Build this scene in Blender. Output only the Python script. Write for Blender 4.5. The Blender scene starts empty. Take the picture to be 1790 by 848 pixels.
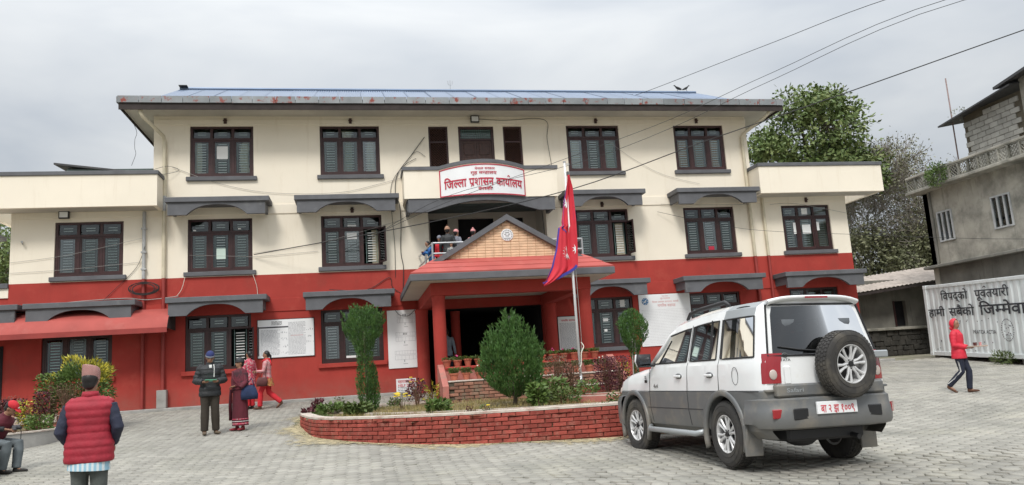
import bpy, bmesh, math, random
import numpy as np
from mathutils import Vector, Matrix
R = math.radians
PI = math.pi
rnd = random.Random(7)
npr = np.random.RandomState(11)
scene = bpy.context.scene
COL = scene.collection

# ------------------------------------------------------------------ camera
cam_d = bpy.data.cameras.new('camera')
cam = bpy.data.objects.new('camera', cam_d)
COL.objects.link(cam)
cam_d.sensor_width = 36.0
cam_d.lens = 27.15
cam_d.clip_start = 0.1
cam_d.clip_end = 2000
_r = (0.9802148598896275, -0.18755324637490312, -0.06326616967853156)
_u = (0.0310992723676992, -0.1697288998245416, 0.9849999674226139)
_b = (-0.19547803894493498, -0.9674791369009388, -0.16053802026827438)
cam.matrix_world = Matrix(((_r[0], _u[0], _b[0], 0), (_r[1], _u[1], _b[1], -24.0), (_r[2], _u[2], _b[2], 1.6), (0, 0, 0, 1)))
scene.camera = cam

# ------------------------------------------------------------------ light
SUN_EL, SUN_AZ = R(48), R(200)      # azimuth clockwise from +Y: behind the camera, a little to the left
world = bpy.data.worlds.new("World")
scene.world = world
world.use_nodes = True
wt = world.node_tree
wt.nodes.clear()
def wn(t, **kw):
    n = wt.nodes.new(t)
    for k, v in kw.items(): setattr(n, k, v)
    return n
sky = wn('ShaderNodeTexSky', sky_type='NISHITA', sun_disc=False)
sky.sun_elevation = SUN_EL; sky.sun_rotation = SUN_AZ
sky.air_density = 1.5; sky.dust_density = 4.0
tc = wn('ShaderNodeTexCoord')
mp = wn('ShaderNodeMapping'); mp.inputs['Scale'].default_value = (1.0, 1.0, 3.2)
nz = wn('ShaderNodeTexNoise'); nz.inputs['Scale'].default_value = 2.1; nz.inputs['Detail'].default_value = 5; nz.inputs['Roughness'].default_value = .5
nz.inputs['Distortion'].default_value = .35
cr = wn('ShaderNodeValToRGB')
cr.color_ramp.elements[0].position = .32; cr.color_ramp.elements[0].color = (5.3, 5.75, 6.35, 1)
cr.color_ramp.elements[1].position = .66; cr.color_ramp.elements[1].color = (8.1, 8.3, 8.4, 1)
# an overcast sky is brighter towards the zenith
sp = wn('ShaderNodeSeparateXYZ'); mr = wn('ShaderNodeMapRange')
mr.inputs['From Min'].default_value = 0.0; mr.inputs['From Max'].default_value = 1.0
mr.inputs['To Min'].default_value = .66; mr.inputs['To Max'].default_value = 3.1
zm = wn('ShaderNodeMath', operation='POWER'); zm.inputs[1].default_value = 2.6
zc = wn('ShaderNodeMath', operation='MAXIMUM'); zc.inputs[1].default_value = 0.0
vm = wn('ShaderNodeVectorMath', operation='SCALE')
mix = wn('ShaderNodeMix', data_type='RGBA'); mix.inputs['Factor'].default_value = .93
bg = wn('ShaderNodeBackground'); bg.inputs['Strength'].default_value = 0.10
wo = wn('ShaderNodeOutputWorld')
L = wt.links.new
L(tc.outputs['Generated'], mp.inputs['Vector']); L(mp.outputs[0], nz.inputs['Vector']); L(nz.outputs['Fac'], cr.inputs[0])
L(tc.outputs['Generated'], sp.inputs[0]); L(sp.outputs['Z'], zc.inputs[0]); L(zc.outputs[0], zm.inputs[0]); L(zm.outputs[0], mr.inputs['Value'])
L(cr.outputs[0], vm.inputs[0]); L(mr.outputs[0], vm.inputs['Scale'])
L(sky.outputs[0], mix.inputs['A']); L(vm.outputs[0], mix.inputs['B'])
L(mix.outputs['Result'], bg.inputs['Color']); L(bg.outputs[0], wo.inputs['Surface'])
sl = bpy.data.lights.new('sun', 'SUN'); sl.energy = 1.5; sl.angle = R(14); sl.color = (1, .965, .91)
so = bpy.data.objects.new('sun', sl); COL.objects.link(so)
sd = Vector((math.sin(SUN_AZ) * math.cos(SUN_EL), math.cos(SUN_AZ) * math.cos(SUN_EL), math.sin(SUN_EL)))
so.rotation_euler = sd.to_track_quat('Z', 'Y').to_euler()
so.location = (0, -30, 40)
vs = scene.view_settings
scene.display_settings.display_device = 'sRGB'
vs.view_transform = 'Standard'; vs.look = 'None'; vs.exposure = 0.42; vs.gamma = 1; vs.use_curve_mapping = False
scene.cycles.max_bounces = 6
scene.cycles.transparent_max_bounces = 12

# ------------------------------------------------------------------ terrain height
_ys = [-80, -24, -16, -12, -9, -6, -1.6, 0, 80]
_zs = [-.3, 0, .19, .28, .5, .66, .95, 1.1, 1.6]
def zg(x, y): return float(np.interp(y, _ys, _zs))

# ------------------------------------------------------------------ materials
def mat(name, col, rough=.7, metal=0., var=.12, vscale=3., bump=0., bscale=60., col2=None, c2pos=(.5, .7), spec=.5, coat=0., detail=4, streak=None, attr=False, dirt=None, objrand=0., splash=None):
    m = bpy.data.materials.new(name); m.use_nodes = True
    t = m.node_tree; b = t.nodes['Principled BSDF']
    b.inputs['Roughness'].default_value = rough; b.inputs['Metallic'].default_value = metal
    b.inputs['Specular IOR Level'].default_value = spec; b.inputs['Coat Weight'].default_value = coat
    K = t.links.new
    c = t.nodes.new('ShaderNodeTexCoord')
    n1 = t.nodes.new('ShaderNodeTexNoise'); n1.inputs['Scale'].default_value = vscale; n1.inputs['Detail'].default_value = detail
    geo = t.nodes.new('ShaderNodeNewGeometry')
    K(geo.outputs['Position'], n1.inputs['Vector'])
    mr = t.nodes.new('ShaderNodeMapRange'); mr.inputs['From Min'].default_value = .3; mr.inputs['From Max'].default_value = .7
    mr.inputs['To Min'].default_value = 1 - var; mr.inputs['To Max'].default_value = 1 + var
    K(n1.outputs['Fac'], mr.inputs['Value'])
    sc_ = t.nodes.new('ShaderNodeVectorMath'); sc_.operation = 'SCALE'; sc_.inputs[0].default_value = col[:3]
    fac = mr.outputs[0]
    if attr or objrand:
        if attr:
            a = t.nodes.new('ShaderNodeAttribute'); a.attribute_name = 'rnd'; src = a.outputs['Fac']; k = .14
        else:
            a = t.nodes.new('ShaderNodeObjectInfo'); src = a.outputs['Random']; k = objrand
        m2 = t.nodes.new('ShaderNodeMapRange'); m2.inputs['To Min'].default_value = 1 - k; m2.inputs['To Max'].default_value = 1 + k
        K(src, m2.inputs['Value'])
        mu = t.nodes.new('ShaderNodeMath'); mu.operation = 'MULTIPLY'; K(fac, mu.inputs[0]); K(m2.outputs[0], mu.inputs[1]); fac = mu.outputs[0]
    K(fac, sc_.inputs['Scale'])
    out = sc_.outputs[0]
    def blend(out, col2, vec_scale, sc2, pos):
        n2 = t.nodes.new('ShaderNodeTexNoise'); n2.inputs['Scale'].default_value = sc2; n2.inputs['Detail'].default_value = 6; n2.inputs['Roughness'].default_value = .65
        mpn = t.nodes.new('ShaderNodeMapping'); mpn.inputs['Scale'].default_value = vec_scale; mpn.inputs['Location'].default_value = (3.1, 7.7, 1.3)
        K(geo.outputs['Position'], mpn.inputs['Vector']); K(mpn.outputs[0], n2.inputs['Vector'])
        rp = t.nodes.new('ShaderNodeValToRGB'); rp.color_ramp.elements[0].position = pos[0]; rp.color_ramp.elements[1].position = pos[1]
        K(n2.outputs['Fac'], rp.inputs[0])
        mx = t.nodes.new('ShaderNodeMix'); mx.data_type = 'RGBA'; K(rp.outputs[0], mx.inputs['Factor']); K(out, mx.inputs['A']); mx.inputs['B'].default_value = (*col2[:3], 1)
        return mx.outputs['Result']
    if col2: out = blend(out, col2, (1, 1, 1), vscale * 1.7, c2pos)
    if streak: out = blend(out, streak, (1, 1, .12), 5., (.56, .78))
    if dirt: out = blend(out, dirt[0], (1, 1, 1), dirt[1], dirt[2])
    if splash:      # mud splashed on the foot of a wall: colour, height where it ends, depth
        sz = t.nodes.new('ShaderNodeSeparateXYZ'); K(geo.outputs['Position'], sz.inputs[0]); q = t.nodes.new('ShaderNodeMapRange'); q.inputs['From Min'].default_value = splash[1]; q.inputs['From Max'].default_value = splash[1] - splash[2]
        K(sz.outputs['Z'], q.inputs['Value']); n4 = t.nodes.new('ShaderNodeTexNoise'); n4.inputs['Scale'].default_value = 2.6; n4.inputs['Detail'].default_value = 8; n4.inputs['Roughness'].default_value = .7; K(geo.outputs['Position'], n4.inputs['Vector'])
        mm = t.nodes.new('ShaderNodeMath'); mm.operation = 'MULTIPLY_ADD'; K(n4.outputs['Fac'], mm.inputs[0]); mm.inputs[1].default_value = 1.9; mm.inputs[2].default_value = -.55; mm.use_clamp = True
        m5 = t.nodes.new('ShaderNodeMath'); m5.operation = 'MULTIPLY'; K(mm.outputs[0], m5.inputs[0]); K(q.outputs[0], m5.inputs[1])
        mx = t.nodes.new('ShaderNodeMix'); mx.data_type = 'RGBA'; K(m5.outputs[0], mx.inputs['Factor']); K(out, mx.inputs['A']); mx.inputs['B'].default_value = (*splash[0], 1); out = mx.outputs['Result']
    K(out, b.inputs['Base Color'])
    if bump:
        n3 = t.nodes.new('ShaderNodeTexNoise'); n3.inputs['Scale'].default_value = bscale; n3.inputs['Detail'].default_value = 5
        K(geo.outputs['Position'], n3.inputs['Vector'])
        bp = t.nodes.new('ShaderNodeBump'); bp.inputs['Strength'].default_value = bump; bp.inputs['Distance'].default_value = .01
        K(n3.outputs['Fac'], bp.inputs['Height']); K(bp.outputs[0], b.inputs['Normal'])
    return m

def glass_mat(name, tint=(.55, .6, .6), gl=.10, rough=.02, milky=0.):
    m = bpy.data.materials.new(name); m.use_nodes = True
    t = m.node_tree; t.nodes.clear(); K = t.links.new
    o = t.nodes.new('ShaderNodeOutputMaterial'); tr = t.nodes.new('ShaderNodeBsdfTransparent'); tr.inputs[0].default_value = (*tint, 1)
    g = t.nodes.new('ShaderNodeBsdfGlossy'); g.inputs['Roughness'].default_value = rough; g.inputs['Color'].default_value = (.95, .97, 1, 1)
    lw = t.nodes.new('ShaderNodeFresnel'); lw.inputs['IOR'].default_value = 1.5
    ad = t.nodes.new('ShaderNodeMath'); ad.operation = 'ADD'; ad.inputs[1].default_value = gl; ad.use_clamp = True
    mx = t.nodes.new('ShaderNodeMixShader'); K(lw.outputs[0], ad.inputs[0]); K(ad.outputs[0], mx.inputs[0]); K(tr.outputs[0], mx.inputs[1]); K(g.outputs[0], mx.inputs[2])
    K(mx.outputs[0], o.inputs['Surface'])
    return m

M = {}
M['cream'] = mat('cream_plaster', (.87, .795, .665), .85, var=.035, vscale=.8, bump=.25, bscale=90, streak=(.79, .705, .57), dirt=((.68, .61, .49), 1.1, (.68, .95)))
M['red'] = mat('red_plaster', (.385, .050, .039), .8, var=.10, vscale=1.2, bump=.3, bscale=80, spec=.25, streak=(.34, .047, .037), col2=(.43, .075, .055), c2pos=(.55, .8), dirt=((.27, .06, .045), 1.1, (.56, .82)), splash=((.27, .13, .10), 1.75, .75))
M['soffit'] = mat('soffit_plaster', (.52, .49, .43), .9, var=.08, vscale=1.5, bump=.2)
M['grey'] = mat('grey_trim', (.115, .118, .128), .75, var=.14, vscale=3, bump=.25, bscale=70, dirt=((.2, .2, .2), 2.5, (.6, .85)))
M['wood'] = mat('dark_window_wood', (.040, .014, .014), .42, var=.25, vscale=9, bump=.15, objrand=.25)
M['wood2'] = mat('brown_door_wood', (.055, .024, .018), .5, var=.3, vscale=12, bump=.2)
M['teal'] = mat('teal_grille_paint', (.16, .25, .235), .5, var=.1)
M['bar'] = mat('white_grille_bar', (.82, .84, .82), .5, var=.08)
M['glass'] = glass_mat('window_glass', (.88, .93, .92), .01)
M['glass2'] = glass_mat('window_glass_shiny', (.80, .86, .85), .07); M['glass3'] = glass_mat('window_glass_dusty', (.70, .78, .76), .04, .25)
M['paper'] = mat('white_paper', (.78, .79, .78), .8, var=.04)
M['papergreen'] = mat('pale_green_paper', (.60, .74, .66), .8, var=.05)
M['curtain'] = mat('pale_curtain', (.62, .57, .44), .9, var=.15, vscale=14)
M['curtain2'] = mat('orange_curtain', (.55, .33, .22), .9, var=.15, vscale=14)
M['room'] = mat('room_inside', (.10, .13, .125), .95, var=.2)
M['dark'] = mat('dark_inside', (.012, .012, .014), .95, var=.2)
M['tin'] = mat('tin_fascia', (.25, .265, .275), .6, metal=.35, var=.14, vscale=2.5, col2=(.24, .06, .045), c2pos=(.55, .64), bump=.1, objrand=.16)
M['roofblue'] = mat('blue_corrugated_sheet', (.15, .20, .29), .38, metal=.35, var=.08, vscale=1.5, objrand=.08)
M['board'] = mat('dark_fascia_board', (.035, .026, .024), .8, var=.3)
M['creampipe'] = mat('cream_pipe', (.62, .56, .42), .5, var=.12, vscale=3, dirt=((.35, .32, .26), 3., (.6, .8)))
M['greypipe'] = mat('grey_pipe', (.42, .43, .43), .55, var=.12, dirt=((.2, .2, .2), 3., (.55, .8)))
M['redpipe'] = mat('red_pipe', (.29, .038, .031), .55, var=.14)
M['black'] = mat('black_plastic', (.02, .02, .022), .5, var=.1)
M['wire'] = mat('black_cable', (.025, .025, .025), .6, var=.1)
M['wiregrey'] = mat('grey_cable', (.35, .34, .32), .6, var=.1)
M['signwhite'] = mat('white_sign_board', (.82, .83, .84), .45, var=.03)
M['signred'] = mat('red_sign_paint', (.48, .02, .05), .5, var=.06)
M['steel'] = mat('galvanised_steel', (.48, .49, .50), .35, metal=.7, var=.1)
M['polewhite'] = mat('white_pole_paint', (.72, .73, .74), .35, var=.06, dirt=((.4, .38, .34), 5, (.6, .8)))
M['orangebrick'] = mat('orange_brick', (.74, .52, .34), .85, var=.12, vscale=6, bump=.3, objrand=.1)
M['mortar'] = mat('pale_mortar', (.52, .36, .23), .95, var=.1)
M['tilered'] = mat('red_roof_slab', (.40, .078, .064), .75, var=.1, vscale=2, bump=.2, dirt=((.44, .12, .1), 2., (.55, .8)))
M['planterbrick'] = mat('painted_red_brick', (.30, .066, .050), .88, var=.2, vscale=5, bump=.7, bscale=45, spec=.25, objrand=.24, col2=(.36, .15, .115), c2pos=(.52, .74), dirt=((.17, .10, .07), 2.6, (.56, .76)))
M['plantermortar'] = mat('dark_red_mortar', (.20, .055, .04), .95, var=.2, col2=(.10, .09, .05))
M['oldbrick'] = mat('bare_old_brick', (.29, .14, .095), .9, var=.2, vscale=7, bump=.5, objrand=.3, dirt=((.20, .17, .12), 6, (.5, .7)))
M['oldmortar'] = mat('mossy_mortar', (.10, .085, .06), .95, var=.2)
M['cope'] = mat('weathered_coping', (.52, .46, .40), .9, var=.15, vscale=5, bump=.4, dirt=((.35, .2, .16), 4, (.5, .75)))
M['copepink'] = mat('pink_cement_coping', (.45, .16, .13), .85, var=.15, vscale=4, bump=.4, dirt=((.30, .2, .16), 4, (.5, .8)))
M['soil'] = mat('planter_soil', (.16, .115, .06), .95, var=.35, vscale=6, bump=.9, bscale=30, col2=(.11, .13, .045))
M['terracotta'] = mat('terracotta', (.40, .125, .075), .8, var=.16, vscale=9, bump=.2, objrand=.25)
M['concrete'] = mat('old_concrete', (.37, .35, .30), .92, var=.18, vscale=1.6, bump=.5, bscale=25, streak=(.20, .195, .17), dirt=((.13, .13, .11), .7, (.46, .68)))
M['concretedark'] = mat('stained_concrete', (.17, .165, .145), .95, var=.25, vscale=1.6, bump=.5, bscale=25, streak=(.05, .055, .045))
M['block'] = mat('concrete_block', (.33, .32, .29), .95, var=.14, vscale=3, bump=.5, bscale=30, objrand=.16)
M['apron'] = mat('cement_apron', (.34, .33, .31), .92, var=.12, vscale=2, bump=.4, bscale=40, dirt=((.2, .2, .18), 2, (.5, .8)))
M['paver'] = mat('concrete_paver', (.29, .277, .242), .9, var=.16, vscale=.45, bump=.45, bscale=55, attr=True, dirt=((.20, .195, .17), .8, (.5, .72)), col2=(.39, .37, .305), c2pos=(.5, .75))
M['ground'] = mat('sandy_joint_ground', (.085, .075, .058), .95, var=.2, vscale=1.4, bump=.6, bscale=40, col2=(.12, .13, .07), c2pos=(.55, .75))
M['earth'] = mat('open_ground', (.22, .2, .15), .95, var=.25, vscale=.5, bump=.6, bscale=8, col2=(.10, .13, .05), c2pos=(.5, .7))
M['container'] = mat('pale_container_paint', (.70, .74, .74), .5, var=.08, vscale=1.5, bump=.1, streak=(.44, .44, .42), dirt=((.38, .30, .24), 2.4, (.64, .8)))
M['paintblack'] = mat('black_sign_paint', (.03, .033, .04), .7, var=.2, dirt=((.35, .37, .38), 22, (.60, .72)))
M['roofdark'] = mat('dark_roof_sheet', (.055, .055, .058), .7, var=.2, streak=(.12, .1, .08))
M['shedroof'] = mat('old_shed_roof', (.36, .31, .27), .8, var=.2, streak=(.2, .15, .12))
M['bark'] = mat('bark', (.10, .08, .06), .95, var=.3, vscale=8, bump=.8, bscale=25)
M['barkpale'] = mat('pale_bark', (.30, .27, .24), .95, var=.25, vscale=8, bump=.6, bscale=25)
def leaf(name, c, c2=None, pos=(.45, .65), vs_=1.2, var=.35, rough=.55):
    m = mat(name, c, rough, var=var, vscale=vs_, col2=c2, c2pos=pos, detail=3, attr=False, spec=.35)
    b = m.node_tree.nodes['Principled BSDF']
    b.inputs['Subsurface Weight'].default_value = 0
    return m
M['leafbig'] = leaf('tree_leaves', (.115, .17, .052), (.20, .23, .08), (.46, .64), 1.1)
M['leafdull'] = leaf('dull_tree_leaves', (.17, .185, .10), (.25, .245, .15), (.45, .68), .9)
M['leafdry'] = leaf('sparse_brown_leaves', (.15, .16, .09), (.22, .19, .12), (.45, .7), 1.)
M['thuja'] = leaf('thuja_green', (.055, .125, .028), (.095, .165, .04), (.5, .7), 5)
M['cypress'] = leaf('dark_cypress_green', (.030, .075, .030), (.045, .10, .035), (.5, .7), 4)
M['leafgreen'] = leaf('shrub_leaves', (.09, .15, .035), (.15, .20, .05), (.5, .7), 6)
M['leafyel'] = leaf('yellow_croton_leaves', (.42, .36, .035), (.20, .22, .04), (.45, .6), 5)
M['leafmar'] = leaf('maroon_leaves', (.09, .02, .03), (.15, .05, .05), (.5, .7), 6)
M['leafbrown'] = leaf('brown_dry_stems', (.16, .09, .06), (.11, .09, .04), (.5, .7), 6)
M['drygrass'] = leaf('dry_grass', (.32, .25, .10), (.20, .19, .07), (.45, .65), 3)
M['weed'] = leaf('green_weed', (.08, .12, .03), (.14, .15, .05), (.5, .7), 6)
M['flowery'] = mat('yellow_petals', (.80, .60, .04), .6, var=.1)
M['flowerp'] = mat('pink_petals', (.62, .06, .22), .6, var=.2)
M['flowerw'] = mat('white_petals', (.75, .72, .62), .6, var=.1)

# ------------------------------------------------------------------ mesh helpers
class MB:
    def __init__(s): s.v = []; s.f = []
    def add(s, vs_, fs):
        o = len(s.v); s.v += [tuple(map(float, a)) for a in vs_]; s.f += [tuple(i + o for i in f) for f in fs]; return s
    def box(s, x0, x1, y0, y1, z0, z1, mtx=None):
        vs_ = [(x0, y0, z0), (x1, y0, z0), (x1, y1, z0), (x0, y1, z0), (x0, y0, z1), (x1, y0, z1), (x1, y1, z1), (x0, y1, z1)]
        if mtx is not None: vs_ = [mtx @ Vector(a) for a in vs_]
        return s.add(vs_, [(0, 3, 2, 1), (4, 5, 6, 7), (0, 1, 5, 4), (1, 2, 6, 5), (2, 3, 7, 6), (3, 0, 4, 7)])
    def bbox(s, x0, x1, y0, y1, z0, z1, b=.01, mtx=None):
        """box with chamfered edges"""
        vs_ = []; idx = {}
        for ix, X in enumerate((x0, x1)):
            for iy, Y in enumerate((y0, y1)):
                for iz, Z in enumerate((z0, z1)):
                    sx, sy, sz = (b if ix == 0 else -b), (b if iy == 0 else -b), (b if iz == 0 else -b)
                    idx[(ix, iy, iz)] = len(vs_)
                    vs_ += [(X, Y + sy, Z + sz), (X + sx, Y, Z + sz), (X + sx, Y + sy, Z)]
        I = lambda a, b_, c, k: idx[(a, b_, c)] + k
        fs = []
        for ix in (0, 1): fs.append([I(ix, 0, 0, 0), I(ix, 1, 0, 0), I(ix, 1, 1, 0), I(ix, 0, 1, 0)][::(-1 if ix == 0 else 1)])
        for iy in (0, 1): fs.append([I(0, iy, 0, 1), I(1, iy, 0, 1), I(1, iy, 1, 1), I(0, iy, 1, 1)][::(1 if iy == 0 else -1)])
        for iz in (0, 1): fs.append([I(0, 0, iz, 2), I(1, 0, iz, 2), I(1, 1, iz, 2), I(0, 1, iz, 2)][::(-1 if iz == 0 else 1)])
        for iy in (0, 1):
            for iz in (0, 1): fs.append([I(0, iy, iz, 1), I(1, iy, iz, 1), I(1, iy, iz, 2), I(0, iy, iz, 2)])
        for ix in (0, 1):
            for iz in (0, 1): fs.append([I(ix, 0, iz, 0), I(ix, 1, iz, 0), I(ix, 1, iz, 2), I(ix, 0, iz, 2)])
        for ix in (0, 1):
            for iy in (0, 1): fs.append([I(ix, iy, 0, 0), I(ix, iy, 1, 0), I(ix, iy, 1, 1), I(ix, iy, 0, 1)])
        for a in (0, 1):
            for b_ in (0, 1):
                for c in (0, 1): fs.append([I(a, b_, c, 0), I(a, b_, c, 1), I(a, b_, c, 2)])
        if mtx is not None: vs_ = [mtx @ Vector(a) for a in vs_]
        return s.add(vs_, fs)
    def tube(s, pts, rad, n=8, caps=True):
        pts = [Vector(p_) for p_ in pts]; k = len(pts)
        if not hasattr(rad, '__len__'): rad = [rad] * k
        rings = []; prev = None
        for i, p_ in enumerate(pts):
            d = (pts[min(i + 1, k - 1)] - pts[max(i - 1, 0)])
            if d.length < 1e-9: d = Vector((0, 0, 1))
            d.normalize()
            if prev is None:
                a = Vector((0, 0, 1)) if abs(d.z) < .9 else Vector((1, 0, 0))
                x = d.cross(a).normalized()
            else:
                x = (prev - d * prev.dot(d)); x = x.normalized() if x.length > 1e-6 else d.orthogonal().normalized()
            prev = x; y = d.cross(x)
            rings.append([p_ + (x * math.cos(2 * PI * j / n) + y * math.sin(2 * PI * j / n)) * rad[i] for j in range(n)])
        vs_ = [v for r_ in rings for v in r_]; fs = []
        for i in range(k - 1):
            for j in range(n):
                fs.append((i * n + j, i * n + (j + 1) % n, (i + 1) * n + (j + 1) % n, (i + 1) * n + j))
        if caps: fs.append(tuple(range(n))[::-1]); fs.append(tuple((k - 1) * n + j for j in range(n)))
        return s.add(vs_, fs)
    def loft(s, secs, n=16, caps=True):
        """secs: (centre, xvec, yvec[, power])"""
        vs_ = []
        for sec in secs:
            c, xv, yv = Vector(sec[0]), Vector(sec[1]), Vector(sec[2]); pw = sec[3] if len(sec) > 3 else 1.
            for j in range(n):
                a = 2 * PI * j / n; ca, sa = math.cos(a), math.sin(a)
                vs_.append(c + xv * (math.copysign(abs(ca) ** pw, ca)) + yv * (math.copysign(abs(sa) ** pw, sa)))
        k = len(secs); fs = []
        for i in range(k - 1):
            for j in range(n): fs.append((i * n + j, i * n + (j + 1) % n, (i + 1) * n + (j + 1) % n, (i + 1) * n + j))
        if caps: fs.append(tuple(range(n))[::-1]); fs.append(tuple((k - 1) * n + j for j in range(n)))
        return s.add(vs_, fs)
    def lathe(s, prof, n=16, c=(0, 0, 0), axis='z'):
        vs_ = []
        for r_, h in prof:
            for j in range(n):
                a = 2 * PI * j / n
                p_ = (r_ * math.cos(a), r_ * math.sin(a), h)
                if axis == 'y': p_ = (p_[0], p_[2], p_[1])
                vs_.append((p_[0] + c[0], p_[1] + c[1], p_[2] + c[2]))
        fs = []
        for i in range(len(prof) - 1):
            for j in range(n): fs.append((i * n + j, i * n + (j + 1) % n, (i + 1) * n + (j + 1) % n, (i + 1) * n + j))
        fs.append(tuple(range(n))[::-1]); fs.append(tuple((len(prof) - 1) * n + j for j in range(n)))
        return s.add(vs_, fs)
    def ell(s, c, r_, n=12, m=8, mtx=None):
        vs_ = []; fs = []
        for i in range(m + 1):
            t = PI * i / m
            for j in range(n):
                a = 2 * PI * j / n
                v = Vector((r_[0] * math.sin(t) * math.cos(a), r_[1] * math.sin(t) * math.sin(a), r_[2] * math.cos(t)))
                if mtx is not None: v = mtx @ v
                vs_.append(v + Vector(c))
        for i in range(m):
            for j in range(n): fs.append((i * n + j, (i + 1) * n + j, (i + 1) * n + (j + 1) % n, i * n + (j + 1) % n))
        return s.add(vs_, fs)
    def prism(s, poly, y0, y1, plane='xz'):
        """poly in (x,z) extruded in y (or 'xy' in z, 'yz' in x)"""
        n = len(poly)
        def P(a, b, t): return (a, t, b) if plane == 'xz' else ((a, b, t) if plane == 'xy' else (t, a, b))
        vs_ = [P(a, b, y0) for a, b in poly] + [P(a, b, y1) for a, b in poly]
        fs = [(i, (i + 1) % n, n + (i + 1) % n, n + i) for i in range(n)] + [tuple(range(n))[::-1], tuple(range(n, 2 * n))]
        return s.add(vs_, fs)
    def grid(s, rows, close=False):
        k = len(rows); n = len(rows[0]); fs = []
        for i in range(k - 1):
            for j in range(n if close else n - 1):
                fs.append((i * n + j, i * n + (j + 1) % n, (i + 1) * n + (j + 1) % n, (i + 1) * n + j))
        return s.add([v for r_ in rows for v in r_], fs)
    def mesh(s, name, m, smooth=False, recalc=True):
        me = bpy.data.meshes.new(name); me.from_pydata(s.v, [], s.f)
        if recalc:
            b = bmesh.new(); b.from_mesh(me); bmesh.ops.recalc_face_normals(b, faces=b.faces); b.to_mesh(me); b.free()
        ms = m if isinstance(m, (list, tuple)) else [m]
        for q in ms: me.materials.append(M[q] if isinstance(q, str) else q)
        if smooth:
            me.polygons.foreach_set('use_smooth', [True] * len(me.polygons))
            if smooth == 'auto': me.set_sharp_from_angle(angle=R(38))
        me.update(); return me
    def build(s, name, m, parent=None, smooth=False, world=True, **kw):
        return link(s.mesh(name, m, smooth), name, parent, world, **kw)

def link(me, name, parent=None, world=True, label=None, cat=None, group=None, kind=None, loc=None):
    o = bpy.data.objects.new(name, me); COL.objects.link(o)
    if parent:
        o.parent = parent
        if world:          # vertices are in world space: undo the (unrotated) parents' offset
            t = Vector((0, 0, 0)); q = parent
            while q: t += q.location; q = q.parent
            o.location = -t
    if loc is not None: o.location = loc
    if label: o['label'] = label
    if cat: o['category'] = cat
    if group: o['group'] = group
    if kind: o['kind'] = kind
    return o
def thing(name, label, cat, loc=(0, 0, 0), rz=0, group=None):
    o = bpy.data.objects.new(name, None); COL.objects.link(o); o.empty_display_size = .2
    o.location = loc; o.rotation_euler = (0, 0, rz); o['label'] = label; o['category'] = cat
    if group: o['group'] = group
    return o
def copy_tree(o, parent=None):
    c = o.copy(); COL.objects.link(c); c.parent = parent
    for ch in list(o.children): copy_tree(ch, c)
    return c
def qmesh(name, V, F, m, smooth=False, rnd_attr=None):
    """fast mesh from numpy: V (n,3), F (k,4)"""
    me = bpy.data.meshes.new(name); k, c = F.shape
    me.vertices.add(len(V)); me.vertices.foreach_set('co', V.astype(np.float32).ravel())
    me.loops.add(k * c); me.loops.foreach_set('vertex_index', F.astype(np.int32).ravel())
    me.polygons.add(k); me.polygons.foreach_set('loop_start', np.arange(0, k * c, c, dtype=np.int32))
    try: me.polygons.foreach_set('loop_total', np.full(k, c, dtype=np.int32))
    except Exception: pass
    me.update(calc_edges=True); me.validate()
    me.materials.append(M[m])
    if smooth: me.polygons.foreach_set('use_smooth', [True] * k)
    if rnd_attr is not None:
        a = me.attributes.new('rnd', 'FLOAT', 'FACE'); a.data.foreach_set('value', rnd_attr.astype(np.float32))
    return me

# ------------------------------------------------------------------ lettering (built-in font, laid out glyph by glyph)
_gl = {}
def glyph(ch, off=0.0):
    k = (ch, off)
    if k in _gl: return _gl[k]
    def msh(txt): return msh0(txt, off)
    def msh0(txt, off):
        c = bpy.data.curves.new('g', 'FONT'); c.body = txt; c.offset = off; c.resolution_u = 3
        o = bpy.data.objects.new('g', c); COL.objects.link(o)
        dg = bpy.context.evaluated_depsgraph_get()
        me = bpy.data.meshes.new_from_object(o.evaluated_get(dg))
        vs_ = [tuple(v.co[:2]) for v in me.vertices]; fs = [tuple(p_.vertices) for p_ in me.polygons]
        bpy.data.objects.remove(o); bpy.data.curves.remove(c); bpy.data.meshes.remove(me)
        return vs_, fs
    vs_, fs = msh(ch)
    a = max(v[0] for v in msh(ch + 'ल')[0]) - max(v[0] for v in msh('ल')[0])
    if ch in 'शHELPDSK' and off > .008: vs_, fs = msh0(ch, .008 if ch == 'श' else off)
    _gl[k] = (vs_, fs, a); return _gl[k]
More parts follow.
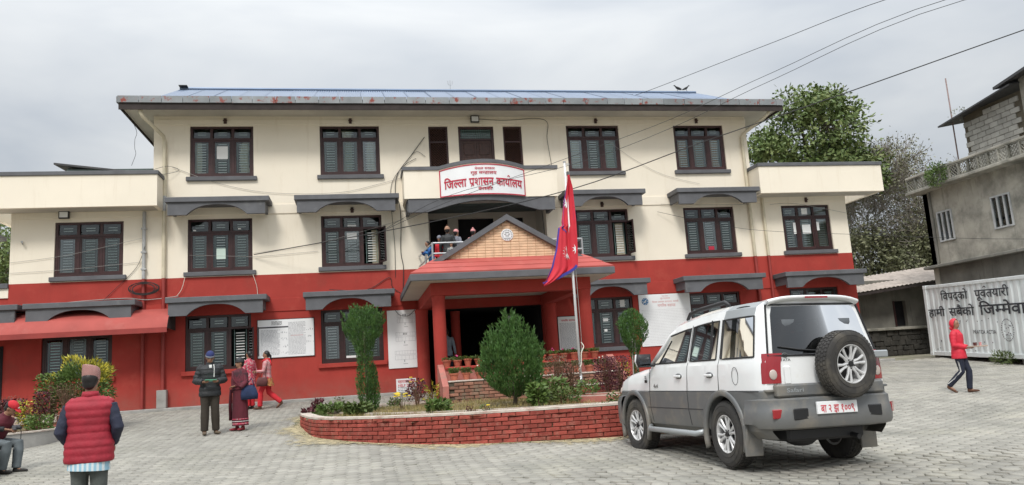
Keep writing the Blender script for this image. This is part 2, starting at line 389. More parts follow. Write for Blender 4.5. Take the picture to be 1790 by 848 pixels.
def text_layout(toks, off=0.0):
    """toks: a plain string or a list; 'X/' half form of X, '+s' slanted lower stroke on the last letter, '+r' hook above it"""
    V, F = [], []; x = 0; tk = -1
    for t in toks:
        tk += 1; z = (tk % 3) * .0012
        if t == ' ': x += .32; continue
        if t == '+s':
            o = len(V); a = x - .16
            V += [(a - .26, -.03, z), (a - .19, -.10, z), (a + .02, .17, z), (a - .03, .22, z)]; F.append((o, o + 1, o + 2, o + 3)); continue
        if t == '+r':
            o = len(V); n = 7; cx, cy = x - .10, .80
            for i in range(n):
                an = PI * 1.15 * i / (n - 1) - .3
                for r_ in (.07, .15): V.append((cx + r_ * math.cos(an), cy + r_ * math.sin(an), z))
            for i in range(n - 1): F.append((o + 2 * i, o + 2 * i + 1, o + 2 * i + 3, o + 2 * i + 2))
            continue
        half = t.endswith('/') and len(t) > 1
        vs_, fs, a = glyph(t[0] if half else t, off)
        if half:
            cut = a * .66
            me = bpy.data.meshes.new('c'); me.from_pydata([(v[0], v[1], 0) for v in vs_], [], fs)
            b = bmesh.new(); b.from_mesh(me)
            bmesh.ops.bisect_plane(b, geom=b.verts[:] + b.edges[:] + b.faces[:], plane_co=(cut, 0, 0), plane_no=(1, 0, 0), clear_outer=True)
            b.to_mesh(me); b.free()
            vs_ = [tuple(v.co[:2]) for v in me.vertices]; fs = [tuple(p_.vertices) for p_ in me.polygons]; bpy.data.meshes.remove(me)
            a = cut - .02
        o = len(V); V += [(v[0] + x, v[1], z) for v in vs_]; F += [tuple(i + o for i in f) for f in fs]; x += a
    return V, F, x
def lettering(mb, toks, cx, cz, w, h=None, off=.012, fn=None, nrm=(0, -1, 0)):
    """write centred at (cx,cz) with total width w (and glyph scale h) into mb; fn maps (u,v) to a 3-D point"""
    V, F, tot = text_layout(toks, off)
    s = w / tot; sy = s if h is None else h / .73
    u0 = cx - w / 2
    mb.add([Vector(fn(u0 + v[0] * s, cz + (v[1] - .36) * sy)) + Vector(nrm) * v[2] for v in V], F)

# ================================================================== SETTING
CAMP = np.array([0, -24.0, 1.6]); _R3 = np.array([_r, _u, _b])
def pix(P):
    """camera test used only to leave out pieces that no picture would show"""
    q = (np.atleast_2d(P) - CAMP) @ _R3.T
    z = np.maximum(-q[:, 2], .01); ok = -q[:, 2] > .3
    return 895 + 1350 * q[:, 0] / z, 424 - 1350 * q[:, 1] / z, z, ok

# ground sheet to the horizon
g = MB(); xs = [-900, -200, -60, -30, -20, -14, -10, -6, -2, 2, 6, 10, 14, 18, 22, 28, 40, 80, 200, 900]
ys = [-300, -80, -40, -30, -24, -20, -16, -14, -12, -10.5, -9, -7.5, -6, -4.5, -3, -1.6, -.8, 0, 4, 10, 30, 80, 300, 900]
g.grid([[(x, y, zg(x, y) - .05) for x in xs] for y in ys])
g.build('ground', 'earth', smooth=True, kind='structure')
# paved yard: bedding sheet, the nearest pavers one by one, the rest joined
pv = MB(); xs = np.linspace(-16, 26, 43); ys = np.linspace(-27, -.55, 54)
pv.grid([[(x, y, zg(x, y) - .012) for x in xs] for y in ys])
pave = pv.build('pavement', 'ground', smooth=True, kind='structure')
A = .112; DX = 1.5 * A + .0045; DY = math.sqrt(3) * A + .005
ci, cj = np.meshgrid(np.arange(-100, 165), np.arange(0, 142), indexing='ij')
cx = ci.ravel() * DX; cy = -27 + cj.ravel() * DY + (ci.ravel() % 2) * DY / 2
sel = cy < -.62; cx, cy = cx[sel], cy[sel]
cz = np.interp(cy, _ys, _zs)
px, py, dz, ok = pix(np.stack([cx, cy, cz], 1))
sel = ok & (px > -520) & (px < 2310) & (py < 1150); cx, cy, cz, px, py, dz = [a[sel] for a in (cx, cy, cz, px, py, dz)]
inf = (px > 0) & (px < 1790) & (py < 848)
order = np.argsort(np.where(inf, dz, 1e6)); near = np.zeros(len(cx), bool); near[order[:290]] = True
def hexes(cx, cy, cz, seed):
    k = len(cx); r_ = np.random.RandomState(seed)
    # hexagon with clipped corners: twelve points round
    c6 = np.arange(6) * PI / 3; CX, CY = np.cos(c6), np.sin(c6); f_ = .13
    hx, hy = [], []
    for i in range(6):
        for t in (f_, 1 - f_):
            hx.append(CX[i] * (1 - t) + CX[(i + 1) % 6] * t); hy.append(CY[i] * (1 - t) + CY[(i + 1) % 6] * t)
    hx, hy = np.array(hx), np.array(hy)
    tx = r_.normal(0, .010, k); ty = r_.normal(0, .010, k); h = r_.normal(0, .0018, k)
    h += .004 * np.sin(cx * 1.3 + cy * .7) + .003 * np.sin(cy * 2.1 - cx * .6)
    V = np.zeros((k, 36, 3)); slope = (np.interp(cy + .05, _ys, _zs) - np.interp(cy - .05, _ys, _zs)) / .1
    for ring, (rad, dzz) in enumerate(((A - .006, 0.), (A - .001, -.006), (A - .001, -.03))):
        X = hx[None] * rad; Y = hy[None] * rad; s_ = slice(ring * 12, ring * 12 + 12)
        V[:, s_, 0] = X + cx[:, None]; V[:, s_, 1] = Y + cy[:, None]; V[:, s_, 2] = cz[:, None] + h[:, None] + X * tx[:, None] + Y * (ty + slope)[:, None] + dzz
    f = [(0, 1, 2, 3), (0, 3, 4, 11), (11, 4, 5, 10), (10, 5, 6, 9), (9, 6, 7, 8)] + [(i, 12 + i, 12 + (i + 1) % 12, (i + 1) % 12) for i in range(12)] + [(12 + i, 24 + i, 24 + (i + 1) % 12, 12 + (i + 1) % 12) for i in range(12)]
    F = (np.array(f)[None] + (np.arange(k) * 36)[:, None, None]).reshape(-1, 4)
    return V.reshape(-1, 3), F, np.repeat(r_.rand(k), len(f))
V, F, ra = hexes(cx[~near], cy[~near], cz[~near], 3)
o = link(qmesh('paver_field', V, F, 'paver', rnd_attr=ra), 'paver_field', pave, False, kind='stuff')
V, F, ra = hexes(np.zeros(1), np.zeros(1), np.zeros(1), 5)
pms = []
for q in range(8):
    pms.append(qmesh('paver', V, F, 'paver', rnd_attr=np.full(len(F), (q + .5) / 8)))
for i in np.nonzero(near)[0]:
    o = link(pms[rnd.randrange(8)], 'paver', pave, False)
    o.location = (cx[i], cy[i], cz[i] + rnd.gauss(0, .0025) + .004 * math.sin(cx[i] * 1.3 + cy[i] * .7) + .003 * math.sin(cy[i] * 2.1 - cx[i] * .6))
    o.rotation_euler = (rnd.gauss(0.03, .012), rnd.gauss(0, .012), rnd.choice((0, 1, 2)) * PI / 3)
# cement apron along the foot of the wall
ap = MB(); ap.bbox(-14, 1.6, -.62, -.0, .9, 1.115, .012); ap.build('apron', 'apron', kind='structure')
MB().bbox(6.3, 17.6, -.62, -.0, .9, 1.115, .012).build('apron', 'apron', kind='structure')

# ================================================================== MAIN BUILDING
BX = 3.845
bld = thing('office_building', 'long three-storey office building, cream above and red below, with a blue corrugated roof', 'building', (BX, 0, 1.1))
def wallgrid(name, x0, x1, z0, z1, ops, y0, y1, m, parent=bld):
    mb = MB(); X = sorted({x0, x1, *[o_[0] for o_ in ops], *[o_[1] for o_ in ops]}); Z = sorted({z0, z1, *[o_[2] for o_ in ops], *[o_[3] for o_ in ops]})
    X = [x for x in X if x0 <= x <= x1]; Z = [z for z in Z if z0 <= z <= z1]
    vi = {}; vs_ = []; fs = []
    solid = {}
    for i in range(len(X) - 1):
        for j in range(len(Z) - 1):
            mx, mz = (X[i] + X[i + 1]) / 2, (Z[j] + Z[j + 1]) / 2
            solid[i, j] = not any(a < mx < b and c < mz < d for a, b, c, d in ops)
    def v(i, j, k):
        key = (i, j, k)
        if key not in vi: vi[key] = len(vs_); vs_.append((X[i], (y0, y1)[k], Z[j]))
        return vi[key]
    for (i, j), s_ in solid.items():
        if not s_: continue
        fs.append((v(i, j, 0), v(i + 1, j, 0), v(i + 1, j + 1, 0), v(i, j + 1, 0))); fs.append((v(i, j, 1), v(i, j + 1, 1), v(i + 1, j + 1, 1), v(i + 1, j, 1)))
        if not solid.get((i - 1, j)): fs.append((v(i, j, 0), v(i, j + 1, 0), v(i, j + 1, 1), v(i, j, 1)))
        if not solid.get((i + 1, j)): fs.append((v(i + 1, j, 0), v(i + 1, j, 1), v(i + 1, j + 1, 1), v(i + 1, j + 1, 0)))
        if not solid.get((i, j - 1)): fs.append((v(i, j, 0), v(i, j, 1), v(i + 1, j, 1), v(i + 1, j, 0)))
        if not solid.get((i, j + 1)): fs.append((v(i, j + 1, 0), v(i + 1, j + 1, 0), v(i + 1, j + 1, 1), v(i, j + 1, 1)))
    mb.add(vs_, fs); return mb.build(name, m, parent)
WW, WH = .92, 1.60
W3 = [(-3.985, 7.885), (-.155, 7.885), (7.85, 7.89), (11.665, 7.89)]
W2 = [(-7.65, 4.99), (-4.04, 4.99), (-.18, 5.0), (7.92, 5.0), (11.73, 4.99), (15.36, 4.98)]
W1 = [(-7.9, 2.09), (-4.1, 2.10), (-.25, 2.09), (7.82, 2.08), (11.62, 2.08), (15.3, 2.08)]
op = lambda l: [(x - WW, x + WW, z, z + WH) for x, z in l]
XL, XR, UL, UR = -9.72, 16.95, -5.93, 13.45
wallgrid('upper_wall', UL, UR, 7.3, 9.80, op(W3) + [(2.33, 2.96, 7.3, 9.47), (3.30, 4.47, 7.3, 9.47), (4.78, 5.41, 7.3, 9.47)], 0, .25, 'cream')
wallgrid('middle_wall', XL, XR, 4.84, 7.3, op(W2) + [(2.2, 6.03, 4.84, 6.95)], 0, .25, 'cream')
wallgrid('lower_wall', XL, XR, 1.0, 4.84, op(W1) + [(2.0, 5.72, 1.0, 3.56), (2.2, 6.03, 4.3, 4.84)], 0, .25, 'red')
for nm, b, m in (('side_wall', (XL, XL + .25, .25, 9, 4.84, 6.9), 'cream'), ('side_wall', (XL, XL + .25, .25, 9, 1, 4.84), 'red'),
                 ('side_wall', (XR - .25, XR, .25, 9, 4.84, 6.9), 'cream'), ('side_wall', (XR - .25, XR, .25, 9, 1, 4.84), 'red'),
                 ('side_wall', (UL, UL + .25, .25, 9, 7.3, 9.8), 'cream'), ('side_wall', (UR - .25, UR, .25, 9, 7.3, 9.8), 'cream'),
                 ('back_wall', (XL, XR, 9, 9.25, 1, 6.9), 'cream'), ('back_wall', (UL, UR, 9, 9.25, 7.3, 9.8), 'cream'),
                 ('floor_slab', (XL + .25, XR - .25, .26, 8.99, 6.9, 7.29), 'room'), ('floor_slab', (XL + .25, 2.2, .26, 8.99, 4.05, 4.25), 'room'), ('floor_slab', (6.03, XR - .25, .26, 8.99, 4.05, 4.25), 'room'), ('floor_slab', (2.2, 6.03, 1.9, 8.99, 4.05, 4.25), 'room'),
                 ('partition', (XL + .25, 2.18, 3.2, 3.3, 1.1, 4.04), 'room'), ('partition', (5.8, XR - .25, 3.2, 3.3, 1.1, 4.04), 'room'),
                 ('partition', (XL + .25, 2.1, 3.2, 3.3, 4.26, 6.89), 'room'), ('partition', (6.15, XR - .25, 3.2, 3.3, 4.26, 6.89), 'room'),
                 ('partition', (UL + .25, UR - .25, 3.2, 3.3, 7.3, 9.7), 'room')):
    MB().box(*b).build(nm, m, bld)
# bands where each storey steps forward a little
for x0, x1, z0, z1, m in ((XL, 2.2, 6.70, 7.0, 'cream'), (6.03, XR, 6.70, 7.0, 'cream'), (UL, UR, 9.52, 9.70, 'cream'), (XL - .01, 1.7, 3.72, 4.12, 'red'), (6.0, XR + .03, 3.72, 4.12, 'red')):
    MB().bbox(x0, x1, -.028, .0, z0, z1, .008).build('plaster_band', m, bld)
# entrance hall, loggia
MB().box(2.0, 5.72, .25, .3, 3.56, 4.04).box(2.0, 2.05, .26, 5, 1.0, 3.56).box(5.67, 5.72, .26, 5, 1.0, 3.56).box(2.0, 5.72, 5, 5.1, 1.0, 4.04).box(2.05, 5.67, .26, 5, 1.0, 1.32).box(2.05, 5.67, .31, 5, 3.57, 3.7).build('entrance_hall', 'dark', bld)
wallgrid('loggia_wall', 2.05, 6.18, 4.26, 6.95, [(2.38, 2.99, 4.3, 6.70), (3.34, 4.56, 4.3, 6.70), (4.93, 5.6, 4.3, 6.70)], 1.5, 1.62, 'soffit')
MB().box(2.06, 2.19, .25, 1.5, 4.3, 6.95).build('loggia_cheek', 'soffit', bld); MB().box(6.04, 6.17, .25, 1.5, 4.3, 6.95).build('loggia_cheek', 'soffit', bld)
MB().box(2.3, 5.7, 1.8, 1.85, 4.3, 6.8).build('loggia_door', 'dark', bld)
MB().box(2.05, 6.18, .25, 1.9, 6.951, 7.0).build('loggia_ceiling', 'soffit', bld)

# ---- windows
def frame_mesh():
    m = MB(); b = .004
    y0, y1 = .05, .13
    m.bbox(-WW, -WW + .075, y0, y1, 0, WH, b).bbox(WW - .075, WW, y0, y1, 0, WH, b).bbox(-WW + .075, WW - .075, y0, y1, 0, .075, b).bbox(-WW + .075, WW - .075, y0, y1, WH - .07, WH, b)
    for x in (-.31, .31): m.bbox(x - .042, x + .042, y0 + .002, y1, .075, WH - .07, b)
    m.bbox(-WW + .075, WW - .075, y0 - .004, y1 - .004, 1.165, 1.235, b)
    return m.mesh('window', 'wood')
def casement_mesh(w, hh=1.09, name='casement'):
    """origin at its lower left corner"""
    m = MB(); b = .003
    m.bbox(0, .05, .06, .10, 0, hh, b).bbox(w - .05, w, .06, .10, 0, hh, b).bbox(.05, w - .05, .06, .10, 0, .06, b).bbox(.05, w - .05, .06, .10, hh - .055, hh, b)
    return m.mesh(name, 'wood')
FM = frame_mesh()
CW = [(-WW + .075, .493), (-.268, .536), (.352, .493)]
CM = [casement_mesh(w) for _, w in CW]
PBS = [[MB().box(.045, w - .045, .078, .082, .055, 1.04).mesh('pane', g_) for _, w in CW] for g_ in ('glass', 'glass2', 'glass3')]
PS = MB().box(-.235, .235, .075, .08, 1.24, 1.525).mesh('pane', 'glass')
def grille_mesh():
    m = MB()
    for k, (x0, w) in enumerate(CW):
        c = x0 + w / 2
        for s in (-1, 1): m.box(c + s * .168 - .007, c + s * .168 + .007, .122, .132, .1, 1.15)
        for i in range(4): m.box(c - .168, c + .168, .123, .130, .14 + i * .3, .152 + i * .3)
        if k == 1:      # scrolls beside the middle light
            for s in (-1, 1):
                for zc in (.3, .95):
                    pts = [(c + s * (.19 + .05 * math.sin(a)), .15, zc + .08 * math.cos(a)) for a in np.linspace(0, PI, 7)]
                    m.tube(pts, .007, 5)
    return m.mesh('grille', 'teal')
def bars_mesh():
    m = MB()
    for k, (x0, w) in enumerate(CW):
        c = x0 + w / 2
        for i in range(12): m.box(c - .122, c + .122, .112, .120, .150 + i * .0805, .174 + i * .0805)
        for i in range(2): m.box(c - .122, c + .122, .112, .120, 1.345 + i * .075, 1.363 + i * .075)
    return m.mesh('grille_bars', 'bar')
GM, BM = grille_mesh(), bars_mesh()
SM = MB().bbox(-WW - .1, WW + .1, -.09, .05, -.13, 0, .012).mesh('sill', 'grey')
SMR = MB().bbox(-WW - .1, WW + .1, -.09, .05, -.13, 0, .012).mesh('sill', 'red')
def curtain_mesh(x0, x1, z0, z1, m='curtain', sway=.0, y=.22):
    mb = MB(); n = 22; rows = []
    for j in range(8):
        t = j / 7; r_ = []
        for i in range(n + 1):
            u = i / n; w = (x1 - x0) * (1 - .35 * math.sin(t * PI) * abs(sway))
            r_.append((x0 + u * w + sway * .12 * math.sin(t * PI), y + .022 * math.sin(u * 34) + .008 * math.sin(u * 71 + t * 3), z0 + (z1 - z0) * (1 - t)))
        rows.append(r_)
    mb.grid(rows); return mb.mesh('curtain', m, True)
def window(x, z, sill='grey', open_=None, curtains=(), papers=(), ang=75):
    w = link(FM, 'window', bld, False, loc=(x - BX, 0, z - 1.1))
    for k in range(3):
        c = link(CM[k], 'casement', w, False, loc=(CW[k][0], 0, .075)); c.name = 'casement'
        p_ = link(PBS[rnd.choice((0, 0, 1, 2))][k], 'pane', w, False, loc=(CW[k][0], 0, .075))
        if open_ == k:   # swung outwards on its right-hand edge
            for q in (c, p_):
                q.matrix_local = Matrix.Translation((CW[k][0] + CW[k][1], .06, .075)) @ Matrix.Rotation(R(ang), 4, 'Z') @ Matrix.Translation((-CW[k][1], -.06, 0))
    for cxp in (-.58, 0, .58): link(PS, 'pane', w, False, loc=(cxp, 0, 0))
    link(GM, 'grille', w, False, kind='stuff'); link(BM, 'grille_bars', w, False, kind='stuff')
    link(SM if sill == 'grey' else SMR, 'sill', w, False)
    for cu in curtains: link(curtain_mesh(*cu), 'curtain', w, False)
    for (x0, x1, z0, z1, m) in papers: link(MB().box(x0, x1, .066, .074, z0, z1).mesh('paper_notice', m), 'paper_notice', w, False)
    return w
window(*W3[0], curtains=((.55, .84, .08, 1.15, 'curtain', -.5), (-.84, -.62, .08, 1.15, 'curtain', .3)), papers=((-.16, .16, .58, .98, 'paper'),))
window(*W3[1], curtains=((-.25, .05, .05, 1.5, 'curtain', .6), (.55, .85, .05, 1.15, 'curtain', -.4)))
window(*W3[2], curtains=((-.83, -.45, .05, 1.15, 'curtain', .3), (.45, .84, .05, 1.15, 'curtain', -.4)))
window(*W3[3], curtains=((-.8, -.4, .05, 1.15, 'curtain2', .3), (-.25, .2, .05, 1.15, 'curtain2', .2), (.4, .8, .05, 1.15, 'curtain2', -.3)))
window(*W2[0], papers=((.3, .36, .2, .26, 'paper'),))
window(*W2[1], papers=((-.12, .14, .38, .70, 'papergreen'), (-.78, -.70, 1.25, 1.29, 'paper'), (.5, .58, 1.27, 1.31, 'paper')))
window(*W2[2], open_=2, ang=112, curtains=((.6, .8, .05, 1.15, 'curtain', .2),), papers=((-.15, .15, .86, 1.06, 'paper'), (-.12, .14, 1.26, 1.31, 'paper')))
window(*W2[3], open_=2, ang=100, curtains=((.5, .78, .05, 1.15, 'curtain', .2),))
window(*W2[4], papers=((-.1, .1, .12, .26, 'signred'),))
window(*W2[5], papers=((-.16, .16, .60, .92, 'paper'), (-.12, .1, 1.28, 1.5, 'paper'), (-.5, -.38, .6, 1.0, 'paper'), (.4, .5, .7, 1.0, 'paper')))
window(*W1[0], 'red', open_=0, ang=0.1)
window(*W1[1], 'red', open_=2, ang=115)
window(*W1[2], 'red', papers=((-.2, .2, .09, .2, 'paper'),))
window(*W1[3], papers=((.5, .66, 1.27, 1.5, 'paper'), (-.12, .05, .83, .93, 'paper'), (-.1, .0, .5, .58, 'paper')))
window(*W1[4], 'red'); window(*W1[5], 'red')

# ---- sunshades (slab on an arched board)
def arch_board(x0, x1, z0, z1, arch, yb0, yb1):
    w = x1 - x0; c = (x0 + x1) / 2; fl = .19 * w; n = 14
    pts = [(x0, z1), (x0, z0), (x0 + fl, z0)]
    aw = w / 2 - fl
    for i in range(1, n):
        t = -1 + 2 * i / n
        pts.append((c + t * aw, z0 + arch * (1 - abs(t) ** 2.6) ** .9 + 0))
    pts += [(x1 - fl, z0), (x1, z0), (x1, z1)]
    mb = MB(); nn = len(pts)
    # quads between the top edge and the arch line keep the shading clean
    for yy in (yb0, yb1):
        row_t = [(p_[0], yy, z1) for p_ in pts[1:-1]]; row_b = [(p_[0], yy, p_[1]) for p_ in pts[1:-1]]
        mb.grid([row_b, row_t])
    mb.grid([[(p_[0], yb0, p_[1]) for p_ in pts[1:-1]], [(p_[0], yb1, p_[1]) for p_ in pts[1:-1]]])
    mb.grid([[(x0, yb0, z0), (x0, yb0, z1)], [(x0, yb1, z0), (x0, yb1, z1)]]); mb.grid([[(x1, yb0, z0), (x1, yb0, z1)], [(x1, yb1, z0), (x1, yb1, z1)]])
    return mb
def sunshade(x0, x1, zt, under='soffit', zb=None):
    s = MB().bbox(x0, x1, -.86, -.001, zt - .15, zt, .012).build('sunshade', 'grey', bld)
    zb = zb or zt - .52
    arch_board(x0 + .07, x1 - .12, zb, zt - .152, .30, -.80, -.70).build('arched_board', 'grey', s)
    MB().box(x0 + .07, x0 + .15, -.70, -.0, zb + .12, zt - .152).build('bracket', 'grey', s); MB().box(x1 - .2, x1 - .12, -.70, -.0, zb + .12, zt - .152).build('bracket', 'grey', s)
for x0, x1 in ((-5.42, -2.53), (-1.82, 1.27), (6.48, 9.20), (10.28, 13.24)): sunshade(x0, x1, 7.08)
for x0, x1 in ((-9.02, -6.16), (-5.38, -2.63), (-1.62, 1.03), (6.52, 9.09), (10.2, 13.1), (13.8, 16.82)): sunshade(x0, x1, 4.17)

# ---- side terraces
for x0, x1 in ((-10.5, -5.63), (13.3, 17.95)):
    MB().box(x0, x1, -.80, -.68, 6.86, 7.78).box(x0, x0 + .12, -.68, 9, 6.86, 7.78).box(x1 - .12, x1, -.68, 9 if x1 > 15 else -.03, 6.86, 7.78).build('terrace_parapet', 'cream', bld)
    MB().box(x0 + .12, x1 - .12, -.68, -.0, 6.88, 7.0).build('terrace_slab', 'soffit', bld)
    cp = MB().bbox(x0 - .03, x1 + .04, -.84, -.64, 7.78, 7.90, .012)
    if x1 > 15: cp.bbox(x1 - .16, x1 + .04, -.64, 9, 7.78, 7.90, .012).bbox(x0 - .03, x0 + .17, -.64, -.0, 7.78, 7.90, .012)
    else: cp.bbox(x0 - .03, x0 + .17, -.64, 9, 7.78, 7.90, .012).bbox(x1 - .16, x1 + .04, -.64, -.03, 7.78, 7.90, .012)
    cp.build('parapet_coping', 'grey', bld)
# low annexe at the far left
MB().box(-15, XL - .005, .04, 6, 1.0, 4.45).build('annexe_wall', 'red', bld)
MB().box(-15, XL - .005, .0, 6, 4.45, 4.72).build('annexe_parapet', 'cream', bld)
MB().bbox(-15, XL - .005, -.06, .2, 4.72, 4.86, .01).build('annexe_coping', 'grey', bld)
s = MB().bbox(-11.9, -9.14, -.86, -.001, 4.02, 4.17, .012).build('sunshade', 'grey', bld); arch_board(-11.85, -9.22, 3.66, 4.018, .28, -.80, -.70).build('arched_board', 'grey', s)
MB().box(-10.7, -9.80, .02, .06, 1.1, 3.1).build('side_door', 'dark', bld)
s = MB().bbox(-12.2, -10.3, .3, 1.2, 6.30, 6.42, .01).build('sunshade', 'grey', bld)

# ---- eaves, fascia, roof
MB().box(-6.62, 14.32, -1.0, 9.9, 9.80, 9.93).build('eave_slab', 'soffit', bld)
MB().box(-6.64, 14.34, -1.03, -1.001, 9.66, 9.86).build('fascia_board', 'board', bld); MB().box(-6.65, -6.621, -1.0, 9.9, 9.72, 9.9).build('fascia_board', 'board', bld); MB().box(14.321, 14.35, -1.0, 9.9, 9.72, 9.9).build('fascia_board', 'board', bld)
x = -6.67; k = 0
while x < 14.36:
    w = rnd.choice((.62, .68, .74, .58, .66)); x2 = min(x + w, 14.37)
    b_ = MB().box(x + .007, x2 - .007, -1.075 - .004 * (k % 2), -1.045, 9.862 - rnd.uniform(0, .012), 10.06).build('fascia_panel', 'tin', bld)
    x = x2; k += 1
for s_ in (0, 1):
    xx = -6.70 if s_ == 0 else 14.36
    for j in range(9):
        MB().box(xx, xx + .02, -1.04 + j * 1.2, -1.04 + j * 1.2 + 1.19, 9.87, 10.05).build('fascia_panel', 'tin', bld)
MB().box(-6.6, 14.3, -1.0, -.6, 9.935, 9.96).build('gutter', 'board', bld)
# corrugated sheets: front slope one by one, back slope joined
RX0, RX1, RY0, RZ0, RY1, RZ1 = -5.75, 12.98, -.92, 10.02, 2.6, 11.63
def sheet(w, rev=False, jit=0):
    n = int(w / .076) * 4; V_ = []
    for t in np.linspace(0, 1, 3):
        V_.append([(w * i / n, RY0 + (RY1 - RY0 + .08) * t if not rev else 9.6 - (9.6 - RY1) * t, (RZ0 if not rev else 9.98) + ((RZ1 - RZ0) if not rev else (RZ1 - 9.98)) * t * (1.02 if not rev else 1) + .017 * math.sin(i * PI / 2 + PI / 4)) for i in range(n + 1)])
    return MB().grid(V_)
sw = .76; n = int((RX1 - RX0) / sw) + 1; sw = (RX1 - RX0) / n
shm = sheet(sw + .03).mesh('roof_sheet', 'roofblue', True, recalc=False)
for i in range(n):
    o = link(shm, 'roof_sheet', bld, True); o.location = o.location + Vector((RX0 + i * sw, 0, rnd.uniform(0, .006) + .004 * (i % 2)))
MB.grid(mbk := MB(), [[(RX0, RY1, RZ1 - .02), (RX1, RY1, RZ1 - .02)], [(RX0, 9.6, 9.98), (RX1, 9.6, 9.98)]]); mbk.build('back_roof', 'roofblue', bld)
MB().prism([(RY0, RZ0 - .03), (RY1, RZ1 - .03), (9.6, 9.95)], RX0 + .05, RX0 + .1, 'yz').build('roof_end', 'roofblue', bld)
MB().prism([(RY0, RZ0 - .03), (RY1, RZ1 - .03), (9.6, 9.95)], RX1 - .1, RX1 - .05, 'yz').build('roof_end', 'roofblue', bld)
MB().tube([(RX0 - .02, RY1 + .03, RZ1 + .045), (RX1 + .02, RY1 + .03, RZ1 + .045)], .06, 8).build('ridge_cap', 'roofblue', bld)
MB().box(RX0 - .02, RX0 + .25, RY1 - .2, RY1 + .25, RZ1 + .08, RZ1 + .1).build('ridge_end_flap', 'roofdark', bld)
tr = MB().tube([(3.46, RY1, RZ1), (3.46, RY1, 11.95)], .012, 6)
tr.tube([(3.38, RY1, 12.04), (3.385, RY1, 11.93), (3.41, RY1, 11.89), (3.46, RY1, 11.88), (3.51, RY1, 11.89), (3.535, RY1, 11.93), (3.54, RY1, 12.04)], .011, 6).tube([(3.46, RY1, 11.88), (3.46, RY1, 12.07)], .011, 6)
tr.build('roof_trident', 'steel', bld)

# ---- pipes down the front
def pipe(name, pts, r_, m, parent=bld): return MB().tube(pts, r_, 10).build(name, m, parent, 'auto')
pipe('drain_pipe', [(-6.08, -.9, 9.72), (-6.08, -.9, 9.6), (-6.02, -.85, 9.5), (-5.62, -.2, 9.12), (-5.60, -.08, 8.98), (-5.60, -.08, 7.3)], .055, 'creampipe')
pipe('drain_pipe', [(-5.60, -.08, 6.85), (-5.60, -.08, 4.84)], .055, 'creampipe')
pipe('drain_pipe', [(-5.60, -.08, 4.84), (-5.60, -.08, 1.6)], .055, 'redpipe')
MB().bbox(-5.74, -5.48, -.2, -.0, 1.116, 1.62, .01).build('pipe_base', 'apron', bld)
MB().tube([(-5.60, -.08, 7.3), (-5.60, -.08, 6.85)], .053, 8).tube([(-5.72, -.06, 7.0), (-5.60, -.06, 6.8)], .04, 8).build('drain_pipe', 'greypipe', bld, 'auto')
pipe('drain_pipe', [(-6.15, -.07, 6.84), (-6.15, -.07, 4.84)], .05, 'greypipe')
pipe('drain_pipe', [(-6.15, -.07, 4.84), (-6.15, -.07, 1.12)], .05, 'redpipe')
for z in (6.3, 5.6, 5.1): MB().bbox(-6.22, -6.08, -.135, -.0, z, z + .05, .004).build('pipe_clip', 'greypipe', bld)
pipe('drain_pipe', [(13.9, -.9, 9.72), (13.86, -.88, 9.62), (13.75, -.75, 9.5), (13.25, -.12, 9.12), (13.22, -.08, 9.0), (13.22, -.08, 7.3), (13.22, -.08, 4.84)], .055, 'creampipe')
pipe('drain_pipe', [(13.22, -.08, 4.84), (13.22, -.08, 1.12)], .055, 'redpipe')
pipe('drain_pipe', [(13.72, -.08, 6.84), (13.72, -.08, 4.84)], .05, 'creampipe')
pipe('drain_pipe', [(13.72, -.08, 4.84), (13.72, -.08, 1.12)], .05, 'redpipe')

# ---- lamps, vents, camera and cables on the wall
def vent(x, z, y=0): MB().bbox(x - .045, x + .045, y - .05, y - .001, z - .11, z + .06, .01).bbox(x - .06, x + .06, y - .07, y - .04, z - .04, z + .0, .005).build('wall_vent', 'wood2', bld)
for x in (-3.88, -.12, 7.97, 11.6): vent(x, 9.66, -.028)
for x in (-.15, 7.95, 15.4): vent(x, 6.78, -.028)
def flood(x, z, lit, y=-.05):
    f_ = MB().bbox(x - .14, x + .14, y - .14, y - .05, z - .11, z + .11, .01).box(x - .02, x + .02, y - .05, -.001, z + .05, z + .1).build('flood_lamp', 'black', bld)
    MB().box(x - .11, x + .11, y - .145, y - .141, z - .08, z + .08).build('lamp_glass', 'signwhite', f_)
flood(-8.29, 6.78, 0); flood(3.85, 9.66, 0)
MB().tube([(-9.42, -.02, 6.05), (-9.36, -.16, 6.02)], .03, 8).tube([(-9.40, -.0, 5.98), (-9.40, -.08, 6.04)], .015, 6).build('security_camera', 'greypipe', bld)
def cable(pts, r_=.008, m='wire', name='cable'):
    # smooth sag through the given points
    out = []; n = len(pts)
    for i in range(n - 1):
        p0 = Vector(pts[max(i - 1, 0)]); p1 = Vector(pts[i]); p2 = Vector(pts[i + 1]); p3 = Vector(pts[min(i + 2, n - 1)])
        for k in range(6):
            t = k / 6
            out.append(.5 * ((2 * p1) + (-p0 + p2) * t + (2 * p0 - 5 * p1 + 4 * p2 - p3) * t * t + (-p0 + 3 * p1 - 3 * p2 + p3) * t ** 3))
    out.append(Vector(pts[-1])); return MB().tube(out, r_, 5)
Y = -.035
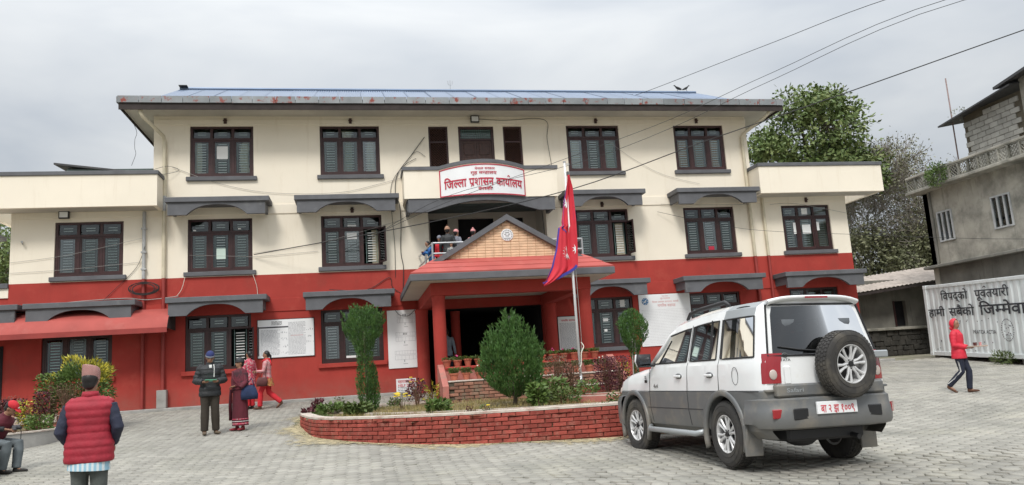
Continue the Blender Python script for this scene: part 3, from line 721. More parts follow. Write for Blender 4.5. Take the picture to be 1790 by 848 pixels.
for pts, r_, m in (
    ([(3.7, Y, 9.72), (4.8, Y, 9.66), (6.2, Y, 9.68), (6.25, Y, 9.0), (6.35, Y, 8.0)], .008, 'wire'),
    ([(2.2, Y, 9.1), (1.75, Y, 8.5), (1.3, Y, 7.9), (1.2, Y - .01, 7.3), (1.32, Y, 6.9), (1.34, Y, 6.3), (1.3, Y, 5.4), (1.36, Y, 4.9), (1.32, Y, 4.2)], .012, 'wire'),
    ([(1.9, Y, 8.4), (1.5, Y, 8.15), (1.15, Y, 7.7), (1.05, Y, 7.2), (1.08, Y, 6.4), (1.12, Y, 5.6), (1.1, Y, 4.6)], .008, 'wire'),
    ([(1.75, Y, 8.5), (1.95, Y, 8.62), (2.2, Y, 8.45)], .006, 'wire'),
    ([(-5.4, Y, 8.2), (-4.0, Y, 7.65), (-2.5, Y, 7.35), (-.6, Y, 7.32), (.6, Y, 7.55), (1.9, Y, 7.9)], .006, 'wiregrey'),
    ([(-5.95, Y, 8.12), (-5.5, Y - .1, 8.2), (-5.2, Y, 8.1), (-5.6, Y - .12, 7.95), (-5.9, Y, 8.05)], .006, 'wire'),
    ([(-9.7, Y, 5.15), (-8.2, Y, 5.2), (-6.2, Y, 5.35)], .005, 'wiregrey'),
    ([(-9.7, Y, 5.45), (-8.2, Y, 5.62), (-6.2, Y - .03, 6.05)], .005, 'wiregrey'),
    ([(-6.1, Y - .1, 5.8), (-6.35, Y, 5.2), (-6.9, Y, 4.6), (-7.3, Y, 4.2)], .007, 'wire'),
    ([(-9.0, Y, 4.2), (-7.6, Y, 4.28), (-6.6, Y, 4.3), (-6.0, Y - .1, 4.22), (-5.2, Y, 4.3)], .012, 'wiregrey'),
    ([(-5.0, Y - .1, 4.85), (-5.1, Y - .05, 4.5), (-5.25, Y, 4.3)], .008, 'flowerw'),
    ([(-3.1, Y - .1, 4.85), (-3.0, Y - .05, 4.5), (-2.98, Y, 4.22)], .008, 'flowerw'),
    ([(-4.9, Y, 5.5), (-3.5, Y, 5.42), (-2.9, Y, 5.4), (-1.2, Y, 5.5)], .005, 'wiregrey'),
    ([(-3.1, Y, 5.5), (-1.2, Y, 5.75), (.8, Y, 6.25), (2.0, Y, 6.6)], .005, 'wiregrey'),
    ([(5.9, Y, 6.6), (5.93, Y, 5.8), (5.95, Y, 5.0)], .012, 'wire'),
    ([(8.4, Y, 8.9), (9.2, Y, 8.3), (10.2, Y, 7.75), (11.5, Y, 7.4)], .005, 'wiregrey'),
    ([(10.0, Y - .03, 6.72), (11.5, Y - .03, 6.66), (13.2, Y - .13, 6.62)], .006, 'wiregrey'),
    ([(14.0, Y - .03, 6.62), (15.0, Y - .03, 6.62), (16.9, Y - .02, 6.25)], .006, 'wiregrey'),
    ([(-.9, Y - .04, 4.3), (.2, Y, 4.25), (.9, Y, 4.6), (1.0, Y, 4.3), (1.25, Y, 4.1)], .01, 'wire')):
    cable(pts, r_, m).build('wall_cable', m, bld)
coil = MB()
for q in range(7):
    pts = [(-6.12 + (.42 + .03 * math.sin(q)) * math.cos(a) * (1 - .05 * q % .3), -.13 - .01 * q, 4.55 + (.17 + .02 * math.cos(q * 2)) * math.sin(a) + .02 * math.sin(q)) for a in np.linspace(0, 2 * PI, 22)]
    coil.tube(pts, .009, 5, caps=False)
coil.build('cable_coil', 'wire', bld)
# awning of red sheet metal over the left ground floor
prof = [(-.02, 3.95), (-.35, 3.92), (-.65, 3.80), (-.88, 3.62), (-1.0, 3.42), (-1.03, 3.33)]
aw = thing('awning', 'red sheet-metal awning over the ground floor at the left end of the building', 'awning', (-8, 0, 3.3))
xs = list(np.linspace(-15, -5.28, 28))
MB().grid([[(x, y, z) for x in xs] for y, z in prof] ).build('awning_sheet', 'tilered', aw, 'auto')
MB().box(-15, -5.28, -1.045, -1.034, 3.20, 3.34).build('awning_lip', 'redpipe', aw)
MB().prism([(y, z - .012) for y, z in prof] + [(-.02, 3.3)], -5.29, -5.275, 'yz').build('awning_end', 'board', aw)
for x in np.arange(-14.5, -5.3, 1.5): MB().tube([(x, -.02, 3.3), (x, -1.0, 3.27)], .015, 6).build('awning_bracket', 'redpipe', aw)

# ---- top balcony with the office sign
def bow(x, base=-1.0, d=.38, x0=2.5, x1=5.19):
    t = (x - (x0 + x1) / 2) / ((x1 - x0) / 2)
    return base if abs(t) >= 1 else base - d * (1 - t * t)
def bowtop(x, z, dz_=.12, x0=2.5, x1=5.19):
    t = (x - (x0 + x1) / 2) / ((x1 - x0) / 2)
    return z if abs(t) >= 1 else z + dz_ * (1 - t * t)
bx = [1.42] + list(np.linspace(2.5, 5.19, 19)) + [6.22]
def strip(zlo, zhi, off, inner=.14, lo_fn=None, hi_fn=None):
    lo_fn = lo_fn or (lambda x: zlo); hi_fn = hi_fn or (lambda x: zhi)
    mb = MB()
    fo = lambda x: bow(x) - off; fi = lambda x: bow(x) - off + inner
    X = [x for x in bx]; X[0] -= off; X[-1] += off
    mb.grid([[(x, fo(x), lo_fn(x)) for x in X], [(x, fo(x), hi_fn(x)) for x in X], [(x, fi(x), hi_fn(x)) for x in X], [(x, fi(x), lo_fn(x)) for x in X], [(x, fo(x), lo_fn(x)) for x in X]])
    for x in (X[0], X[-1]): mb.add([(x, fo(x), lo_fn(x)), (x, fo(x), hi_fn(x)), (x, fi(x), hi_fn(x)), (x, fi(x), lo_fn(x))], [(0, 1, 2, 3)])
    return mb
bal = strip(6.86, 7.74, 0, .13, hi_fn=lambda x: bowtop(x, 7.74)); bal.box(1.42, 1.55, -.87, -.0, 6.86, 7.74).box(6.09, 6.22, -.87, -.0, 6.86, 7.74)
balo = bal.build('balcony_parapet', 'cream', bld)
cp = strip(7.742, 7.84, .04, .2, lo_fn=lambda x: bowtop(x, 7.742), hi_fn=lambda x: bowtop(x, 7.85)); cp.box(1.38, 1.58, -.84, -.03, 7.742, 7.85).box(6.06, 6.26, -.84, -.03, 7.742, 7.85)
cp.build('balcony_coping', 'grey', balo)
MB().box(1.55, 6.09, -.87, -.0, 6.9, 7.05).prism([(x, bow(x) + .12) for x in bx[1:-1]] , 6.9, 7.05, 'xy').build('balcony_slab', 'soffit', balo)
def archz(x):
    t = (x - BX) / 1.75
    return 6.44 if abs(t) >= 1 else 6.44 + .26 * (1 - t * t)
bx = [1.5] + list(np.linspace(2.1, 5.59, 23)) + [6.14]
strip(0, 6.858, -.03, .1, lo_fn=archz, hi_fn=lambda x: 6.858).build('arched_board', 'grey', balo)
MB().box(1.5, 1.6, -.86, -.0, 6.5, 6.858).build('bracket', 'grey', balo); MB().box(6.04, 6.14, -.86, -.0, 6.5, 6.858).build('bracket', 'grey', balo)
# sign board following the bow
sg = thing('office_sign', 'curved white office sign with red lettering on the top balcony', 'sign', (BX, -1.4, 6.9))
SX0, SX1 = 2.50, 5.17
def sgn(u, v, off): # u in metres across, v metres up -> point just proud of the board
    x = BX + u; return (x, bow(x) - .03 - off, v)
n = 24; X = np.linspace(SX0, SX1, n)
def sgstrip(zl, zh, off, x0=SX0, x1=SX1, th=.02):
    X = np.linspace(x0, x1, n); q = MB(); f0 = lambda x: bow(x) - .03 - off
    q.grid([[(x, f0(x), zl(x)) for x in X], [(x, f0(x), zh(x)) for x in X], [(x, f0(x) + th, zh(x)) for x in X], [(x, f0(x) + th, zl(x)) for x in X], [(x, f0(x), zl(x)) for x in X]])
    for x in (x0, x1): q.add([(x, f0(x), zl(x)), (x, f0(x), zh(x)), (x, f0(x) + th, zh(x)), (x, f0(x) + th, zl(x))], [(0, 1, 2, 3)])
    return q
zl = lambda x: 6.86; zh = lambda x: bowtop(x, 7.70)
sgstrip(zl, zh, 0, th=.025).build('sign_panel', 'signwhite', sg)
q = sgstrip(zl, lambda x: zl(x) + .035, .012, th=.012); q2 = sgstrip(lambda x: zh(x) - .03, zh, .012, th=.012); q.add(q2.v, q2.f)
q3 = sgstrip(zl, zh, .013, SX0, SX0 + .03, .012); q.add(q3.v, q3.f); q3 = sgstrip(zl, zh, .013, SX1 - .03, SX1, .012); q.add(q3.v, q3.f)
q.build('sign_border', 'signred', sg)
def sline(u, v): 
    return sgn(u, v + .06 * (1 - min(1, (u / 1.3) ** 2)), .014)
lt = MB()
lettering(lt, ['ि', 'ज', 'ल/', 'ल', 'ा', ' ', 'प', '+s', 'श', 'ा', 'स', 'न', ' ', 'क', 'ा', 'य', '+r', 'ा', 'ल', 'य'], 0, 7.22, 2.42, .27, .022, sline)
lettering(lt, ['न', 'े', 'प', 'ा', 'ल', ' ', 'स', 'र', 'क', 'ा', 'र'], .02, 7.62, .62, .07, .02, sline)
lettering(lt, ['ग', 'ृ', 'ह', ' ', 'म', 'न/', 'त', '+s', 'ा', 'ल', 'य'], -.02, 7.49, .80, .10, .02, sline)
lettering(lt, ['क', 'ा', 'स/', 'क', 'ी'], 0, 6.99, .42, .10, .02, sline)
lt.build('lettering', 'signred', sg)
MB().ell((BX + .22, bow(BX + .22) - .06, 7.06), (.02, .015, .02)).build('sign_bolt', 'black', sg)

# ---- top floor doors and lattice screens
def lattice(x0, x1, z0, z1):
    f_ = MB().bbox(x0, x0 + .06, .06, .14, z0, z1, .004).bbox(x1 - .06, x1, .06, .14, z0, z1, .004).bbox(x0 + .06, x1 - .06, .06, .14, z1 - .06, z1, .004).bbox(x0 + .06, x1 - .06, .06, .14, z0 + .75 * (z1 - z0), z0 + .75 * (z1 - z0) + .06, .004).build('lattice_screen', 'wood', bld)
    m = MB(); w = x1 - x0; h = z1 - z0; s = .085
    for sg_ in (1, -1):
        k = -int(h / s) - 2
        while k * s < w + h:
            # line x = k*s + sg*z clipped to the panel
            pts = []
            for i in range(2):
                pass
            a = k * s
            zs_ = sorted([(0 - a) / 1., (w - a) / 1.])
            za, zb = max(0, zs_[0]), min(h, zs_[1])
            if zb - za > .03:
                if sg_ == 1: p0, p1 = (x0 + a + za, z0 + za), (x0 + a + zb, z0 + zb)
                else: p0, p1 = (x1 - a - za, z0 + za), (x1 - a - zb, z0 + zb)
                m.tube([(p0[0], .09 + .012 * sg_, p0[1]), (p1[0], .09 + .012 * sg_, p1[1])], .013, 4)
            k += 1
    m.build('lattice', 'wood2', f_, kind='stuff')
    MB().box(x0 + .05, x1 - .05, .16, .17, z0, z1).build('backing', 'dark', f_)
lattice(2.33, 2.96, 7.3, 9.47); lattice(4.78, 5.41, 7.3, 9.47)
d = MB().bbox(3.30, 3.38, .05, .15, 7.3, 9.47, .004).bbox(4.39, 4.47, .05, .15, 7.3, 9.47, .004).bbox(3.38, 4.39, .05, .15, 9.39, 9.47, .004).bbox(3.38, 4.39, .05, .15, 9.0, 9.07, .004).build('balcony_door', 'wood', bld)
for s_ in (-1, 1):
    x0, x1 = (3.385, 3.882) if s_ < 0 else (3.89, 4.385)
    m = MB().box(x0, x1, .08, .11, 7.3, 8.995)
    for z0, z1 in ((7.4, 7.95), (8.02, 8.45), (8.52, 8.92)): m.bbox(x0 + .08, x1 - .08, .065, .08, z0, z1, .012)
    m.build('door_leaf', 'wood2', d)
m = MB()
for i in range(14): m.box(3.42 + i * .07, 3.432 + i * .07, .09, .1, 9.07, 9.39)
for i in range(4): m.box(3.38, 4.39, .088, .098, 9.1 + i * .08, 9.112 + i * .08)
m.build('fanlight_grille', 'teal', d, kind='stuff')
MB().box(3.38, 4.39, .13, .14, 9.07, 9.39).build('pane', 'glass', d)

# ================================================================== PORCH (part of the building)
MB().bbox(1.22, 6.48, -5.10, -.03, 3.86, 4.03, .01).build('porch_canopy', 'grey', bld)
MB().box(1.26, 6.44, -5.06, -.03, 3.852, 3.859).build('canopy_soffit', 'soffit', bld)
MB().box(1.75, 6.0, -4.32, -.03, 4.03, 4.3).build('terrace_floor', 'grey', bld)
# sloping roof slabs above the canopy edge: three courses
c0, c1 = (1.24, 6.46, -5.08, 4.035), (1.88, 5.88, -4.38, 4.46)
for i in range(3):
    t0, t1 = i / 3, (i + 1) / 3 + .02
    def P(t, side): return (c0[side] + (c1[side] - c0[side]) * t, c0[2] + (c1[2] - c0[2]) * t, c0[3] + (c1[3] - c0[3]) * t)
    a, b_, c_, d_ = P(t0, 0), P(t0, 1), P(t1, 1), P(t1, 0)
    th = .035; up = .022
    q = [(a[0], a[1], a[2] + up + .012), (b_[0], b_[1], b_[2] + up + .012), (c_[0], c_[1], c_[2] + up - .005), (d_[0], d_[1], d_[2] + up - .005)]
    lo = [(v[0], v[1] + .002, v[2] - th) for v in q]
    MB().add(q + lo, [(0, 1, 2, 3), (7, 6, 5, 4), (0, 4, 5, 1), (1, 5, 6, 2), (2, 6, 7, 3), (3, 7, 4, 0)]).build('roof_course', 'tilered', bld)
MB().add([(1.24, -5.08, 4.04), (1.88, -4.38, 4.46), (1.88, -.05, 4.46), (1.24, -.05, 4.04), (1.24, -5.08, 4.0), (1.88, -4.38, 4.3), (1.88, -.05, 4.3), (1.24, -.05, 4.0)], [(0, 1, 2, 3), (4, 7, 6, 5), (0, 4, 5, 1), (3, 2, 6, 7), (1, 5, 6, 2)]).build('side_slope', 'grey', bld)
MB().add([(6.46, -5.08, 4.04), (5.88, -4.38, 4.46), (5.88, -.05, 4.46), (6.46, -.05, 4.04), (6.46, -5.08, 4.0), (5.88, -4.38, 4.3), (5.88, -.05, 4.3), (6.46, -.05, 4.0)], [(0, 3, 2, 1), (4, 5, 6, 7), (0, 1, 5, 4), (3, 7, 6, 2), (1, 2, 6, 5)]).build('side_slope', 'tilered', bld)
# gable
GA = (BX, 5.60); GL, GR, GB = 1.93, 5.76, 4.44
MB().prism([(GL + .1, GB), (GR - .1, GB), (GA[0], GA[1] - .16)], -4.36, -4.2).build('gable_wall', 'mortar', bld)
bk = MB(); row = 0; z = GB + .012
while z < GA[1] - .25:
    hw = (GA[1] - .17 - (z + .04)) / (GA[1] - GB) * (GR - GL) / 2 * .97
    x = BX - hw - (row % 2) * .11; 
    while x < BX + hw:
        a, b_ = max(x, BX - hw), min(x + .215, BX + hw)
        if b_ - a > .04: bk.bbox(a, b_, -4.372 - rnd.uniform(0, .006), -4.355, z, z + .062, .006)
        x += .225
    z += .072; row += 1
bk.build('gable_bricks', 'orangebrick', bld, kind='stuff')
for s_ in (-1, 1):
    xo = GL - .08 if s_ < 0 else GR + .08
    ax, az = GA; L_ = Vector((xo - ax, 0, GB - .02 - az)); nrm = Vector((L_.z, 0, -L_.x)).normalized() * (1 if s_ > 0 else -1)
    if nrm.z < 0: nrm = -nrm
    q = []
    for yy in (-4.50, -3.3):
        for t, w in ((0, 0), (1, 0), (1, 1), (0, 1)):
            p_ = Vector((ax, yy, az)) + L_ * t + (nrm * 0 if w else -nrm * .13)
            if t == 0: p_ = Vector((ax, yy, az - (0 if w else .15)))
            q.append(tuple(p_))
    MB().add(q, [(0, 1, 2, 3), (7, 6, 5, 4), (0, 4, 5, 1), (1, 5, 6, 2), (2, 6, 7, 3), (3, 7, 4, 0)]).build('gable_roof', 'grey', bld)
md = MB().lathe([(.001, -.03), (.155, -.03), (.165, -.02), (.165, 0), (.001, .0)], 28, (BX, -4.37, 5.06), 'y').build('gable_medallion', 'signwhite', bld)
m = MB()
for q in range(16): a = q * PI / 8; m.ell((BX + .125 * math.cos(a), -4.405, 5.06 + .125 * math.sin(a)), (.016, .008, .016), 6, 4)
for q in range(6): a = q * PI / 3; m.ell((BX + .05 * math.cos(a), -4.405, 5.08 + .05 * math.sin(a)), (.028, .009, .016), 6, 4)
m.box(BX - .07, BX + .07, -4.408, -4.4, 4.965, 4.985)
m.build('relief', 'steel', md)
# beams and columns
MB().bbox(1.76, 5.96, -4.56, -4.26, 3.53, 3.851, .01).build('porch_beam', 'red', bld)
MB().bbox(1.76, 2.06, -4.259, -.03, 3.53, 3.851, .01).build('porch_beam', 'red', bld); MB().bbox(5.66, 5.96, -4.259, -.03, 3.53, 3.851, .01).build('porch_beam', 'red', bld)
for x, y, r_ in ((1.96, -4.38, .165), (5.80, -4.38, .175), (1.83, -.34, .19), (5.86, -.34, .19), (3.0, .9, .15)):
    MB().lathe([(r_, .9), (r_, 3.4), (r_ + .015, 3.5), (r_ + .015, 3.529)], 24, (x, y, 0)).build('porch_column', 'red', bld, 'auto')
MB().bbox(2.2, 5.6, -4.2, -.01, 1.1, 1.30, .01).build('porch_floor', 'apron', bld)
MB().box(4.7, 5.0, .8, .84, 1.9, 3.3).build('paper_notice', 'papergreen', bld)
MB().bbox(1.93, 1.98, -4.5, -4.3, 3.2, 3.21, .001).build('beam_hook', 'steel', bld)
# terrace railing
rl = thing('railing', 'grey pipe railing round the terrace above the entrance porch', 'railing', (4.2, -2.5, 4.3))
for z in (5.22, 4.92): MB().tube([(1.86, -.05, z), (2.05, -2.5, z), (6.43, -2.5, z), (6.4, -.05, z)], .028, 8).build('rail', 'steel', rl, 'auto')
for x, y in ((2.05, -2.5), (6.43, -2.5), (3.5, -2.5), (5.0, -2.5), (1.95, -1.3)): MB().tube([(x, y, 4.3), (x, y, 5.24)], .03, 8).build('rail_post', 'steel', rl, 'auto')

# ================================================================== GARDEN
def crm(pts, k=6, closed=False):
    out = []; n = len(pts); P = [np.array(p_, float) for p_ in pts]
    for i in range(n if closed else n - 1):
        g_ = lambda j: P[j % n] if closed else P[min(max(j, 0), n - 1)]
        p0, p1, p2, p3 = g_(i - 1), g_(i), g_(i + 1), g_(i + 2)
        for q in range(k):
            t = q / k
            out.append(.5 * (2 * p1 + (p2 - p0) * t + (2 * p0 - 5 * p1 + 4 * p2 - p3) * t * t + (3 * p1 - p0 - 3 * p2 + p3) * t ** 3))
    if not closed: out.append(P[-1])
    return np.array(out)
def resample(path, step):
    d = np.r_[0, np.cumsum(np.linalg.norm(np.diff(path, axis=0), axis=1))]
    s_ = np.arange(0, d[-1], step); return np.stack([np.interp(s_, d, path[:, i]) for i in range(path.shape[1])], 1), d[-1]
PT = [(1.5, -3.0), (.2, -3.35), (-.7, -3.8), (-1.22, -4.5), (-1.37, -5.3), (-1.33, -6.2), (-1.2, -7.), (-1.0, -8.05), (-.7, -8.75), (-.17, -9.39), (.61, -10.05), (1.55, -10.58), (2.49, -10.86), (3.42, -11.05), (4.3, -11.15), (5.4, -11.05), (6.5, -10.6), (7.4, -9.6), (7.8, -8.2), (7.8, -6.6), (7.2, -5.2), (6.5, -4.6)]
ppath = crm(PT, 8)
planter = thing('brick_planter', 'low curved planter wall of painted red bricks round the flagpole garden', 'planter', (3.2, -8, .5))
TOP = .875
def wallstrip(path, z0f, z1, th, m, name, parent, out=0.0):
    d = np.gradient(path, axis=0); d /= np.linalg.norm(d, axis=1)[:, None]; nn = np.stack([d[:, 1], -d[:, 0]], 1)  # one side normal
    a = path + nn * out; b_ = path + nn * (out - th)
    rows = [[(p_[0], p_[1], z0f(p_)) for p_ in a], [(p_[0], p_[1], z1) for p_ in a], [(p_[0], p_[1], z1) for p_ in b_], [(p_[0], p_[1], z0f(p_)) for p_ in b_]]
    mb = MB().grid(rows)
    for i in (0, -1): mb.add([rows[0][i], rows[1][i], rows[2][i], rows[3][i]], [(0, 1, 2, 3)])
    return mb.build(name, m, parent)
def sgnout(path):  # +1 when the strip normal points away from the garden middle
    d = np.gradient(path, axis=0); nn = np.stack([d[:, 1], -d[:, 0]], 1); c = np.array([3.2, -7]); return np.sign(np.mean(np.sum(nn * (path - c), 1)))
if sgnout(ppath) < 0: ppath = ppath[::-1]
wallstrip(ppath, lambda p_: zg(*p_) - .1, TOP - .004, .2, 'plantermortar', 'wall_core', planter, -.014)
wallstrip(ppath, lambda p_: TOP - .002, TOP + .036, .235, 'cope', 'coping', planter, .016)
# bricks along the face
SB = .243; HB = .0715
bverts = []
for v in range(5):
    bb = MB().bbox(-.5 * (SB - .013), .5 * (SB - .013), -.02, .05, 0, HB - .011, .006)
    bb.v = [(x + rnd.uniform(-.002, .002), y + rnd.uniform(-.003, .003), z + rnd.uniform(-.002, .002)) for x, y, z in bb.v]
    bverts.append(bb.mesh('brick', 'planterbrick'))
cand = []
dens, tot = resample(ppath, .01)
for r_ in range(9):
    z = TOP - HB * (r_ + 1)
    s_ = (r_ % 2) * SB / 2 + .02
    while s_ < tot - .15:
        i = int(s_ / .01); p_ = dens[min(i, len(dens) - 1)]; q = dens[min(i + 6, len(dens) - 1)] - dens[max(i - 6, 0)]
        if z > zg(p_[0], p_[1]) - .05 and p_[1] < -3.6:
            a = math.atan2(q[1], q[0]); nx, ny = math.sin(a), -math.cos(a)
            cand.append((p_[0], p_[1], z, a, nx, ny))
        s_ += SB
cp_ = np.array([(c[0], c[1], c[2]) for c in cand]); px, py, dz, ok = pix(cp_)
vis = ok & (px > 0) & (px < 1790) & (py < 848) & np.array([((0 - c[0]) * c[4] + (-24 - c[1]) * c[5]) > 0 for c in cand]) & ~((px > 1100) & (px < 1560))
order = sorted(range(len(cand)), key=lambda i: (not vis[i], dz[i]))
rest = MB()
for k, i in enumerate(order):
    x, y, z, a, nx, ny = cand[i]
    if k < 290:
        o = link(bverts[rnd.randrange(5)], 'brick', planter, True); pr = rnd.uniform(-.004, .006)
        o.location = o.location + Vector((x + nx * pr, y + ny * pr, z + rnd.uniform(-.002, .002))); o.rotation_euler = (rnd.gauss(0, .01), rnd.gauss(0, .006), a + rnd.gauss(0, .01))
    else:
        mt = Matrix.Translation((x, y, z)) @ Matrix.Rotation(a, 4, 'Z')
        rest.bbox(-.5 * (SB - .013), .5 * (SB - .013), -.02, .05, 0, HB - .011, .006, mt)
rest.build('brick_courses', 'planterbrick', planter, kind='stuff')
# sand and dust swept against the foot of the wall
M['sand'] = mat('pale_yellow_sand', (.42, .36, .22), .95, var=.15, vscale=2, bump=.4, dirt=((.34, .30, .20), 3, (.5, .8)))
_sd = M['sand'].node_tree; _nn = _sd.nodes.new('ShaderNodeTexNoise'); _nn.inputs['Scale'].default_value = 9; _nn.inputs['Detail'].default_value = 6; _gg = _sd.nodes.new('ShaderNodeNewGeometry'); _sd.links.new(_gg.outputs['Position'], _nn.inputs['Vector'])
_at = _sd.nodes.new('ShaderNodeAttribute'); _at.attribute_name = 'edge'; _ad = _sd.nodes.new('ShaderNodeMath'); _ad.operation = 'ADD'; _sd.links.new(_nn.outputs['Fac'], _ad.inputs[0]); _sd.links.new(_at.outputs['Fac'], _ad.inputs[1])
_rp = _sd.nodes.new('ShaderNodeMapRange'); _rp.inputs['From Min'].default_value = .62; _rp.inputs['From Max'].default_value = .95; _sd.links.new(_ad.outputs[0], _rp.inputs['Value']); _sd.links.new(_rp.outputs[0], _sd.nodes['Principled BSDF'].inputs['Alpha'])
_dd = np.gradient(ppath, axis=0); _dd /= np.linalg.norm(_dd, axis=1)[:, None]; _no = np.stack([_dd[:, 1], -_dd[:, 0]], 1)
_w = .55 + .35 * np.sin(np.arange(len(ppath)) * .31) + .45 * np.exp(-((ppath[:, 0] + .9) ** 2 + (ppath[:, 1] + 8) ** 2) / 3)
_rows = []; _ed = []
for k_ in range(7):
    t_ = k_ / 6; q_ = ppath + _no * (t_ * _w)[:, None]; _rows.append([(a_[0], a_[1], zg(a_[0], a_[1]) + .012 - .002 * t_) for a_ in q_]); _ed += [.62 * (1 - t_) - .12] * len(ppath)
_me = MB().grid(_rows).mesh('sand_drift', 'sand', True, recalc=False); _a = _me.attributes.new('edge', 'FLOAT', 'POINT'); _a.data.foreach_set('value', _ed)
link(_me, 'sand_drift', None, False, label='pale sand and dust swept along the foot of the brick planter', cat='sand', kind='stuff')
# soil
def inpoly(x, y, poly):
    c = False; n = len(poly); j = n - 1
    for i in range(n):
        if (poly[i][1] > y) != (poly[j][1] > y) and x < (poly[j][0] - poly[i][0]) * (y - poly[i][1]) / (poly[j][1] - poly[i][1] + 1e-12) + poly[i][0]: c = not c
        j = i
    return c
poly = [tuple(p_) for p_ in ppath[::3]] + [(6.5, -4.55), (1.6, -2.9)][::(1 if ppath[0][1] < -4 else -1)]
poly = [tuple(p_) for p_ in (ppath if ppath[0][0] < 3 else ppath[::-1])[::3]] + [(6.6, -4.6), (6.5, -4.5), (1.7, -3.0)]
sv = MB(); st = .16; nx_, ny_ = int(10 / st), int(9 / st); keep = []
H = lambda x, y: TOP - .045 + .02 * math.sin(x * 3 + y) + .018 * math.sin(y * 4.3 - x * 2) + .05 * max(0, min(1, (y + 9.5) / 5)) 
for i in range(nx_ + 1):
    for j in range(ny_ + 1): x, y = -1.6 + i * st, -11.4 + j * st; sv.v.append((x, y, H(x, y) + rnd.uniform(-.012, .012)))
for i in range(nx_):
    for j in range(ny_):
        x, y = -1.6 + (i + .5) * st, -11.4 + (j + .5) * st
        if inpoly(x, y, poly) and min(np.hypot(ppath[:, 0] - x, ppath[:, 1] - y)) > .02 or (inpoly(x, y, poly)): sv.f.append((i * (ny_ + 1) + j, (i + 1) * (ny_ + 1) + j, (i + 1) * (ny_ + 1) + j + 1, i * (ny_ + 1) + j + 1))
sv.build('soil', 'soil', planter, True)
def kerb(pts, h, m, th=.09, name='bed_kerb'):
    p_ = crm(pts, 4); wallstrip(p_, lambda q: H(q[0], q[1]) - .1, H(p_[0][0], p_[0][1]) + h, th, m, name, planter)
kerb([(-.55, -6.0), (-.3, -4.9), (.6, -4.2), (1.7, -3.9)], .07, 'cope'); kerb([(-.55, -6.0), (-.1, -7.2), (.8, -8.4), (2.0, -9.4), (3.3, -9.95), (4.6, -10.25)], .03, 'cope')
kerb([(4.1, -8.1), (4.9, -9.0), (5.2, -9.6)], .10, 'copepink'); kerb([(4.6, -7.7), (5.4, -8.6), (5.8, -9.4)], .10, 'copepink')
kerb([(4.05, -8.05), (4.9, -8.95), (5.2, -9.55)], .115, 'cope', .06); kerb([(4.55, -7.65), (5.4, -8.55), (5.8, -9.35)], .115, 'cope', .06)

# stepped pot stand in front of the porch
st_ = thing('pot_stand', 'stepped masonry pot stand with red copings and a bare brick face before the entrance', 'planter', (3.9, -5.2, .9))
MB().bbox(1.98, 6.0, -5.05, -4.6, .9, 1.66, .01).build('upper_tier', 'copepink', st_)
MB().bbox(1.98, 6.0, -5.1, -4.58, 1.661, 1.73, .012).build('coping', 'red', st_)
MB().bbox(1.98, 6.15, -5.62, -5.051, .85, 1.36, .01).build('lower_tier', 'oldmortar', st_)
MB().bbox(1.98, 6.15, -5.65, -5.052, 1.361, 1.40, .01).build('coping', 'cope', st_)
bb = [MB().bbox(-.11, .11, -.02, .03, 0, .066, .007).mesh('brick', 'oldbrick') for _ in range(2)]
for r_ in range(6):
    x = 2.1 + (r_ % 2) * .12
    while x < 6.05:
        o = link(bb[r_ % 2], 'brick', st_, True); o.location = o.location + Vector((x + rnd.uniform(-.006, .006), -5.63 + rnd.uniform(-.012, .006), .88 + r_ * .079)); o.rotation_euler = (rnd.gauss(0, .02), rnd.gauss(0, .012), rnd.gauss(0, .02)); x += .236
MB().prism([(-4.55, .9), (-4.55, 1.80), (-4.75, 1.80), (-5.75, 1.28), (-5.75, .85)], 1.83, 1.97, 'yz').build('sloping_cheek', 'copepink', st_)
MB().prism([(-4.55, .9), (-4.55, 1.80), (-4.75, 1.80), (-5.75, 1.28), (-5.75, .85)], 6.16, 6.34, 'yz').build('sloping_cheek', 'copepink', st_)
# ---- foliage primitives
def blades(P, D, Ln, Wd, seed=1, fold=0.):
    """one narrow leaf per point: a four-sided blade from P along D"""
    r_ = np.random.RandomState(seed); k = len(P)
    D = D / (np.linalg.norm(D, axis=1)[:, None] + 1e-9); q = r_.normal(size=(k, 3)); S = np.cross(D, q); S /= np.linalg.norm(S, axis=1)[:, None] + 1e-9
    Ln = np.broadcast_to(Ln, k)[:, None]; Wd = np.broadcast_to(Wd, k)[:, None]
    V = np.stack([P, P + D * Ln * .45 + S * Wd, P + D * Ln, P + D * Ln * .45 - S * Wd], 1).reshape(-1, 3)
    return V, np.arange(4 * k).reshape(-1, 4)
def fol(name, P, D, L_, W_, m, parent, seed=1, kind=None, label=None):
    V, F = blades(P, D, L_, W_, seed); o = link(qmesh(name, V, F, m), name, parent, True, kind=kind, label=label); return o
def prof_crown(c, prof, n, up, L_, W_, seed, jit=.25, tips=0):
    r_ = np.random.RandomState(seed); zs_ = np.array([a for a, _ in prof]); rs = np.array([b for _, b in prof])
    w = np.maximum(rs, .05); zc = np.linspace(zs_[0], zs_[-1], 200); rc = np.interp(zc, zs_, rs); cdf = np.cumsum(rc ** 1.5 + .01); cdf /= cdf[-1]
    z = np.interp(r_.rand(n), cdf, zc); R0 = np.interp(z, zs_, rs); a = r_.rand(n) * 2 * PI
    lump = 1 + jit * .5 * np.sin(a * 3 + z * 7) + jit * .35 * np.sin(a * 7 - z * 13 + 1)
    rr = R0 * lump * (1 - .55 * r_.rand(n) ** 2.2)
    P = np.stack([c[0] + rr * np.cos(a), c[1] + rr * np.sin(a), c[2] + z], 1)
    D = np.stack([np.cos(a) * (1 - up), np.sin(a) * (1 - up), np.full(n, up)], 1) + r_.normal(0, .22, (n, 3))
    return P, D
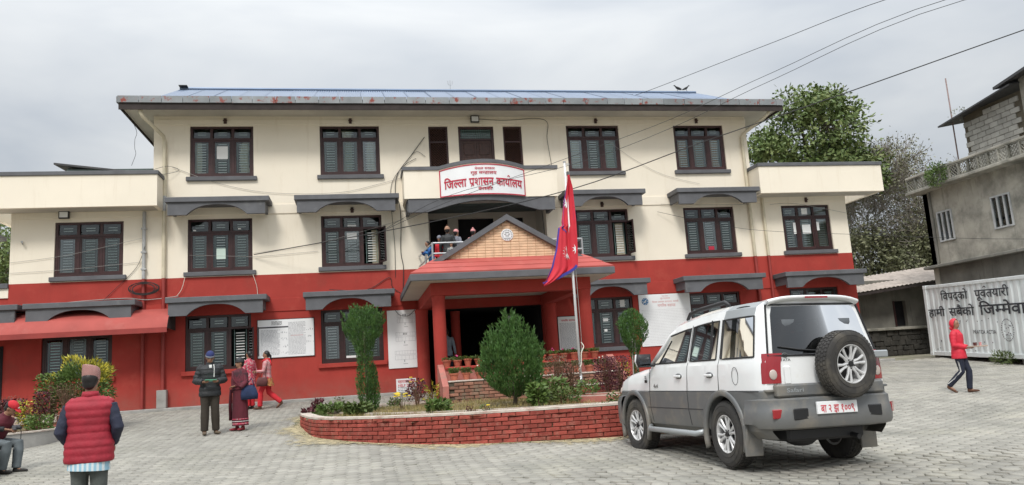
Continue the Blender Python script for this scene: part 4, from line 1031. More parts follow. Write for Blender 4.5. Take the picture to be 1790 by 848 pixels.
# round conifer in the bed
cb = thing('conifer_bush', 'big rounded dark green conifer bush in the middle of the brick planter', 'bush', (3.0, -8.4, .86))
MB().tube([(3.0, -8.4, .80), (3.02, -8.41, 1.05), (3.0, -8.38, 1.4)], [.05, .042, .03], 8).tube([(3.02, -8.41, 1.05), (3.2, -8.45, 1.35)], [.03, .015], 6).tube([(3.02, -8.41, 1.0), (2.85, -8.35, 1.35)], [.03, .015], 6).build('trunk', 'bark', cb, True)
prof = [(.14, .08), (.22, .24), (.36, .44), (.56, .56), (.85, .61), (1.08, .55), (1.24, .43), (1.38, .28), (1.48, .17), (1.6, .04)]
P, D = prof_crown((3.0, -8.4, .86), prof, 15000, .72, .1, .01, 4)
r_ = np.random.RandomState(9)
# flame-like tips standing out of the crown
TP, TD = [], []
for q in range(150):
    zz = r_.uniform(.55, 1.62); R0 = np.interp(zz, [a for a, _ in prof], [b for _, b in prof]) * r_.uniform(.7, 1.02); a = r_.rand() * 2 * PI
    b0 = np.array([3.0 + R0 * math.cos(a), -8.4 + R0 * math.sin(a), .86 + zz]); d0 = np.array([math.cos(a) * .22, math.sin(a) * .22, 1.]); hh = r_.uniform(.12, .36)
    for s_ in range(45):
        t = r_.rand(); TP.append(b0 + d0 * hh * t + r_.normal(0, .018 * (1 - t) + .004, 3)); TD.append(d0 + r_.normal(0, .3, 3))
P = np.vstack([P, np.array(TP)]); D = np.vstack([D, np.array(TD)])
fol('foliage', P, D, np.random.RandomState(2).uniform(.05, .11, len(P)), .0085, 'thuja', cb, 3)
# tall topped cypress at the left
tcy = thing('topiary_cypress', 'slim cypress with a ball-shaped top and bare double stem at the left of the planter', 'tree', (.12, -6.6, .87))
MB().tube([(.12, -6.6, .8), (.10, -6.6, 1.6), (.06, -6.6, 2.6)], [.045, .035, .02], 8).tube([(.24, -6.5, .8), (.27, -6.5, 1.4), (.25, -6.5, 1.75)], [.03, .022, .012], 6).build('trunk', 'bark', tcy, True)
P1, D1 = prof_crown((.06, -6.6, .87), [(.02, .05), (.2, .13), (.5, .17), (.8, .16), (1.1, .15), (1.3, .17), (1.48, .24), (1.65, .33), (1.85, .37), (2.05, .34), (2.18, .25), (2.27, .1)], 9000, .75, 0, 0, 5)
P2, D2 = prof_crown((.25, -6.5, .87), [(.0, .05), (.2, .10), (.45, .11), (.65, .09), (.85, .06), (1.0, .02)], 1600, .8, 0, 0, 6)
P3, D3 = [], []
for q in range(70):
    a = r_.rand() * 2 * PI; zz = r_.uniform(1.55, 2.25); R0 = np.interp(zz, [1.48, 1.65, 1.85, 2.05, 2.27], [.22, .37, .42, .39, .1]); b0 = np.array([.06 + R0 * math.cos(a), -6.6 + R0 * math.sin(a), .87 + zz])
    for s_ in range(22): t = r_.rand(); P3.append(b0 + np.array([math.cos(a) * .06, math.sin(a) * .06, .11]) * t + r_.normal(0, .012, 3)); D3.append(np.array([math.cos(a) * .4, math.sin(a) * .4, 1]) + r_.normal(0, .3, 3))
P = np.vstack([P1, P2, np.array(P3)]); D = np.vstack([D1, D2, np.array(D3)])
fol('foliage', P, D, np.random.RandomState(3).uniform(.04, .09, len(P)), .008, 'thuja', tcy, 7)
# smaller topped cypress at the right
tc2 = thing('topiary_cypress', 'small ball-topped cypress on two thin stems by the parked car', 'tree', (6.15, -7.0, .9))
MB().tube([(6.15, -7.0, .82), (6.17, -7, 1.5), (6.15, -7, 2.2)], [.03, .022, .015], 6).tube([(6.02, -7.05, .82), (6.04, -7.05, 1.4), (6.1, -7, 2.1)], [.02, .016, .01], 6).build('trunk', 'barkpale', tc2, True)
P, D = prof_crown((6.13, -7.0, .9), [(.1, .04), (.7, .06), (.95, .12), (1.1, .22), (1.3, .30), (1.5, .31), (1.7, .24), (1.82, .12), (1.88, .02)], 5500, .7, 0, 0, 8)
fol('foliage', P, D, np.random.RandomState(3).uniform(.04, .085, len(P)), .0085, 'thuja', tc2, 8)

def small_plant(name, label, cat, x, y, h, w, m, n=260, L_=.07, W_=.018, stems=5, group=None, z=None, flowers=None, up=.35, seed=0, stemm='leafbrown', lo=.15):
    z = H(x, y) - .02 if z is None else z
    t = thing(name, label, cat, (x, y, z), 0, group); r_ = np.random.RandomState(seed + int(abs(x * 37 + y * 91)) % 1000)
    s_ = MB()
    for q in range(stems):
        a = r_.rand() * 2 * PI; rr = r_.uniform(.1, .8) * w
        s_.tube([(x + .02 * math.cos(a), y + .02 * math.sin(a), z), (x + rr * .5 * math.cos(a), y + rr * .5 * math.sin(a), z + h * .55), (x + rr * math.cos(a), y + rr * math.sin(a), z + h * r_.uniform(.8, 1))], [.008, .006, .003], 4)
    s_.build('stem', stemm, t)
    a = r_.rand(n) * 2 * PI; zz = r_.uniform(lo, 1, n) * h; rr = w * np.sqrt(r_.rand(n)) * (1 - .5 * (zz / h - .55) ** 2)
    P = np.stack([x + rr * np.cos(a), y + rr * np.sin(a), z + zz], 1); D = np.stack([np.cos(a), np.sin(a), np.full(n, up)], 1) + r_.normal(0, .5, (n, 3))
    fol('leaves', P, D, r_.uniform(.6, 1.2, n) * L_, r_.uniform(.7, 1.2, n) * W_, m, t, 11, kind=None)
    if flowers:
        fm, k, fr = flowers
        for q in range(k):
            a = r_.rand() * 2 * PI; rr = w * r_.uniform(.3, .95); b_ = MB(); c = (x + rr * math.cos(a), y + rr * math.sin(a), z + h * r_.uniform(.85, 1.08))
            for e in range(7):
                g_ = e * 2 * PI / 7; b_.ell((c[0] + fr * .6 * math.cos(g_), c[1] + fr * .6 * math.sin(g_), c[2]), (fr * .5, fr * .35, fr * .3), 5, 4)
            b_.ell(c, (fr * .4,) * 3, 5, 4); b_.build('flower', fm, t)
    return t
small_plant('coleus_plant', 'dark maroon leafy plant at the left tip of the brick planter', 'plant', -1.05, -5.0, .34, .13, 'leafmar', 260, .07, .03)
small_plant('coleus_plant', 'low maroon plant on the coping at the far left tip of the planter', 'plant', -1.22, -5.7, .14, .14, 'leafmar', 160, .06, .028)
small_plant('leafy_plant', 'spreading fresh green plant beside the maroon plants at the planter tip', 'plant', -.72, -5.9, .22, .26, 'leafgreen', 420, .11, .02)
small_plant('flower_seedling', 'thin seedling with pale tops near the back of the planter', 'plant', -.55, -4.6, .33, .1, 'weed', 90, .05, .018, flowers=('flowerw', 3, .012))
small_plant('leafy_plant', 'grey-green leafy plant at the foot of the slim cypress', 'plant', -.12, -7.2, .24, .26, 'weed', 420, .12, .034)
small_plant('marigold_plant', 'plant with a flat cluster of bright yellow flowers at the front bed', 'plant', .82, -7.0, .36, .17, 'weed', 60, .06, .015, flowers=('flowery', 11, .040))
small_plant('dry_shrub', 'thin reddish dry shrub in front of the help desk notice', 'shrub', 1.25, -5.4, .62, .24, 'leafmar', 330, .03, .011, stems=12)
small_plant('flower_plant', 'dark plant with large pale yellow flowers beside the entrance column', 'plant', 1.35, -3.7, .62, .24, 'leafmar', 300, .07, .025, stems=8, flowers=('flowery', 5, .045))
small_plant('leafy_plant', 'broad-leaved green plant near the front of the planter, left of the conifer', 'plant', 1.42, -8.75, .24, .2, 'leafgreen', 260, .13, .036)
small_plant('marigold_plant', 'small plant with a single yellow flower near the planter front', 'plant', 2.2, -9.7, .2, .10, 'weed', 60, .05, .014, flowers=('flowery', 1, .035))
small_plant('seedling', 'tiny dark seedling near the planter front', 'plant', 1.95, -9.5, .16, .08, 'leafmar', 50, .04, .012)
small_plant('poinsettia_shrub', 'bushy broad-leaved green shrub at the foot of the conifer trunk', 'shrub', 3.32, -9.1, .46, .17, 'leafgreen', 420, .11, .035)
small_plant('leafy_shrub', 'loose light green shrub between the conifer and the flagpole', 'shrub', 3.85, -8.0, .48, .34, 'leafgreen', 600, .13, .022, stems=14)
small_plant('leafy_plant', 'low spreading weed with pale green leaves right of the conifer', 'plant', 3.95, -8.6, .34, .36, 'weed', 480, .10, .018, stems=10)
small_plant('dry_shrub', 'tall brown twiggy shrub left of the flagpole', 'shrub', 4.30, -6.9, 1.0, .26, 'leafbrown', 1100, .06, .011, stems=30)
small_plant('dry_shrub', 'brown seedy shrub touching the left side of the flagpole', 'shrub', 4.66, -6.75, .85, .2, 'leafbrown', 800, .055, .011, stems=24)
small_plant('leafy_plant', 'green leaves sprouting at the foot of the flagpole plinth', 'plant', 4.75, -7.7, .4, .22, 'leafgreen', 300, .09, .018)
small_plant('dry_shrub', 'purplish small-leaved shrub right of the flagpole plinth', 'shrub', 5.30, -7.3, .85, .27, 'leafmar', 1500, .04, .016, stems=24)
small_plant('dry_shrub', 'purplish brown shrub against the car bonnet', 'shrub', 5.75, -6.9, .9, .28, 'leafmar', 1300, .04, .015, stems=22)
small_plant('flower_shrub', 'pale yellow flowering shrub before the red wall', 'shrub', 6.35, -5.3, .72, .20, 'leafyel', 260, .06, .016, stems=10)
small_plant('rose_plant', 'low plant with small pale orange blooms near the planter corner', 'plant', 4.75, -9.75, .24, .22, 'weed', 200, .07, .02, flowers=('flowerw', 3, .028))
small_plant('leafy_plant', 'green leafy plant at the planter edge beside the car wheel', 'plant', 5.35, -9.9, .34, .26, 'leafgreen', 320, .09, .022)
small_plant('leafy_plant', 'pale striped leaves sprouting beside the left entrance column', 'plant', 1.65, -4.9, .45, .16, 'leafyel', 110, .16, .016, stems=6)
small_plant('seedling', 'single dark stake-like seedling behind the kerb', 'plant', .05, -4.2, .22, .05, 'leafbrown', 30, .04, .01)
small_plant('leafy_plant', 'small green plant behind the yellow flowers', 'plant', .75, -4.4, .22, .16, 'weed', 140, .07, .02)
# dry grass over the lawn and weeds along the rim
r_ = np.random.RandomState(21); P = []
while len(P) < 9000:
    x, y = r_.uniform(-.5, 6.5), r_.uniform(-10, -5.7)
    if inpoly(x, y, poly) and (y > -9.2 + .25 * abs(x - 3) or r_.rand() < .15): P.append((x, y, H(x, y) - .01))
P = np.array(P); D = np.stack([r_.normal(0, .35, len(P)), r_.normal(0, .35, len(P)), np.ones(len(P))], 1)
V, F = blades(P, D, r_.uniform(.04, .13, len(P)), .004, 5)
link(qmesh('dry_grass', V, F, 'drygrass'), 'dry_grass', None, False, label='dry yellow grass on the bed inside the brick planter', cat='grass', kind='stuff')
P = []
for q in range(260):
    i = r_.randint(0, len(ppath)); c = ppath[i] + (np.array([3.2, -7]) - ppath[i]) * r_.uniform(.04, .11); 
    if c[1] > -4.5: continue
    for s_ in range(12): P.append((c[0] + r_.normal(0, .05), c[1] + r_.normal(0, .05), H(c[0], c[1])))
P = np.array(P); D = np.stack([r_.normal(0, .8, len(P)), r_.normal(0, .8, len(P)), np.ones(len(P))], 1); V, F = blades(P, D, r_.uniform(.02, .09, len(P)), .008, 6)
link(qmesh('weeds', V, F, 'weed'), 'weeds', None, False, label='small green weeds growing along the inside of the planter rim', cat='weeds', kind='stuff')
P = []
for q in range(420):
    i = r_.randint(0, len(ppath)); p_ = ppath[i]; c = p_ + (p_ - np.array([3.2, -7])) * r_.uniform(.012, .03)
    if p_[1] > -5: continue
    for s_ in range(5): P.append((c[0] + r_.normal(0, .03), c[1] + r_.normal(0, .03), zg(c[0], c[1]) - .005))
P = np.array(P); D = np.stack([r_.normal(0, .8, len(P)), r_.normal(0, .8, len(P)), np.ones(len(P))], 1); V, F = blades(P, D, r_.uniform(.01, .045, len(P)), .006, 7)
link(qmesh('weeds', V, F, 'weed'), 'weeds', None, False, label='moss and tiny weeds where the planter bricks meet the paving', cat='weeds', kind='stuff')

# flower pots on the stand: two rows
def pot_mesh(rt=.11, h=.17):
    return MB().lathe([(rt * .62, 0), (rt * .92, h * .8), (rt * 1.06, h * .8), (rt * 1.08, h), (rt * .92, h), (rt * .86, h * .88), (.001, h * .88)], 14).mesh('pot', 'terracotta', 'auto')
PM = pot_mesh()
tops = ['upper', 'lower']
def pot(x, y, z, label, m, flower=None, n=110, hh=.12, seed=0, grp=None):
    t = thing('flower_pot', label, 'flower pot', (x, y, z), rnd.uniform(0, 6), grp)
    s_ = rnd.uniform(.92, 1.08); o = link(PM, 'pot', t, False); o.scale = (s_, s_, rnd.uniform(.92, 1.05))
    r_ = np.random.RandomState(seed); a = r_.rand(n) * 2 * PI; rr = .11 * np.sqrt(r_.rand(n)); P = np.stack([rr * np.cos(a), rr * np.sin(a), .15 + r_.rand(n) * hh * .6], 1)
    D = np.stack([np.cos(a), np.sin(a), np.full(n, .9)], 1) + r_.normal(0, .4, (n, 3))
    V, F = blades(P, D, r_.uniform(.03, .08, n), .014, seed); link(qmesh('leaves', V, F, m), 'leaves', t, False)
    if flower:
        for q in range(3): MB().ell((r_.uniform(-.06, .06), r_.uniform(-.06, .06), .17 + hh * r_.uniform(.6, 1)), (.022, .022, .018), 6, 4).build('flower', flower, t, world=False)
names_u = ['first pot from the left on the upper tier, nearly bare', 'second pot from the left on the upper tier, small leaves', 'third pot from the left on the upper tier, green rosette', 'fourth pot from the left on the upper tier, next to the conifer']
xs_u = [2.05, 2.31, 2.57, 2.84]
for i, x in enumerate(xs_u): pot(x, -4.82, 1.732, 'terracotta pot: ' + names_u[i], 'weed' if i != 2 else 'leafgreen', 'flowerp' if i in (1,) else None, 60 if i == 0 else 130, .10, i + 1, 'terracotta pots on the stand')
xr = [3.11, 3.38, 3.65, 3.92, 4.19, 4.46, 4.75, 5.02, 5.29, 5.56, 5.83]
lab = ['terracotta pot on the upper tier just behind the conifer, left of its middle', 'terracotta pot on the upper tier hidden behind the conifer crown', 'terracotta pot on the upper tier straight behind the conifer', 'terracotta pot on the upper tier behind the right half of the conifer', 'terracotta pot on the upper tier peeping out right of the conifer', 'terracotta pot with pink bloom, sixth from the right on the upper tier', 'terracotta pot with magenta bloom, fifth from the right on the upper tier', 'terracotta pot with dark red bloom, fourth from the right on the upper tier', 'terracotta pot left of the flagpole on the upper tier', 'terracotta pot right of the flagpole on the upper tier', 'last terracotta pot at the right end of the upper tier']
for i, x in enumerate(xr): pot(x, -4.82 + rnd.uniform(-.02, .02), 1.732, lab[i], rnd.choice(['weed', 'leafgreen']), 'flowerp' if 4 <= i <= 8 else None, 130, .13, i + 20, 'terracotta pots on the stand')
xl = [2.15, 2.45, 2.78, 4.45, 4.75, 5.20, 5.52, 5.83]
lab = ['leftmost pot on the lower tier, overgrown with weeds', 'mossy pale pot, second from the left on the lower tier', 'clean red pot, third from the left on the lower tier', 'pot on the lower tier just right of the conifer', 'pot on the lower tier with a red-leaved plant', 'large pot on the lower tier left of the flagpole', 'large pot on the lower tier right of the flagpole', 'pot with drooping flowers at the right end of the lower tier']
for i, x in enumerate(xl): pot(x, -5.35 + rnd.uniform(-.03, .03), 1.402, 'terracotta ' + lab[i], rnd.choice(['weed', 'leafgreen']), 'flowerw' if i in (2, 4, 7) else None, 220, .2, i + 50, 'terracotta pots on the stand')

# flagpole on its plinth, flag hanging
fp = thing('flagpole', 'tall slim white flagpole on a red plinth in the planter', 'flagpole', (4.98, -6.4, .85))
MB().bbox(4.8, 5.62, -6.6, -5.9, .84, 1.10, .012).build('plinth', 'red', fp); MB().bbox(4.78, 5.64, -6.62, -5.88, 1.101, 1.125, .006).build('plinth_top', 'cope', fp)
MB().tube([(4.98, -6.4, .86), (4.98, -6.4, 4.0), (4.98, -6.4, 6.46)], [.034, .030, .025], 12).build('pole', 'polewhite', fp, True)
MB().tube([(4.98, -6.4, .95), (4.98, -6.4, 1.35)], [.039, .038], 12).build('pole_foot', 'steel', fp, True)
MB().lathe([(.001, 6.455), (.036, 6.455), (.036, 6.475), (.001, 6.475)], 12, (4.98, -6.4, 0)).build('pole_cap', 'steel', fp)
MB().box(4.98, 5.1, -6.405, -6.395, 6.40, 6.42).build('pulley_arm', 'steel', fp)
cable([(5.08, -6.4, 6.4), (5.055, -6.42, 5.2), (5.05, -6.43, 3.6), (5.06, -6.42, 2.3), (5.03, -6.43, 1.9)], .006).build('halyard', 'wiregrey', fp)
cable([(5.04, -6.43, 2.1), (5.09, -6.45, 2.0), (5.02, -6.47, 1.85), (5.0, -6.46, 1.6), (4.93, -6.45, 1.45)], .012).build('rope_tail', 'flowerw', fp)
MB().grid([[(5.04, -6.46, 2.02), (5.10, -6.45, 2.0)], [(5.03, -6.47, 1.82), (5.09, -6.46, 1.84)], [(5.05, -6.46, 1.78), (5.07, -6.46, 1.76)]]).build('blue_rag', 'bluerag', fp) if False else None
M['flagred'] = mat('flag_red_cloth', (.60, .03, .05), .8, var=.06, bump=.1)
M['flagblue'] = mat('flag_blue_cloth', (.05, .05, .30), .8, var=.06)
fl = thing('flag', 'red double-pennant flag with blue edges hanging limp on the flagpole', 'flag', (4.98, -6.4, 3.5))
# outline left edge / right edge by height (metres), folds in depth
Zs = np.linspace(6.12, 3.50, 60)
lx = lambda z: np.interp(z, [3.50, 3.62, 3.9, 4.3, 4.85, 4.88, 4.95, 5.5, 5.9, 6.12], [4.24, 4.33, 4.47, 4.60, 4.70, 4.80, 4.78, 4.87, 4.98, 5.02])
rx = lambda z: np.interp(z, [3.50, 3.60, 3.70, 3.80, 3.88, 3.95, 5.0, 5.8, 6.12], [4.245, 4.55, 4.78, 4.98, 5.07, 5.10, 5.13, 5.13, 5.06])
rows = []
for z in Zs:
    r0 = []
    for i in range(25):
        t = i / 24; x = lx(z) + (rx(z) - lx(z)) * t; w = rx(z) - lx(z)
        r0.append((x, -6.46 - .05 * math.sin(t * 9 + z * 1.2) * min(1, w / .35) - .025 * math.sin(t * 21 + z * 2.5), z - .06 * math.sin(t * 3) * (1 if z < 4 else 0)))
    rows.append(r0)
mf = MB().grid(rows)
fo_ = mf.build('cloth', 'flagred', fl, True)
sm = fo_.modifiers.new('s', 'SOLIDIFY'); sm.thickness = .006; sm.offset = 0
# blue hem follows the edges
hem = MB(); off = .008
def hemstrip(ids):
    for a, b_ in ids: pass
L1 = [Vector(r0[0]) + Vector((0, -off, 0)) for r0 in rows]; L2 = [Vector(r0[2]) * .5 + Vector(r0[1]) * .5 + Vector((0, -off - .002, 0)) for r0 in rows]
hem.grid([[tuple(v) for v in L1], [tuple(v) for v in L2]])
B1 = [Vector(rows[-1 - 0][i]) for i in range(25)]
Rr = [r0 for r0 in rows if r0[24][2] < 3.93]
hem.grid([[tuple(Vector(r0[24]) + Vector((.004, -off, -.01))) for r0 in Rr], [tuple(Vector(r0[24]) + Vector((-.03, -off - .002, .045))) for r0 in Rr]])
Ru = [r0 for r0 in rows if r0[24][2] > 5.0]
hem.grid([[tuple(Vector(r0[24]) + Vector((.002, -off, 0))) for r0 in Ru], [tuple(Vector(r0[20]) + Vector((0, -off - .001, 0))) for r0 in Ru]])
k0 = min(range(len(rows)), key=lambda i: abs(rows[i][0][2] - 4.88))
hem.grid([[tuple(Vector(rows[k0 + int(i * .35)][i]) + Vector((0, -off - .003, 0))) for i in range(0, 13)], [tuple(Vector(rows[k0 + int(i * .35)][i]) + Vector((0, -off - .004, -.035))) for i in range(0, 13)]])
hem.build('blue_edge', 'flagblue', fl, True)
def surf(u, z):  # point on the cloth nearest x=u
    t = (u - lx(z)) / (rx(z) - lx(z)); w = rx(z) - lx(z)
    return (u, -6.46 - .05 * math.sin(t * 9 + z * 1.2) * min(1, w / .35) - .025 * math.sin(t * 21 + z * 2.5) - .012, z)
def emblem(cx, cz, r0, r1, n, a0=0, a1=2 * PI):
    mb = MB(); k = 2 * n; pts = [(cx, cz)]
    for i in range(k + 1):
        a = a0 + (a1 - a0) * i / k; r_ = r1 if i % 2 else r0
        pts.append((cx + r_ * math.cos(a) * .8, cz + r_ * math.sin(a) * 1.15))
    mb.add([surf(x, z) for x, z in pts], [(0, i, i + 1) for i in range(1, k + 1)]); return mb
emblem(4.86, 4.22, .085, .15, 8, PI * .5, PI * 1.75).build('sun_emblem', 'signwhite', fl)
emblem(5.075, 4.30, .04, .12, 4, PI * .5, PI * 1.5).build('sun_emblem', 'signwhite', fl)
e = emblem(4.935, 5.42, .07, .12, 5, PI * .55, PI * 1.5); e.build('moon_emblem', 'signwhite', fl)

# ---- notice boards on the wall
M['ink'] = mat('faded_print', (.38, .39, .41), .8, var=.1); M['inkdark'] = mat('black_print', (.06, .06, .07), .8, var=.1); M['inkred'] = mat('red_print', (.60, .10, .12), .8, var=.1); M['inkpink'] = mat('faded_red_print', (.68, .42, .42), .8, var=.08); M['inkblue'] = mat('blue_emblem_print', (.07, .19, .36), .7, var=.15)
def board(name, label, x0, x1, z0, z1, y=-.03, tilt=0, m='signwhite', frame=None):
    t = thing(name, label, 'notice board', ((x0 + x1) / 2, y, z0)); MB().bbox(x0, x1, y, y + .025, z0, z1, .003).build('panel', m, t)
    if frame: MB().box(x0 - .02, x1 + .02, y + .004, y + .022, z0 - .02, z1 + .02).build('frame', frame, t)
    return t
def lines(x0, x1, z0, z1, step, y, ragged=.2, th=.3, seed=0, dash=True):
    r_ = random.Random(seed); mb = MB(); z = z1
    while z > z0:
        x = x0; xe = x1 - (x1 - x0) * ragged * r_.random() * (r_.random() < .4)
        while x < xe:
            w = r_.uniform(.02, .09); mb.box(x, min(x + w, xe), y - .0015, y, z - step * th, z); x += w + r_.uniform(.008, .02)
        z -= step
    return mb
t = board('notice_board', 'wide white notice board of printed rules between the first two ground-floor windows', -2.99, -1.38, 2.36, 3.47, frame='wood')
MB().box(-2.985, -2.955, -.034, -.0305, 2.42, 3.28).box(-2.985, -2.12, -.034, -.0305, 3.23, 3.27).build('black_band', 'inkdark', t)
fn = lambda y: (lambda u, v: (u, y, v))
lines(-2.90, -2.36, 2.42, 3.17, .036, -.031, .15, .4, 1).build('print', 'ink', t, kind='stuff'); lines(-2.12, -1.62, 2.42, 3.38, .036, -.031, .15, .4, 2).build('print', 'ink', t, kind='stuff')
q = MB(); rr = random.Random(3)
for cx_, cz_ in ((-2.24, 3.06), (-2.24, 2.88), (-2.24, 2.66), (-2.24, 2.47), (-1.5, 3.14), (-1.5, 2.93), (-1.5, 2.78)):
    for e_ in range(7): a = cx_ + rr.uniform(-.1, .1); b_ = cz_ + rr.uniform(-.03, .03); q.box(a, a + .014, -.0325, -.031, b_, b_ + rr.uniform(.015, .04))
q.build('sketches', 'ink', t); lines(-2.6, -2.3, 3.33, 3.42, .03, -.031, 0, .4, 5).build('heading', 'inkdark', t)
lines(-2.04, -1.7, 2.95, 2.99, .1, -.0325, 0, .1, 6).build('red_line', 'inkred', t)
t = board('plan_banner', 'tall white banner with three faint floor plans left of the entrance', .80, 1.68, 1.82, 3.58)
def rectl(mb, x0, x1, z0, z1, y=-.033, w=.006):
    mb.box(x0, x1, y, y + .002, z0, z0 + w).box(x0, x1, y, y + .002, z1 - w, z1).box(x0, x0 + w, y, y + .002, z0 + w, z1 - w).box(x1 - w, x1, y, y + .002, z0 + w, z1 - w)
q = MB()
for cz_, w_ in ((3.32, .54), (2.76, .60), (2.20, .64)):
    x1_ = 1.64; x0_ = x1_ - w_; rectl(q, x0_, x1_, cz_ + .03, cz_ + .14); rectl(q, x0_, x1_ - .0, cz_ - .13, cz_ - .0); rr = random.Random(int(cz_ * 10))
    for e_ in range(7): x = x0_ + (e_ + .5) * w_ / 7.5; q.box(x, x + .004, -.033, -.031, cz_ + .036, cz_ + .134); 
    for e_ in range(5): x = x0_ + (e_ + .7) * w_ / 5.5; q.box(x, x + .004, -.033, -.031, cz_ - .124, cz_ - .006)
    q.box(x0_ + w_ * .42, x0_ + w_ * .46, -.033, -.031, cz_ - .2, cz_ - .13).box(x0_ + w_ * .38, x0_ + w_ * .6, -.033, -.031, cz_ - .26, cz_ - .245)
q.build('floor_plans', 'ink', t)
q = MB()
for cz_ in (3.42, 2.85): 
    for e_ in range(3): q.box(1.27 + e_ * .04, 1.29 + e_ * .04, -.0335, -.0335 + .002, cz_ - .03, cz_ + .03)
q.build('plan_mark', 'inkdark', t)
cable([(1.05, -.035, 3.59), (1.2, -.06, 3.42), (1.45, -.06, 3.40), (1.66, -.04, 3.58)], .008).build('loose_wire', 'wire', t)
t = board('help_desk_sign', 'small white help desk sign with red lettering at the foot of the wall', 1.00, 1.60, 1.115, 1.50, -.05)
q = MB(); lettering(q, ['स', 'ह', 'ा', 'य', 'त', 'ा', ' ', 'क', 'क', '्', 'ष'], 1.3, 1.42, .50, .085, .02, fn(-.0525)); lettering(q, list('HELP') + [' '] + list('DESK'), 1.3, 1.30, .50, .08, .02, fn(-.0525)); q.build('lettering', 'inkred', t)
lines(1.05, 1.55, 1.14, 1.25, .045, -.052, .1, .3, 8).build('print', 'inkdark', t)
t = board('notice_board', 'grey printed notice board beside the right entrance column', 6.17, 6.82, 2.05, 3.12, m='paper', frame='board')
q = MB(); lettering(q, ['न', 'ा', 'ग', 'र', 'ि', 'क', ' ', 'व', 'ड', 'ा', 'प', 'त', '+s'], 6.5, 3.0, .45, .06, .02, fn(-.033)); lines(6.22, 6.78, 3.05, 3.09, .05, -.032, 0, .5, 9).add([], []); q.build('heading', 'inkred', t)
lines(6.21, 6.79, 2.1, 2.92, .031, -.031, .12, .5, 10).build('print', 'ink', t, kind='stuff')
t = board('citizen_charter_board', 'big white charter board with a round blue emblem right of the entrance', 8.93, 10.72, 2.02, 3.70)
MB().lathe([(.001, 0), (.115, 0), (.115, .004), (.001, .004)], 24, (9.15, -.037, 3.48), 'y').build('emblem', 'inkblue', t)
q = MB()
for e_ in range(8): a = e_ * PI / 4; q.ell((9.15 + .088 * math.cos(a), -.04, 3.48 + .088 * math.sin(a)), (.014, .004, .014), 6, 4)
q.ell((9.13, -.04, 3.46), (.05, .004, .02), 8, 4).ell((9.17, -.04, 3.50), (.03, .004, .02), 8, 4); q.build('emblem_relief', 'signwhite', t)
q = MB(); lettering(q, ['न', 'े', 'प', 'ा', 'ल', ' ', 'स', 'र', 'क', 'ा', 'र'], 9.85, 3.63, .22, .035, .02, fn(-.033)); lettering(q, ['ग', 'ृ', 'ह', ' ', 'म', 'न/', 'त', '+s', 'ा', 'ल', 'य'], 9.85, 3.56, .34, .05, .02, fn(-.033))
lettering(q, ['ि', 'ज', 'ल/', 'ल', 'ा', ' ', 'प', '+s', 'श', 'ा', 'स', 'न', ' ', 'क', 'ा', 'य', '+r', 'ा', 'ल', 'य', ',', ' ', 'क', 'ा', 'स/', 'क', 'ी'], 9.85, 3.45, .92, .055, .015, fn(-.033)); q.build('heading', 'inkpink', t)
q = MB(); lettering(q, ['न', 'ा', 'ग', 'ि', 'र', 'क', ' ', 'व', 'ड', 'ा', 'प', 'त', '+s'], 9.88, 3.33, .62, .09, .02, fn(-.033)); q.build('title', 'inkpink', t)
M['inkfaint'] = mat('faint_print', (.70, .70, .71), .8, var=.03)
lines(9.0, 10.65, 2.1, 3.2, .05, -.031, .1, .35, 12).build('print', 'inkfaint', t, kind='stuff')

# ---- raised bed at the left
bed = thing('raised_bed', 'low rough cement wall holding a flower bed at the left edge of the yard', 'planter', (-7.2, -5.5, .6))
bp = crm([(-10.5, -9.5), (-8.6, -7.9), (-6.95, -6.65), (-6.42, -5.85), (-6.55, -4.6), (-6.9, -2.6)], 6)
wallstrip(bp, lambda p_: zg(*p_) - .08, .93, .16, 'apron', 'bed_wall', bed); wallstrip(bp, lambda p_: .931, .96, .2, 'cope', 'coping', bed, .02)
MB().grid([[(x, y, .90 + .03 * math.sin(x * 5 + y * 3)) for x in np.linspace(-11.5, -6.55 - (0 if y > -6 else (-6 - y) * 1.15), 12)] for y in np.linspace(-8.6, -2.6, 12)]).build('soil', 'soil', bed, True)
MB().bbox(-10.8, -6.95, -2.6, -2.45, .8, 1.14, .01).build('back_kerb', 'copepink', bed)
MB().bbox(-10.8, -6.95, -2.62, -2.43, 1.141, 1.165, .008).build('kerb_top', 'cope', bed)
t = thing('stencilled_kerb_sign', 'pale stencilled strip with dark letters behind the maroon flowers', 'sign', (-7.9, -2.7, 1.17))
MB().bbox(-8.55, -7.45, -2.66, -2.63, 1.0, 1.20, .004).build('panel', 'cope', t); q = MB(); lettering(q, list('TRUST'), -8.0, 1.10, .75, .13, .02, fn(-2.665)); q.build('lettering', 'inkdark', t)
cr_ = thing('croton_bush', 'large croton bush with bright yellow upper leaves in the left bed', 'bush', (-6.45, -4.15, .9))
q = MB()
for e_ in range(9):
    a = rnd.uniform(0, 6.28); q.tube([(-6.5 + .05 * math.cos(a), -4.15, .88), (-6.5 + .25 * math.cos(a), -4.15 + .2 * math.sin(a), 1.4), (-6.45 + .45 * math.cos(a), -4.15 + .4 * math.sin(a), 2.0)], [.02, .014, .008], 5)
q.build('stem', 'bark', cr_)
def blob(c, r3, n, up, seed, shell=.5):
    r_ = np.random.RandomState(seed); d = r_.normal(size=(n, 3)); d /= np.linalg.norm(d, axis=1)[:, None]; rad = (1 - shell * r_.rand(n) ** 1.6)[:, None]
    lump = (1 + .16 * np.sin(d[:, 0] * 5 + d[:, 2] * 4) + .12 * np.sin(d[:, 1] * 9 + d[:, 0] * 7))[:, None]
    return np.array(c) + d * rad * lump * np.array(r3), d + np.array([0, 0, up]) + r_.normal(0, .45, (n, 3))
